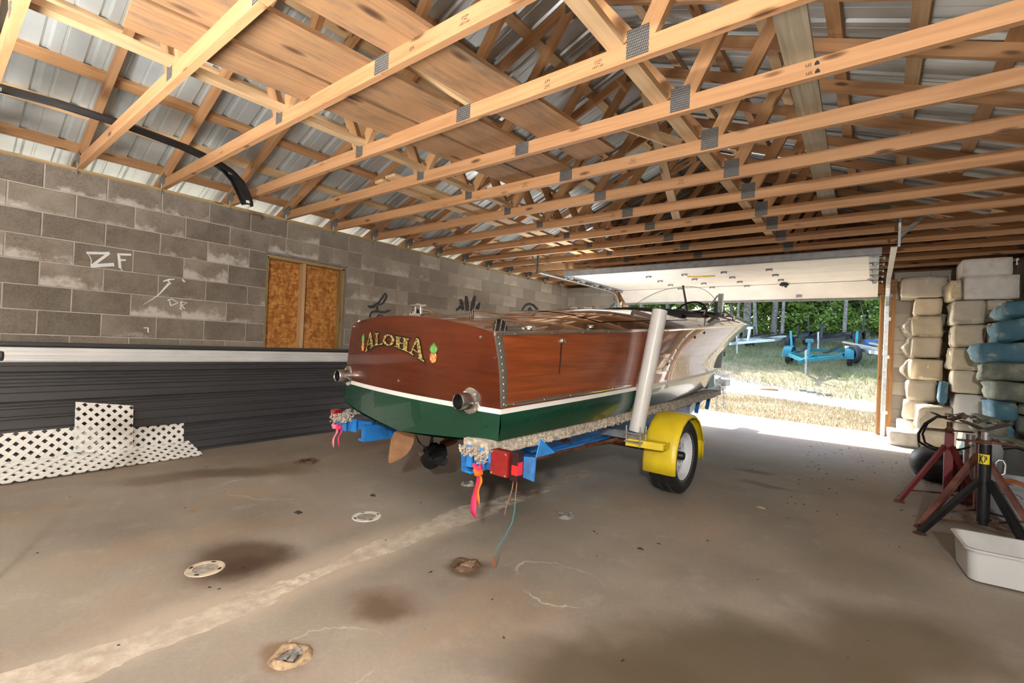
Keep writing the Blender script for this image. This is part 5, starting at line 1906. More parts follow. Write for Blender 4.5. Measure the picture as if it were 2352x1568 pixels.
obj('chuck', MB().tube([(0.07, 0.02, 0.225), (0.12, 0.03, 0.225)], [0.028, 0.016], 14), M['black_rubber'], tl_, smooth=True)

# ------------------------------------------------------------------ foam float blocks on the right
t = NT('cream_foam')
v = t.obj()
r = t.rnd()
c = t.ramp(t.noise(v, 5, 5, 0.6), [(0.3, (0.76, 0.63, 0.43)), (0.7, (0.90, 0.81, 0.64))])
c = t.mix(t.ramp(t.noise(v, 2.6, 5, 0.7), [(0.60, 0.0), (0.72, 0.5)]), c, (0.55, 0.40, 0.23))
hs = t.n('HueSaturation')
t.l(t.math('MULTIPLY_ADD', r, 0.22, 0.88), hs.inputs['Value'])
t.l(t.math('MULTIPLY_ADD', r, 0.5, 0.7), hs.inputs['Saturation'])
t.l(c, hs.inputs['Color'])
t.bump(t.noise(v, 40, 3), 0.35, 0.006)
M['foam'] = t.fin(hs.outputs[0], 0.75)
M['foam_w'] = plain('white_foam', (0.88, 0.86, 0.81), 0.75, 0, 0.06, 6, grime=(0.70, 0.62, 0.50), bumps=0.3)
t = NT('blue_painted_foam')
v = t.obj()
c = t.ramp(t.noise(v, 3.0, 5, 0.6), [(0.3, (0.045, 0.135, 0.20)), (0.55, (0.09, 0.22, 0.30)), (0.75, (0.17, 0.30, 0.34))])
c = t.mix(t.ramp(t.noise(v, 4.5, 6, 0.7), [(0.54, 0.0), (0.62, 1.0)]), c, (0.36, 0.42, 0.37))
c = t.mix(t.ramp(t.noise(t.mapping(v, loc=(3, 1, 2)), 3.4, 6, 0.7), [(0.58, 0.0), (0.64, 1.0)]), c, (0.30, 0.24, 0.15))
t.bump(t.noise(v, 24, 4), 0.5, 0.01)
M['foam_b'] = t.fin(c, 0.75)
t = NT('grey_green_foam')
v = t.obj()
c = t.ramp(t.noise(v, 3.6, 6, 0.65), [(0.3, (0.10, 0.115, 0.10)), (0.5, (0.20, 0.22, 0.18)), (0.7, (0.42, 0.44, 0.34))])
t.bump(t.noise(v, 24, 4), 0.5, 0.01)
M['foam_g'] = t.fin(c, 0.75)
t = NT('plastic_film')
tr_ = t.n('BsdfTransparent')
gl_ = t.n('BsdfGlossy')
gl_.inputs['Roughness'].default_value = 0.16
df_ = t.n('BsdfDiffuse')
t.put(df_.inputs['Color'], (0.92, 0.84, 0.68))
m1 = t.n('MixShader')
m2 = t.n('MixShader')
fr = t.n('Fresnel')
fr.inputs[0].default_value = 1.35
wr_ = t.noise(t.mapping(t.obj(), rot=(0.3, 0.2, 0.5), scale=(3, 3, 11)), 2.2, 5, 0.6, 1.2)
bp_ = t.n('Bump')
bp_.inputs['Strength'].default_value = 0.9
bp_.inputs['Distance'].default_value = 0.02
t.l(wr_, bp_.inputs['Height'])
t.l(bp_.outputs[0], gl_.inputs['Normal'])
t.l(bp_.outputs[0], fr.inputs['Normal'])
m1.inputs[0].default_value = 0.22
t.l(tr_.outputs[0], m1.inputs[1])
t.l(df_.outputs[0], m1.inputs[2])
t.l(fr.outputs[0], m2.inputs[0])
t.l(m1.outputs[0], m2.inputs[1])
t.l(gl_.outputs[0], m2.inputs[2])
t.l(m2.outputs[0], t.t.nodes['Material Output'].inputs[0])
M['film'] = t.m


def foam(label, x0, x1, y0, y1, z0, z1, mat='foam', wrap=0, jit=0.012, r=0.03, rot=0.0, ry=0.0, seed=[0], group='foam float blocks by the right wall'):
    seed[0] += 1
    me = rounded_box((x1 - x0, y1 - y0, z1 - z0), r, jit, seed[0], 4)
    me.materials.append(M[mat])
    me.name = 'foam_block'
    if wrap:
        root = thing('foam_block', label, 'foam block', ((x0 + x1) / 2, (y0 + y1) / 2, z0), rot, group)
        o_ = bpy.data.objects.new('foam_core', me)
        COL.objects.link(o_)
        o_.parent = root
        o_.location = (0, 0, (z1 - z0) / 2)
        me2 = rounded_box((x1 - x0 + 0.02, y1 - y0 + 0.02, z1 - z0 + 0.006), r * 1.3, jit * 1.6, seed[0] + 50, 6)
        if wrap == 2:        # bunched loose end of the bag on the left
            for v_ in me2.vertices:
                if v_.co.x < -(x1 - x0) / 2 + 0.04:
                    v_.co.x -= 0.10 * (1 - abs(v_.co.z) / (z1 - z0) * 1.6) * random.Random(v_.index).uniform(0.5, 1.1)
        me2.materials.append(M['film'])
        w = bpy.data.objects.new('plastic_wrap', me2)
        COL.objects.link(w)
        w.parent = root
        w.location = (0, 0, (z1 - z0) / 2)
        root.rotation_euler = (0, ry, rot)
        return root
    o_ = bpy.data.objects.new('foam_block', me)
    COL.objects.link(o_)
    o_.location = ((x0 + x1) / 2, (y0 + y1) / 2, (z0 + z1) / 2)
    o_.rotation_euler = (0, ry, rot)
    return tag(o_, label, 'foam block', group)


# stack beside the door jamb
YA, YD = 8.44, 8.94
foam('wrapped cream foam block topmost on the stack beside the door jamb', .27, .75, YA, YD, 2.005, 2.285, 'foam', 1, rot=0.03)
foam('plain cream foam block second from top beside the door jamb', .415, .71, YA + .02, YD, 1.762, 2.000, 'foam', 0)
foam('torn cream foam block in loose plastic, third down beside the door jamb', .40, .71, YA, YD, 1.470, 1.757, 'foam', 2, jit=0.02)
foam('wrapped tan foam block in the middle of the stack by the door jamb', .40, .70, YA, YD, 1.175, 1.465, 'foam', 2)
foam('wrapped cream foam block with a bunched bag end, fifth down by door jamb', .39, .725, YA - .02, YD, .880, 1.170, 'foam', 2)
foam('wrapped tan foam block with a brown smudge, sixth down by the door jamb', .375, .675, YA, YD, .590, .875, 'foam', 1)
foam('pale cream foam block half hidden behind a squarer one near the jamb', .33, .60, YA + .10, YD, .305, .585, 'foam', 0)
foam('squarish cream foam block standing in front of the jamb stack near its foot', .455, .785, 8.00, 8.42, .255, .560, 'foam', 1)
foam('small cream foam block low behind the one lying on the slab', .275, .50, YA + .06, YD, .005, .300, 'foam_w', 0)
foam('white foam block lying alone on the sunlit slab beside the jamb', .165, .465, 8.02, 8.40, .003, .205, 'foam_w', 0, jit=0.02, ry=0.03)
foam('cream foam block on the slab under the squarish one', .475, .80, 8.02, 8.40, .003, .250, 'foam', 1)
# middle stack
YA, YD = 7.88, 8.40
foam('white foam billet topmost of the middle stack, under the chords', .815, 1.25, YA, YD, 2.190, 2.400, 'foam_w', 0, 0.004, 0.012)
foam('long white foam billet with a tan taped end, second from top of middle stack', .840, 1.305, YA - .05, YD, 1.905, 2.185, 'foam_w', 0, 0.004, 0.012)
foam('wrapped cream foam piece tucked left of the taped white billet', .715, .832, YA - .02, YD, 1.905, 2.150, 'foam', 1)
foam('shiny wrapped cream foam block third down in the middle stack', .750, 1.040, YA, YD, 1.608, 1.900, 'foam', 1)
foam('shiny wrapped foam block right of the third one in middle stack', 1.048, 1.28, YA + .02, YD, 1.630, 1.898, 'foam', 1)
foam('shiny wrapped cream foam block fourth down in the middle stack', .765, 1.050, YA, YD, 1.322, 1.602, 'foam', 1)
foam('wrapped foam block right of the fourth one in middle stack', 1.058, 1.28, YA + .02, YD, 1.322, 1.620, 'foam', 1)
foam('wrapped tan foam block with a dark bruise, fifth down in middle stack', .745, 1.050, YA - .02, YD, 1.040, 1.317, 'foam', 1)
foam('grooved cream foam block sixth down in the middle stack', .768, 1.055, YA, YD, .755, 1.035, 'foam', 0)
foam('plain white foam block low in the middle stack', .795, 1.10, YA, YD, .395, .750, 'foam_w', 0)
foam('white foam block at the foot of the middle stack on the slab', .80, 1.12, YA, YD, .003, .390, 'foam_w', 0)
foam('small blue painted foam block wedged between the two cream stacks', .66, .745, 7.95, 8.38, .610, .885, 'foam_b', 0)
foam('cream foam block hidden low between the stacks under the blue wedge', .815, .0 + .99, 7.45, 7.85, .003, .30, 'foam', 0)
# weathered blue stack in front
YA, YD = 7.16, 7.66
G2 = 'weathered blue foam blocks by the right wall'
foam('pale blue weathered foam block topmost of the blue stack', 1.055, 1.38, YA, YD, 1.640, 1.825, 'foam_b', 0, 0.04, 0.07, ry=0.10, group=G2)
foam('blue weathered foam block tilted, second from top of the blue stack', 1.00, 1.39, YA - .03, YD, 1.385, 1.625, 'foam_b', 0, 0.035, 0.06, ry=-0.16, group=G2)
foam('blue weathered foam block with a pointed left end, third in the blue stack', .885, 1.39, YA - .05, YD, 1.150, 1.375, 'foam_b', 0, 0.035, 0.06, group=G2)
foam('grey green foam block fourth down in the blue stack', .925, 1.38, YA, YD, .945, 1.145, 'foam_g', 0, 0.025, 0.04, group=G2)
foam('grey green wrinkled foam block fifth down in the blue stack', .990, 1.39, YA, YD, .725, .940, 'foam_g', 0, 0.03, 0.05, group=G2)
foam('deep blue foam block sixth down in the blue stack', .985, 1.20, YA, YD, .505, .720, 'foam_b', 0, 0.025, 0.05, group=G2)
foam('cream and blue foam block leaning at the right edge beside the sixth blue one', 1.205, 1.41, YA - .05, YD - .1, .60, .715, 'foam_g', 0, 0.02, 0.05, ry=0.1, group=G2)
foam('mottled foam block at the right edge, low in the blue stack', 1.20, 1.41, YA, YD, .40, .59, 'foam_g', 0, 0.03, 0.05, group=G2)
foam('pale green foam log lying lowest in front of the blue stack', .83, 1.10, YA - .35, YA - .05, .40, .58, 'foam_g', 0, 0.03, 0.07, ry=0.15, group=G2)
foam('small blue foam block beside the pale log at the foot of the blue stack', 1.03, 1.18, YA - .04, YD, .33, .50, 'foam_b', 0, 0.03, 0.05, group=G2)
foam('blue foam slab under the stack, behind the jack stands', .84, 1.38, YA - .1, YD, .003, .32, 'foam_b', 0, 0.03, 0.06, group=G2)
foam('pale green foam slab under the log, behind the jack stands', .82, 1.20, 6.72, 7.05, .003, .36, 'foam_g', 0, 0.03, 0.06, group=G2)

# ------------------------------------------------------------------ inner tube, jack stands, tool clutter
it = thing('inner_tube', 'fat black ribbed rubber tube lying on the slab behind the red jack stand', 'inner tube', (.56, 6.05, 0))
rows = []
for i in range(40):
    th = 2 * math.pi * i / 40
    row = []
    for j in range(20):
        ph = 2 * math.pi * j / 20
        rr_ = 0.165 + 0.10 * math.cos(ph)
        row.append((rr_ * math.cos(th), rr_ * math.sin(th), 0.145 + 0.145 * math.sin(ph)))
    rows.append(row)
rows.append(rows[0])
obj('tube_body', MB().grid(rows, closed_u=True), M['black_rubber'], it, smooth='all')
m = MB()
for i in range(9):
    z = 0.06 + 0.014 * i
    k = 0.165 + 0.10 * math.sqrt(max(0, 1 - ((z - 0.145) / 0.145) ** 2)) + 0.001
    m.tube([(k * math.cos(2 * math.pi * q / 40), k * math.sin(2 * math.pi * q / 40), z) for q in range(40)], 0.003, 5, closed=True)
obj('tube_ribs', m, M['black_rubber'], it, smooth='all')

M['red_paint'] = plain('dull_red_paint', (0.17, 0.016, 0.018), 0.5, 0.1, 0.25, 10, grime=(0.08, 0.03, 0.025))
M['red_brown'] = plain('worn_brown_red_paint', (0.20, 0.085, 0.065), 0.6, 0.1, 0.3, 10, grime=(0.10, 0.035, 0.025))


def jack_stand(label, c, feet, ztop, zjoin, mat, rc, leg_w, screw_mat, saddle_rot=0.0, post='square', collar=None, ring_z=None, name='jack_stand'):
    js = thing(name, label, 'jack stand', (c[0], c[1], 0), 0, 'jack stands by the right wall')
    L = [Vector((f[0] - c[0], f[1] - c[1], 0)) for f in feet]
    if post == 'round':
        obj('post', MB().tube([(0, 0, 0.09), (0, 0, ztop - 0.10)], rc, 24), mat, js, smooth=True)
    else:
        obj('post', MB().bar((0, 0, 0.10), (0, 0, ztop - 0.10), rc * 2, rc * 2, (1, 0, 0)), mat, js, bevel=0.004)
    obj('screw', MB().tube([(0, 0, ztop - 0.12), (0, 0, ztop - 0.02)], rc * 0.62, 18), screw_mat, js, smooth=True)
    for f in L:
        d = f.normalized()
        top = Vector((d.x * rc * 0.9, d.y * rc * 0.9, zjoin))
        lg = obj('leg', MB().bar(top, f + Vector((0, 0, 0.012)), leg_w, leg_w * 0.8, (0, 0, 1)), mat, js)
        obj('foot_pad', MB().lathe([(0, 0), (0.036, 0), (0.036, 0.006), (0.012, 0.014), (0, 0.014)], f, (0, 0, 1), 16), M['rust'], lg, smooth=True)
    rz = ring_z or 0.10
    for a_, b_ in zip(L, L[1:] + L[:1]):
        q = 1 - rz / zjoin
        pa, pb = a_ * q, b_ * q
        pa.z = pb.z = rz
    for a_ in L:
        q = 1 - rz / zjoin
        pa = a_ * q
        pa.z = rz
        obj('tie_rod', MB().tube([(0, 0, rz), pa], 0.007, 8), M['rust'], js)
    rot = Euler((0, 0, saddle_rot)).to_matrix()
    m = MB()
    for sg in (-1, 1):
        v0 = rot @ Vector((0, 0, 0))
        tilt = Euler((0, -0.42 * sg, 0)).to_matrix()
        m.obox(Vector((0, 0, ztop - 0.003)) + rot @ Vector((sg * 0.052, 0, 0.022)), (0.115, 0.085, 0.007), rot @ tilt)
    obj('saddle', m, M['black_steel'] if mat is M['black_steel'] else M['rust'], js)
    if collar:
        rr_ = Euler((0, 0, collar)).to_matrix()
        h = MB().bar(rr_ @ Vector((-0.14, 0, 0)) + Vector((0, 0, ztop - 0.085)), rr_ @ Vector((0.14, 0, 0)) + Vector((0, 0, ztop - 0.085)), 0.022, 0.012)
        h.tube([(0, 0, ztop - 0.095), (0, 0, ztop - 0.07)], rc * 0.95, 16)
        obj('screw_handle', h, M['rust'], js)
    return js


jr = jack_stand('dull red jack stand farthest from the camera, beside the black rubber tube', (.475, 4.98), [(.185, 4.83), (.60, 5.30), (.66, 4.78)], .675, .47, M['red_paint'], .027, .032, M['rust'], 0.35, 'square', 0.2)
jb = jack_stand('worn brownish red jack stand between the red one and the black one', (.60, 4.60), [(.275, 4.20), (.86, 4.42), (.66, 5.02)], .665, .48, M['red_brown'], .026, .036, M['rust'], -0.4, 'square', 0.9)
jk = jack_stand('black tripod screw jack with a yellow sticker, nearest the camera', (.575, 4.24), [(.262, 4.04), (.75, 4.36 - .30), (.79, 4.46)], .700, .37, M['black_steel'], .031, .034, M['galv_dull'], 0.15, 'round', 0.25)
m = MB()
for i in range(12):
    pass
a0_, a1_ = math.radians(-165), math.radians(-55)
rows = []
for z in (.478, .540):
    rows.append([(.0318 * math.cos(a0_ + (a1_ - a0_) * i / 12), .0318 * math.sin(a0_ + (a1_ - a0_) * i / 12), z) for i in range(13)])
lab = obj('yellow_sticker', MB().grid(rows), plain('yellow_sticker', (0.80, 0.62, 0.02), 0.4), jk, smooth='all')
kk = MB()


def on_post(u, v, d):
    th = math.radians(-140) + u / .0318
    return ((.0318 + d) * math.cos(th), (.0318 + d) * math.sin(th), v)


kk.ribbon([(0.0, .484), (0.0, .510), (0.0, .534)], .003, on_post, .0006).ribbon([(.014, .534), (.008, .520), (.003, .510)], .003, on_post, .0008).ribbon([(.003, .512), (.009, .498), (.016, .484)], .003, on_post, .0008)
kk.ribbon([(.022, .532), (.026, .512), (.022, .490)], .0025, on_post, .0006).ribbon([(.030, .530), (.032, .505)], .0025, on_post, .0006)
obj('sticker_lettering', kk, plain('black_print', (0.01, 0.01, 0.01), 0.5), lab)
# scraps lying on the stand tops
for (x, y, z, sx, rz_, lb) in ((.52, 4.90, .705, .16, 0.4, 'crumpled brown leaf litter on top of the dull red jack stand'), (.66, 4.62, .700, .17, -0.5, 'crumpled brown bark scraps on top of the brownish jack stand')):
    q = random.Random(int(x * 100))
    m = MB()
    for i in range(22):
        m.obox((q.uniform(-sx / 2, sx / 2), q.uniform(-.04, .04), q.uniform(0, .02)), (q.uniform(.02, .05), q.uniform(.01, .025), .004), Euler((q.uniform(-.6, .6), q.uniform(-.6, .6), q.uniform(0, 3))).to_matrix())
    o_ = obj('leaf_scraps', m, plain('dry_scraps', (0.13, 0.095, 0.07), 0.9, 0, 0.5, 30), loc=(x, y, z), rot=(0, 0, rz_))
    tag(stuff(o_), lb, 'scraps')
# hose hung over the red stand
hs_ = obj('rubber_hose', MB().tube([(.46, 4.98, .690), (.40, 4.99, .685), (.335, 5.02, .62), (.30, 5.06, .53), (.305, 5.10, .46), (.36, 5.12, .425), (.44, 5.12, .415), (.53, 5.10, .42)], .010, 8)
           .tube([(.46, 4.995, .692), (.41, 5.01, .69), (.35, 5.04, .62), (.325, 5.08, .53), (.345, 5.12, .455), (.40, 5.14, .425), (.48, 5.14, .41), (.56, 5.10, .44), (.60, 5.06, .47)], .008, 8), M['black_rubber'], smooth='all')
tag(hs_, 'black rubber hose looped over the dull red jack stand', 'hose')
# red and silver bottle jack behind the stands
bj = thing('bottle_jack', 'red bottle jack with a silver cylinder standing behind the black tripod jack', 'bottle jack', (.62, 5.22, 0))
obj('jack_base', MB().box((-.07, -.07, 0), (.07, .07, .03)).box((-.045, -.045, .03), (.045, .045, .20)), M['red_paint'], bj, bevel=0.006)
obj('cylinder', MB().tube([(0, 0, .19), (0, 0, .50)], .036, 20), plain('silver_cylinder', (0.50, 0.47, 0.44), 0.35, 0.6, 0.3, 9, grime=(0.3, 0.2, 0.15)), bj, smooth=True)
obj('cap', MB().tube([(0, 0, .49), (0, 0, .55)], .030, 20), M['galv'], bj, smooth=True)
obj('pump_tube', MB().tube([(.06, .0, .03), (.07, 0, .25)], .016, 12), plain('cream_tube', (0.42, 0.36, 0.26), 0.5, 0, 0.3, 8), bj, smooth=True)
# chain hook
hk = obj('chain_link_shackle', MB().tube([(.665, 4.56, .405), (.655, 4.56, .385), (.66, 4.56, .372), (.69, 4.56, .362), (.715, 4.56, .38), (.718, 4.56, .44), (.705, 4.56, .468), (.685, 4.56, .468), (.673, 4.56, .45), (.675, 4.56, .41)], .008, 8), M['galv'], smooth='all')
tag(hk, 'shiny steel open link hooked on the brownish jack stand', 'shackle')
# black plastic tub liner behind, grey bin with flag sticker, orange cloth
bl_ = thing('truck_box', 'large black scuffed plastic box behind the jack stands at right edge', 'box', (1.08, 5.55, 0))
m = MB()
m.prism([(-.29, .02), (.30, 0.02), (.30, .36), (-.20, .50), (-.27, .48)], lambda u, v, d: (u, d, v), -.30, .30)
obj('box_shell', m, plain('black_scuffed_plastic', (0.018, 0.018, 0.017), 0.6, 0, 0.5, 6, grime=(0.06, 0.06, 0.055), bumps=0.3), bl_, bevel=0.03, smooth=True)
obj('box_rim', MB().tube([(-.275, -.31, .47), (-.20, -.31, .49), (.30, -.31, .36)], .014, 8), M['black_rubber'], bl_, smooth=True)
tp_ = obj('tarp_sheet', MB().grid([[(.80 + .08 * i, 5.25 + .13 * j, .515 - .016 * i - .03 * max(0, i - 4) + .012 * math.sin(i * 1.7 + j * 2.1)) for j in range(6)] for i in range(8)]), M['foam_g'], smooth='all')
md = tp_.modifiers.new('thickness', 'SOLIDIFY')
md.thickness = 0.006
tag(tp_, 'grey green tarp draped over the black plastic box', 'tarp')
bn = thing('grey_bin', 'grey plastic bin with a round flag sticker, behind the black tripod jack', 'bin', (.875, 4.98, 0))
m = MB()
m.lathe([(0.0, 0.0), (0.195, 0.0), (0.23, 0.24), (0.245, 0.26), (0.245, 0.275), (0.235, 0.275), (0.2, 0.02), (0.0, 0.015)], (0, 0, 0), (0, 0, 1), 40)
obj('bin_shell', m, plain('grey_bin_plastic', (0.25, 0.26, 0.275), 0.45, 0, 0.08, 5), bn, smooth=True)
FLAG = [((.010, .022, .16), 'b'), ]
Mf = {'b': plain('flag_blue', (0.02, 0.05, 0.25), 0.5), 'r': plain('flag_red', (0.45, 0.02, 0.03), 0.5), 'w': plain('flag_white', (0.85, 0.85, 0.85), 0.5), 'y': plain('flag_yellow', (0.75, 0.62, 0.08), 0.5)}
FTH = math.radians(-112)


def on_bin(u, v, d):
    th = FTH + u / .222
    rad = .195 + .035 * (v + .158) / .24 + .0015 + d
    return (rad * math.cos(th), rad * math.sin(th), .158 + v)


def ell_band(z0_, z1_, a_, b_):
    pts = []
    for i in range(13):
        z = z0_ + (z1_ - z0_) * i / 12
        pts.append((a_ * math.sqrt(max(0, 1 - (z / b_) ** 2)), z))
    return [(-p, z) for p, z in pts] + [(p, z) for p, z in reversed(pts)]


fl_ = obj('flag_sticker', MB().add([on_bin(u, v, 0) for u, v in ell_band(.030, .058, .062, .060)], [tuple(range(26))]), Mf['b'], bn)
bands = [(.022, .030, 'w'), (.010, .022, 'r'), (.002, .010, 'w'), (-.008, .002, 'r'), (-.016, -.008, 'w'), (-.026, -.016, 'r'), (-.034, -.026, 'w'), (-.058, -.034, 'b')]
for i, (z0_, z1_, k) in enumerate(bands):
    obj('flag_stripe', MB().add([on_bin(u, v, 0.0) for u, v in ell_band(z0_, z1_, .062, .060)], [tuple(range(26))]), Mf[k], fl_)
cu = bpy.data.curves.new('flag_lettering', 'FONT')
cu.body = 'AMERICA'
cu.size = .017
cu.align_x = 'CENTER'
cu.align_y = 'CENTER'
cu.materials.append(Mf['y'])
tx = text_obj('flag_lettering', cu)
tx.parent = fl_
p_ = Vector(on_bin(0, .043, .004))
tx.location = p_
tx.rotation_euler = Euler((math.radians(90), 0, FTH + math.pi / 2)).to_matrix().to_euler()
oc = obj('orange_rag', MB().grid([[(-.09 + .03 * i, -.07 + .028 * j, .012 * math.sin(i * 1.3) + .01 * math.cos(j * 1.1 + i) - .015 * abs(i - 3) * .6) for j in range(6)] for i in range(8)]), plain('rust_orange_rag', (0.42, 0.12, 0.035), 0.9, 0, 0.3, 10), loc=(.835, 4.83, .300), smooth='all')
md = oc.modifiers.new('thickness', 'SOLIDIFY')
md.thickness = 0.008
md = oc.modifiers.new('soft', 'SUBSURF')
md.levels = 1
md.render_levels = 1
tag(oc, 'rust orange folded rag draped over the rim of the grey bin', 'rag')
# white tub in the right foreground
tb = thing('plastic_tub', 'white divided plastic tub on the slab in the right foreground', 'tub', (.40, 3.33, 0), math.radians(5))
W_, D_, H_ = .62, .34, .175


def rrect(w, d, x0, y0, r_, z, n_=6):
    pts = []
    for cx_, cy_, a_ in ((w - r_, d - r_, 0), (r_, d - r_, 90), (r_, r_, 180), (w - r_, r_, 270)):
        for i in range(n_ + 1):
            th = math.radians(a_ + 90 * i / n_)
            pts.append((x0 + cx_ + r_ * math.cos(th), y0 + cy_ + r_ * math.sin(th), z))
    return pts


rows = [rrect(W_ - .06, D_ - .06, .03, .03, .03, .004), rrect(W_ - .03, D_ - .03, .015, .015, .045, .012), rrect(W_ - .01, D_ - .01, .005, .005, .05, H_ - .014), rrect(W_ + .016, D_ + .016, -.008, -.008, .056, H_ - .012),
        rrect(W_ + .020, D_ + .020, -.010, -.010, .056, H_), rrect(W_ - .012, D_ - .012, .006, .006, .05, H_), rrect(W_ - .016, D_ - .016, .008, .008, .048, H_ - .02), rrect(W_ - .045, D_ - .045, .0225, .0225, .04, .018), rrect(W_ - .07, D_ - .07, .035, .035, .025, .012)]
m = MB().grid(rows, closed_u=True)
n_ = len(rows[0])
m.f.append(tuple(range(n_)))
m.f.append(tuple(len(m.v) - n_ + k for k in range(n_)))
M['tub'] = plain('white_tub_plastic', (0.52, 0.52, 0.515), 0.35, 0, 0.04, 4, grime=(0.47, 0.46, 0.44))
obj('tub_shell', m, M['tub'], tb, smooth=True)
obj('divider', MB().box((.335, .012, .012), (.345, D_ - .012, H_ - .012)), M['tub'], tb)

# ------------------------------------------------------------------ pipe stubs, flanges and litter on the slab
def flange(label, x, y, r0, r1, mat, rz):
    o_ = thing('closet_flange', label, 'pipe flange', (x, y, 0), rz, 'pipe flanges set in the slab')
    obj('flange_ring', MB().lathe([(r0, 0.001), (r0, 0.004), (r1, 0.005), (r1 + 0.003, 0.001)], (0, 0, 0), (0, 0, 1), 40), mat, o_)
    s_ = MB()
    for i in range(4):
        th = 0.4 + i * math.pi / 2
        s_.ribbon([((r0 * .5 + r1 * .5) * math.cos(th + q), (r0 * .5 + r1 * .5) * math.sin(th + q)) for q in (-.16, 0, .16)], .006, lambda u, v, d: (u, v, d), .0056)
    obj('slot', s_, M['black_rubber'], o_)
    obj('concrete_plug', MB().lathe([(0, .0025), (r0, .0015)], (0, 0, 0), (0, 0, 1), 30), plain('plug_concrete', (0.30, 0.26, 0.22), 0.95, 0, 0.3, 30, bumps=0.5), o_)


flange('tan ring flange flush in the slab at the edge of a dark oil stain', -2.43, .875, .052, .078, plain('tan_flange', (0.50, 0.42, 0.31), 0.7, 0, 0.2, 20), 0.3)
flange('white ring flange flush in the slab near the middle of the floor', -2.46, 1.77, .058, .085, plain('white_flange', (0.62, 0.58, 0.52), 0.7, 0, 0.1, 20), 0.9)


def stub(label, x, y, r_, mat, fill, rz=0.0, h=0.02):
    o_ = thing('pipe_stub', label, 'pipe stub', (x, y, 0), rz, 'broken pipe stubs in the slab')
    q = random.Random(int(abs(x * 100)))
    rows = []
    for i in range(28):
        th = 2 * math.pi * i / 28
        c_, s_ = math.cos(th), math.sin(th)
        hh = h * (0.8 + 0.35 * math.sin(th * 3 + x * 9) + q.uniform(-.1, .1))
        ro = r_ * (1.38 + 0.12 * math.sin(th * 2 + y * 7) + 0.05 * math.sin(th * 5))
        rows.append([(ro * c_, ro * s_, -.003), (r_ * 1.12 * c_, r_ * 1.12 * s_, hh), (r_ * .95 * c_, r_ * .95 * s_, hh * .9), (r_ * .72 * c_, r_ * .72 * s_, -.001 + .3 * hh)])
    rows.append(rows[0])
    obj('broken_rim', MB().grid(rows), mat, o_, smooth='all')
    f_ = MB()
    for i in range(9):
        f_.obox((q.uniform(-r_, r_) * .5, q.uniform(-r_, r_) * .5, .004 + q.uniform(0, .008)), (r_ * .7, r_ * .45, .008), Euler((q.uniform(-.5, .5), q.uniform(-.5, .5), q.uniform(0, 3))).to_matrix())
    obj('rag_filling', f_, fill, o_, bevel=0.002)


Mrr = plain('rusted_pipe', (0.13, 0.075, 0.045), 0.85, 0.1, 0.5, 40, bumps=0.6)
Mgr = plain('grey_rag', (0.20, 0.18, 0.165), 0.9, 0, 0.3, 30)
stub('rusty broken pipe stub in the slab at the head of a pale tide mark', -1.57, 1.725, .052, Mrr, plain('rust_fill', (0.22, 0.14, 0.09), 0.9, 0, 0.4, 40))
stub('pipe stub stuffed with grey rag in the near foreground', -1.55, .835, .050, plain('tan_pipe', (0.36, 0.25, 0.15), 0.8, 0, 0.4, 40), Mgr)
stub('dark rusty pipe hole in the slab near the lattice', -3.92, 2.18, .055, Mrr, plain('dark_fill', (0.04, 0.03, 0.02), 0.9))
stub('grey crumpled pipe stub to the right of the trailer lamp', -1.57, 2.66, .045, plain('grey_pipe', (0.25, 0.24, 0.23), 0.8, 0, 0.4, 40), Mgr)
stub('pale pipe stub on the floor under the trailer end', -2.48, 2.71, .040, plain('pale_pipe', (0.50, 0.46, 0.40), 0.8, 0, 0.3, 40), Mgr)
q = random.Random(11)


def litter(label, x, y, r_, mat, cat='debris'):
    m = MB()
    n_ = 9
    pts = [(r_ * q.uniform(.6, 1.1) * math.cos(2 * math.pi * i / n_) * 1.3, r_ * q.uniform(.5, 1.0) * math.sin(2 * math.pi * i / n_)) for i in range(n_)]
    m.add([(u, v, .001) for u, v in pts] + [(0, 0, .008 + r_ * .2)], [(i, (i + 1) % n_, n_) for i in range(n_)])
    o_ = obj('floor_debris', m, mat, loc=(x, y, 0), smooth='all')
    return tag(o_, label, cat)


Mdk = plain('dark_debris', (0.035, 0.03, 0.027), 0.9, 0, 0.4, 40)
litter('dark scrap on the slab left of the white ring flange', -2.82, 1.52, .03, Mdk)
litter('dark scrap on the slab between the rudder shadow and white ring flange', -2.77, 2.04, .025, Mdk)
litter('black scrap alone on the slab right of the pipe stubs', -1.00, 2.53, .015, Mdk)
litter('dry tan leaf on the slab near the tire', -.62, 3.83, .03, plain('dry_leaf', (0.45, 0.35, 0.24), 0.8), 'leaf')
m = MB()
for i in range(260):
    x, y = q.uniform(-4.5, 1.2), q.uniform(0.4, 8.6)
    if i < 120:
        x, y = q.uniform(-.6, .9), q.uniform(4.0, 7.6)
    L = q.uniform(.002, .006) * (1.6 if i < 120 else 1.0)
    m.obox((x, y, .002), (L * q.uniform(1, 4), L, .003), Euler((0, 0, q.uniform(0, 3))).to_matrix())
tag(stuff(obj('floor_grit', m, Mdk)), 'scattered grit and bits of bark over the slab', 'grit')

# ------------------------------------------------------------------ outside: ground, track, grass, trees, trailers
gzf = crom([9.0, 10.5, 12, 14.1, 15.5, 17, 18.8, 22, 26, 40, 70], [-.08, -.06, -.04, .0, .12, .48, .86, 1.5, 2.1, 3.6, 5.0])


def gz_(x, y):
    return gzf(y + 0.25 * (x + 1.8)) if y > 10 else gzf(y)


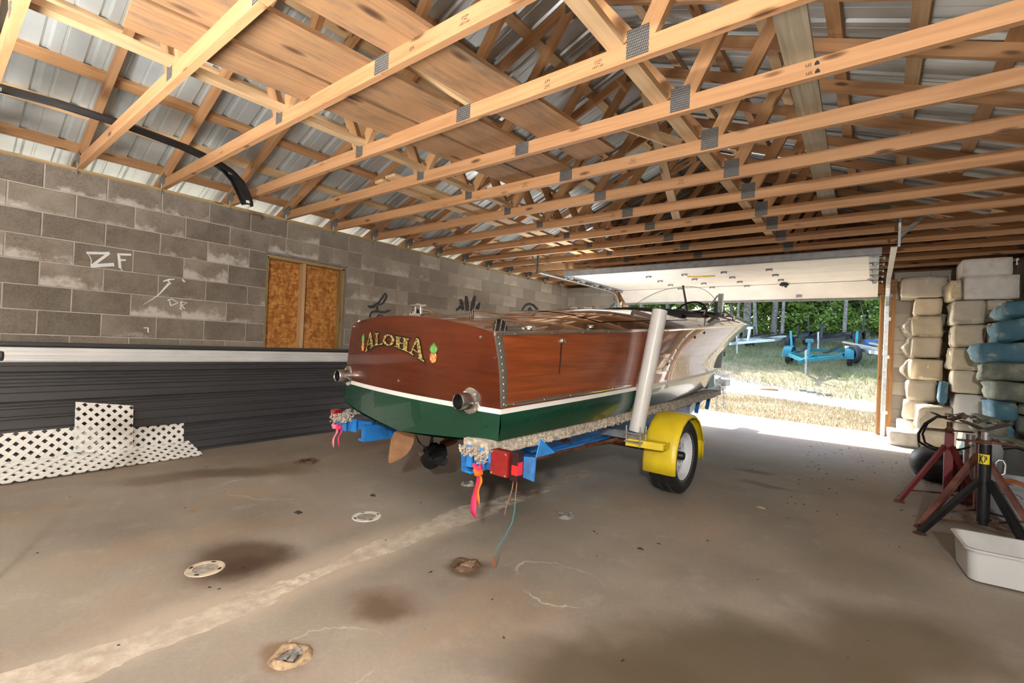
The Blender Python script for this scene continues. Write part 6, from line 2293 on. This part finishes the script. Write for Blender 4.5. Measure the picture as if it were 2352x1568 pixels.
t = NT('dry_ground')
P = t.obj()
xyz = t.sep(P)
tr0 = t.math('ADD', xyz[1], t.math('MULTIPLY', xyz[0], 0.62))             # across the sandy track
tr0 = t.math('ADD', tr0, t.math('MULTIPLY_ADD', t.noise(P, .9, 5), 2.2, -1.1))
band = t.ramp(t.math('MULTIPLY_ADD', t.math('ABSOLUTE', t.math('SUBTRACT', tr0, 13.7), 0.0), -0.95, 1.15), [(0.0, 0.0), (0.45, 1.0)])
gr = t.noise(P, 2.2, 6, 0.65)
dry = t.ramp(gr, [(0.3, (0.19, 0.135, 0.07)), (0.55, (0.25, 0.19, 0.105)), (0.75, (0.16, 0.155, 0.06))])
grn = t.ramp(gr, [(0.3, (0.095, 0.12, 0.04)), (0.6, (0.15, 0.165, 0.06)), (0.8, (0.22, 0.19, 0.10))])
far = t.ramp(t.math('MULTIPLY_ADD', tr0, 0.25, -3.7), [(0.0, 0.0), (1.0, 1.0)])
c = t.mix(far, dry, grn)
c = t.mix(band, c, t.ramp(t.noise(P, 7, 5), [(0.3, (0.16, 0.135, 0.105)), (0.7, (0.22, 0.19, 0.155))]))
t.bump(t.noise(P, 18, 5), 0.6, 0.03)
M['ground'] = t.fin(c, 0.95)
rows = []
NXg, NYg = 60, 110
for j in range(NYg + 1):
    y = 9.05 + (70 - 9.05) * (j / NYg) ** 1.7
    rows.append([(-34 + 60 * i / NXg, y, gz_(-34 + 60 * i / NXg, y) + .03 * mn.fractal(Vector((i * .6, y * .7, 0)), 1, 2, 4) * min(1, (y - 9.9))) for i in range(NXg + 1)])
gnd = struct(obj('ground', MB().grid(rows), M['ground'], smooth='all'))

# grass
def blades(name, n, xr, yr, h, w, col, label, cond, seed):
    rng = np.random.default_rng(seed)
    x = rng.uniform(*xr, n)
    y = rng.uniform(*yr, n)
    keep = np.array([cond(a, b) for a, b in zip(x, y)])
    x, y = x[keep], y[keep]
    n = len(x)
    z = np.array([gz_(a, b) for a, b in zip(x, y)])
    hh = rng.uniform(h * .4, h, n)
    th = rng.uniform(0, 6.28, n)
    lx, ly = rng.normal(0, .45, n) * hh, rng.normal(0, .45, n) * hh
    V = np.empty((n, 3, 3))
    V[:, 0] = np.stack([x - w * np.cos(th), y - w * np.sin(th), z - .01], 1)
    V[:, 1] = np.stack([x + w * np.cos(th), y + w * np.sin(th), z - .01], 1)
    V[:, 2] = np.stack([x + lx, y + ly, z + hh], 1)
    me = bpy.data.meshes.new(name)
    me.from_pydata(V.reshape(-1, 3).tolist(), [], [(3 * i, 3 * i + 1, 3 * i + 2) for i in range(n)])
    me.materials.append(col)
    o_ = bpy.data.objects.new(name, me)
    COL.objects.link(o_)
    return tag(stuff(o_), label, 'grass')


def leafmat(name, stops, scale, transl=0.35, rough=0.5):
    t = NT(name)
    n_ = t.n('NewGeometry')
    c = t.ramp(t.noise(n_.outputs['Position'], scale, 2, 0.7), stops)
    t.put(t.b.inputs['Base Color'], c)
    t.put(t.b.inputs['Roughness'], rough)
    tl = t.n('BsdfTranslucent')
    t.l(c, tl.inputs[0])
    mx = t.n('MixShader')
    mx.inputs[0].default_value = transl
    t.l(t.b.outputs[0], mx.inputs[1])
    t.l(tl.outputs[0], mx.inputs[2])
    t.l(mx.outputs[0], t.t.nodes['Material Output'].inputs[0])
    return t.m


M['g_dry'] = leafmat('dry_grass', [(0.35, (0.23, 0.165, 0.085)), (0.58, (0.31, 0.245, 0.135)), (0.70, (0.19, 0.20, 0.055))], 5, 0.3)
M['g_grn'] = leafmat('green_grass', [(0.32, (0.12, 0.16, 0.045)), (0.48, (0.20, 0.20, 0.08)), (0.60, (0.29, 0.24, 0.13))], 1.3, 0.3)
trk = lambda x, y: y + 0.62 * x
M_ = lambda x, y: abs(trk(x, y) - 13.95) > 1.15
blades('dry_grass', 26000, (-5.5, 1.8), (9.3, 14.5), .07, .006, M['g_dry'], 'short dry tan grass between the slab and sandy track', lambda x, y: trk(x, y) < 12.95 and y > 9.95 - .27 * (x + 2.4) - .55 and y > 9.3, 1)
blades('meadow_grass', 34000, (-9, 3), (13.5, 26), .20, .010, M['g_grn'], 'longer green and straw grass on the slope beyond the track', lambda x, y: trk(x, y) > 14.5 and R.random() < (0.45 if trk(x, y) < 16.5 else 1.0), 2)

# trees
M['bark'] = plain('grey_bark', (0.20, 0.175, 0.15), 0.95, 0, 0.35, 9, bumps=0.8)
M['leaf1'] = leafmat('bright_leaves', [(0.36, (0.08, 0.17, 0.03)), (0.5, (0.22, 0.34, 0.06)), (0.62, (0.46, 0.52, 0.15))], 5.0, 0.5)
M['leaf2'] = leafmat('deep_leaves', [(0.34, (0.045, 0.11, 0.028)), (0.5, (0.12, 0.22, 0.045)), (0.66, (0.25, 0.33, 0.08))], 4.0, 0.45)


def leaf_mesh(name, clumps, n, size, mat, seed):
    rng = np.random.default_rng(seed)
    cl = np.array(clumps)
    vol = (cl[:, 3] * cl[:, 4] * cl[:, 5])
    k = rng.choice(len(cl), n, p=vol / vol.sum())
    d = rng.normal(size=(n, 3))
    d /= np.linalg.norm(d, axis=1)[:, None]
    rad = rng.uniform(.35, 1.0, n) ** .5
    p = cl[k, :3] + d * cl[k, 3:6] * rad[:, None]
    a = rng.normal(size=(n, 3))
    a[:, 2] *= .5
    a /= np.linalg.norm(a, axis=1)[:, None]
    b = np.cross(a, rng.normal(size=(n, 3)))
    b /= np.linalg.norm(b, axis=1)[:, None]
    s = rng.uniform(size * .6, size * 1.3, n)[:, None]
    V = np.empty((n, 4, 3))
    V[:, 0] = p - a * s
    V[:, 1] = p + b * s * .5
    V[:, 2] = p + a * s
    V[:, 3] = p - b * s * .5
    me = bpy.data.meshes.new(name)
    me.from_pydata(V.reshape(-1, 3).tolist(), [], [(4 * i, 4 * i + 1, 4 * i + 2, 4 * i + 3) for i in range(n)])
    me.materials.append(mat)
    return me


def tree(label, x, y, r_, h, lean, nleaf, mat, seed, low=0.6, name='tree'):
    z = gz_(x, y)
    th = thing(name, label, 'tree', (x, y, z), 0, 'trees at the wood edge')
    q = random.Random(seed)
    lx, ly = lean
    path = [(lx * u * h + .05 * math.sin(u * 6 + seed), ly * u * h, -.2 + u * (h + .2)) for u in [i / 8 for i in range(9)]]
    tk = MB().tube(path, [r_ * (1.15 - .75 * i / 8) for i in range(9)], 10)
    for i in range(5):
        u = q.uniform(.25, .9)
        a = q.uniform(0, 6.28)
        p = Vector((lx * u * h, ly * u * h, u * h))
        tk.tube([p, p + Vector((math.cos(a), math.sin(a), .5)) * q.uniform(.5, 1.2)], [r_ * .3, r_ * .1], 6)
    obj('trunk', tk, M['bark'], th, smooth='all')
    cl = []
    for i in range(16):
        u = q.uniform(low, 1.0) * h
        a = q.uniform(0, 6.28)
        rr_ = q.uniform(.2, 1.6)
        cl.append((lx * u + rr_ * math.cos(a), ly * u + rr_ * math.sin(a), u, q.uniform(.5, .95), q.uniform(.5, .95), q.uniform(.3, .6)))
    me = leaf_mesh('foliage', cl, nleaf, .13, mat, seed)
    o_ = bpy.data.objects.new('foliage', me)
    COL.objects.link(o_)
    o_.parent = th
    stuff(o_)
    return th


TREES = [(-6.10, 24.2, .09, 6.0), (-5.69, 25.0, .10, 7.5), (-5.44, 24.6, .07, 6.5), (-4.78, 24.4, .17, 8.5), (-3.80, 25.2, .13, 8.0), (-1.87, 26.2, .14, 7.5), (-1.55, 25.8, .11, 8.0),
         (-5.95, 28.0, .10, 8.0), (-4.35, 28.5, .11, 8.5), (-3.05, 27.5, .09, 7.0), (-2.65, 29.5, .11, 8.0), (-.75, 28.0, .09, 7.5), (.10, 27.5, .10, 8.0), (.95, 29.5, .12, 8.5), (-7.4, 26.5, .12, 8.0), (-8.9, 29.0, .14, 9.0), (-.2, 31.5, .12, 8.5), (-3.5, 32.0, .12, 9.0), (-6.6, 32, .13, 9.0), (-5.15, 23.9, .06, 7.0), (-4.35, 23.8, .08, 8.0), (-3.3, 24.0, .07, 7.5), (-1.0, 24.3, .07, 7.5), (-8.0, 24.6, .09, 7.5), (-9.2, 25.6, .12, 8.0), (-10.4, 25.0, .10, 8.0), (-11.8, 26.4, .12, 8.5), (-13.4, 26.0, .11, 8.5), (-10.9, 28.5, .12, 9.0)]
names_ = ['slender grey trunk at far left of the opening', 'grey trunk second from left through the opening', 'thin pale leaning trunk third from left', 'thickest grey trunk above the silver trailer', 'grey trunk between the silver and teal trailers',
          'dark trunk right of the teal trailer', 'paired grey trunk right of the dark one', 'trunk deep in the wood above the bow', 'trunk behind the thickest one', 'thin trunk behind the teal trailer post', 'trunk deep in the wood over the teal trailer', 'thin trunk above the blue motor', 'trunk near the right jamb',
          'trunk beyond the right jamb', 'leafy trunk left behind the bow', 'leafy trunk farthest left in the wood', 'trunk in the back row at right', 'trunk in the back row at center', 'trunk in the back row at left', 'thin trunk in front, left of the thickest', 'thin trunk in front, right of the thickest', 'thin trunk in front, left of the teal trailer', 'thin trunk in front, right of the teal trailer', 'trunk seen past the windshield, right one', 'trunk seen past the windshield, second from right', 'trunk seen past the windshield, third from right', 'trunk seen past the windshield, fourth from right', 'trunk seen past the windshield, leftmost', 'trunk seen past the windshield, farther back']
for i, ((x, y, r_, h), nm) in enumerate(zip(TREES, names_)):
    tree('leafy tree with a ' + nm, x, y, r_, h, (R.uniform(-.03, .03) + (.10 if i == 2 else 0), R.uniform(-.02, .02)), 3000, M['leaf1'] if i % 3 else M['leaf2'], 20 + i, .22 if 6 < i < 19 else .40)
BUSH = [(-7.0, 25.2), (-5.9, 26.4), (-4.9, 26.6), (-4.2, 25.9), (-3.4, 26.4), (-2.8, 25.8), (-2.2, 26.4), (-1.3, 25.3), (-.7, 26.2), (-.2, 25.2), (.4, 26.0), (1.0, 26.4), (-1.0, 28.8), (-2.0, 29.5), (-3.4, 29.5), (-5.0, 29.8), (.6, 29.0), (-6.9, 29.5), (-8.0, 26.0), (-9.0, 26.6), (-10.0, 26.4), (-11.2, 27.2), (-12.4, 26.8), (-13.8, 27.4), (-9.6, 29.5), (-12.0, 30.0)]
bl_names = ['farthest left', 'below the leftmost trunks', 'behind the thickest trunk', 'right of the thickest trunk', 'left of the teal trailer post', 'behind the left teal post', 'behind the middle of the teal trailer', 'right of the dark trunk', 'left of the blue motor',
            'behind the blue motor', 'by the right jamb', 'beyond the right jamb', 'deeper, right of the dark trunk', 'deeper, behind the teal trailer', 'deeper, behind the left teal post', 'deeper, over the silver trailer', 'deeper, by the right jamb', 'deeper, at the far left', 'seen past the windshield, right end', 'seen past the windshield, second from right', 'seen past the windshield, third from right', 'seen past the windshield, fourth from right', 'seen past the windshield, fifth from right', 'seen past the windshield, left end', 'deep behind those past the windshield, right', 'deep behind those past the windshield, left']
for i, ((x, y), nm) in enumerate(zip(BUSH, bl_names)):
    z = gz_(x, y)
    b_ = thing('understory_shrub', 'bright green understory shrub at the wood edge, ' + nm, 'shrub', (x, y, z), 0, 'understory shrubs at the wood edge')
    q = random.Random(70 + i)
    cl = [(q.uniform(-.7, .7), q.uniform(-.5, .5), q.uniform(.3, 2.6), q.uniform(.35, .7), q.uniform(.35, .7), q.uniform(.25, .5)) for _ in range(12)]
    o_ = bpy.data.objects.new('foliage', leaf_mesh('foliage', cl, 2300, .10, M['leaf1'] if i % 4 else M['leaf2'], 200 + i))
    COL.objects.link(o_)
    o_.parent = b_
    stuff(o_)
    st_ = MB()
    for k in range(5):
        st_.tube([(q.uniform(-.1, .1), q.uniform(-.1, .1), -.1), (q.uniform(-.5, .5), q.uniform(-.4, .4), q.uniform(1.2, 2.4))], [.02, .008], 5)
    obj('stems', st_, M['bark'], b_)


# parked trailers on the slope
def park(label, x, y, rz, mat, postmat, width=1.75, length=3.6, posts=True, fenders=True, name='boat_trailer', postlen=.75, bunkmat='black_rubber'):
    """tongue toward local -y"""
    z = gz_(x, y)
    tr_ = thing(name, label, 'trailer', (x, y, z), rz)
    sl_ = (gz_(x, y + .5) - gz_(x, y - .5)) * .6
    tr_.rotation_euler = (sl_, 0, rz)
    hw_ = width / 2
    obj('frame', MB().bar((-hw_ + .22, .1, .45), (-hw_ + .22, length * .6, .45), .07, .10).bar((hw_ - .22, .1, .45), (hw_ - .22, length * .6, .45), .07, .10)
        .bar((-hw_ + .22, .1, .45), (0, -length * .35, .42), .07, .10).bar((hw_ - .22, .1, .45), (0, -length * .35, .42), .07, .10)
        .bar((-hw_ + .1, .1, .45), (hw_ - .1, .1, .45), .07, .10).bar((-hw_ + .2, length * .6, .45), (hw_ - .2, length * .6, .45), .07, .10), mat, tr_)
    obj('tongue', MB().bar((0, .1, .43), (0, -length * .48, .42), .08, .10), mat, tr_)
    obj('tongue_jack', MB().tube([(.12, -length * .4, 0.02), (.12, -length * .4, .75)], .03, 8).bar((.12, -length * .4, .75), (.12, -length * .4 + .15, .75), .02, .02), M['galv_dull'], tr_)
    obj('winch_stand', MB().bar((0, -.45, .45), (0, -.30, .95), .07, .07).obox((0, -.30, .98), (.2, .12, .10)), mat, tr_)
    for sg in (-1, 1):
        obj('bunk', MB().bar((sg * .38, -.1, .58), (sg * .45, length * .62, .62), .12, .05), M[bunkmat], tr_)
        c_ = Vector((sg * (hw_ - .02), length * .30, .30))
        obj('wheel', MB().lathe([(.0, -.02), (.16, -.02), (.18, .06), (.22, .085), (.27, .08), (.30, .05), (.30, -.05), (.27, -.08), (.2, -.08)], c_, (sg, 0, 0), 24), M['tread'], tr_, smooth=True)
        if fenders:
            obj('fender', MB().lathe([(.37, -.13), (.38, -.12), (.38, .12), (.36, .14)], c_, (1, 0, 0), 16, math.radians(-85), math.radians(85)), mat, tr_, smooth=True)
        if posts:
            obj('guide_post', MB().bar((sg * (hw_ - .12), length * .45, .45), (sg * (hw_ + .02), length * .45, .5), .05, .05).tube([(sg * (hw_ + .02), length * .45, .45), (sg * (hw_ + .06), length * .45, .45 + postlen)], .035, 10), postmat, tr_)
    return tr_


M['teal'] = plain('teal_trailer_paint', (0.008, 0.15, 0.175), 0.4, 0, 0.12, 6)
M['teal2'] = plain('bright_teal', (0.008, 0.26, 0.30), 0.4, 0, 0.08, 6)
park('teal painted boat trailer with tall teal guide posts parked on the slope', -1.62, 18.2, math.radians(-8), M['teal'], M['teal2'], 1.85, 3.0, True, True, postlen=.72)
park('galvanized silver boat trailer with black bunks under the trees, left of the teal one', -3.95, 21.6, math.radians(-22), M['galv'], M['black_rubber'], 1.8, 3.4, True, False, postlen=.5)
park('dark rusty trailer frame in weeds behind the teal trailer', -1.55, 21.8, math.radians(-10), M['black_steel'], M['black_steel'], 1.8, 3.2, True, True, postlen=.8)
park('silver boat trailer with grey plank bunks cut off by the right jamb', .30, 18.6, math.radians(38), M['galv'], M['galv'], 1.2, 2.2, False, False, bunkmat='grey_wood')
z = gz_(-.2, 20.6)
mo = thing('outboard_motor', 'blue covered outboard motor in the weeds near the right jamb', 'motor', (-.15, 20.6, z), .3)
obj('motor_cowl', MB().box((-.16, -.16, .30), (.16, .16, .55)), plain('blue_cowl', (0.015, 0.07, 0.20), 0.4, 0, 0.2, 5), mo, bevel=.06, smooth=True)
obj('motor_leg', MB().bar((0, 0, 0), (0, 0, .4), .14, .10, (1, 0, 0)), M['black_steel'], mo)
obj('motor_arm', MB().bar((.1, -.1, .55), (.6, -.2, .50), .05, .05), plain('blue_arm', (0.02, 0.13, 0.40), 0.4), mo)
lg = obj('driftwood_log', MB().tube([(-.24, .05, .03), (0, 0, .035), (.22, -.05, .03)], [.03, .04, .025], 8), M['jamb_wood'], loc=(-2.42, 15.6, gz_(-2.42, 15.6)), smooth='all')
tag(lg, 'grey log lying beside the sandy track', 'log')
q = random.Random(5)
for i, (x, y) in enumerate(((-1.62, 15.75), (-1.40, 15.6), (-1.2, 15.5), (-.98, 15.4))):
    m = rounded_box((q.uniform(.10, .20), q.uniform(.08, .14), q.uniform(.04, .07)), .02, .012, 90 + i, 3)
    m.materials.append(plain('pale_stone', (0.36, 0.35, 0.33), 0.9, 0, 0.2, 8))
    o_ = bpy.data.objects.new('stone', m)
    COL.objects.link(o_)
    o_.location = (x, y, gz_(x, y) + .03)
    tag(o_, ['pale stone by the track, left end of a short line', 'pale stone by the track, second in the line', 'pale stone by the track, third in the line', 'pale stone by the track, right end of the line'][i], 'stone', 'stones along the track')
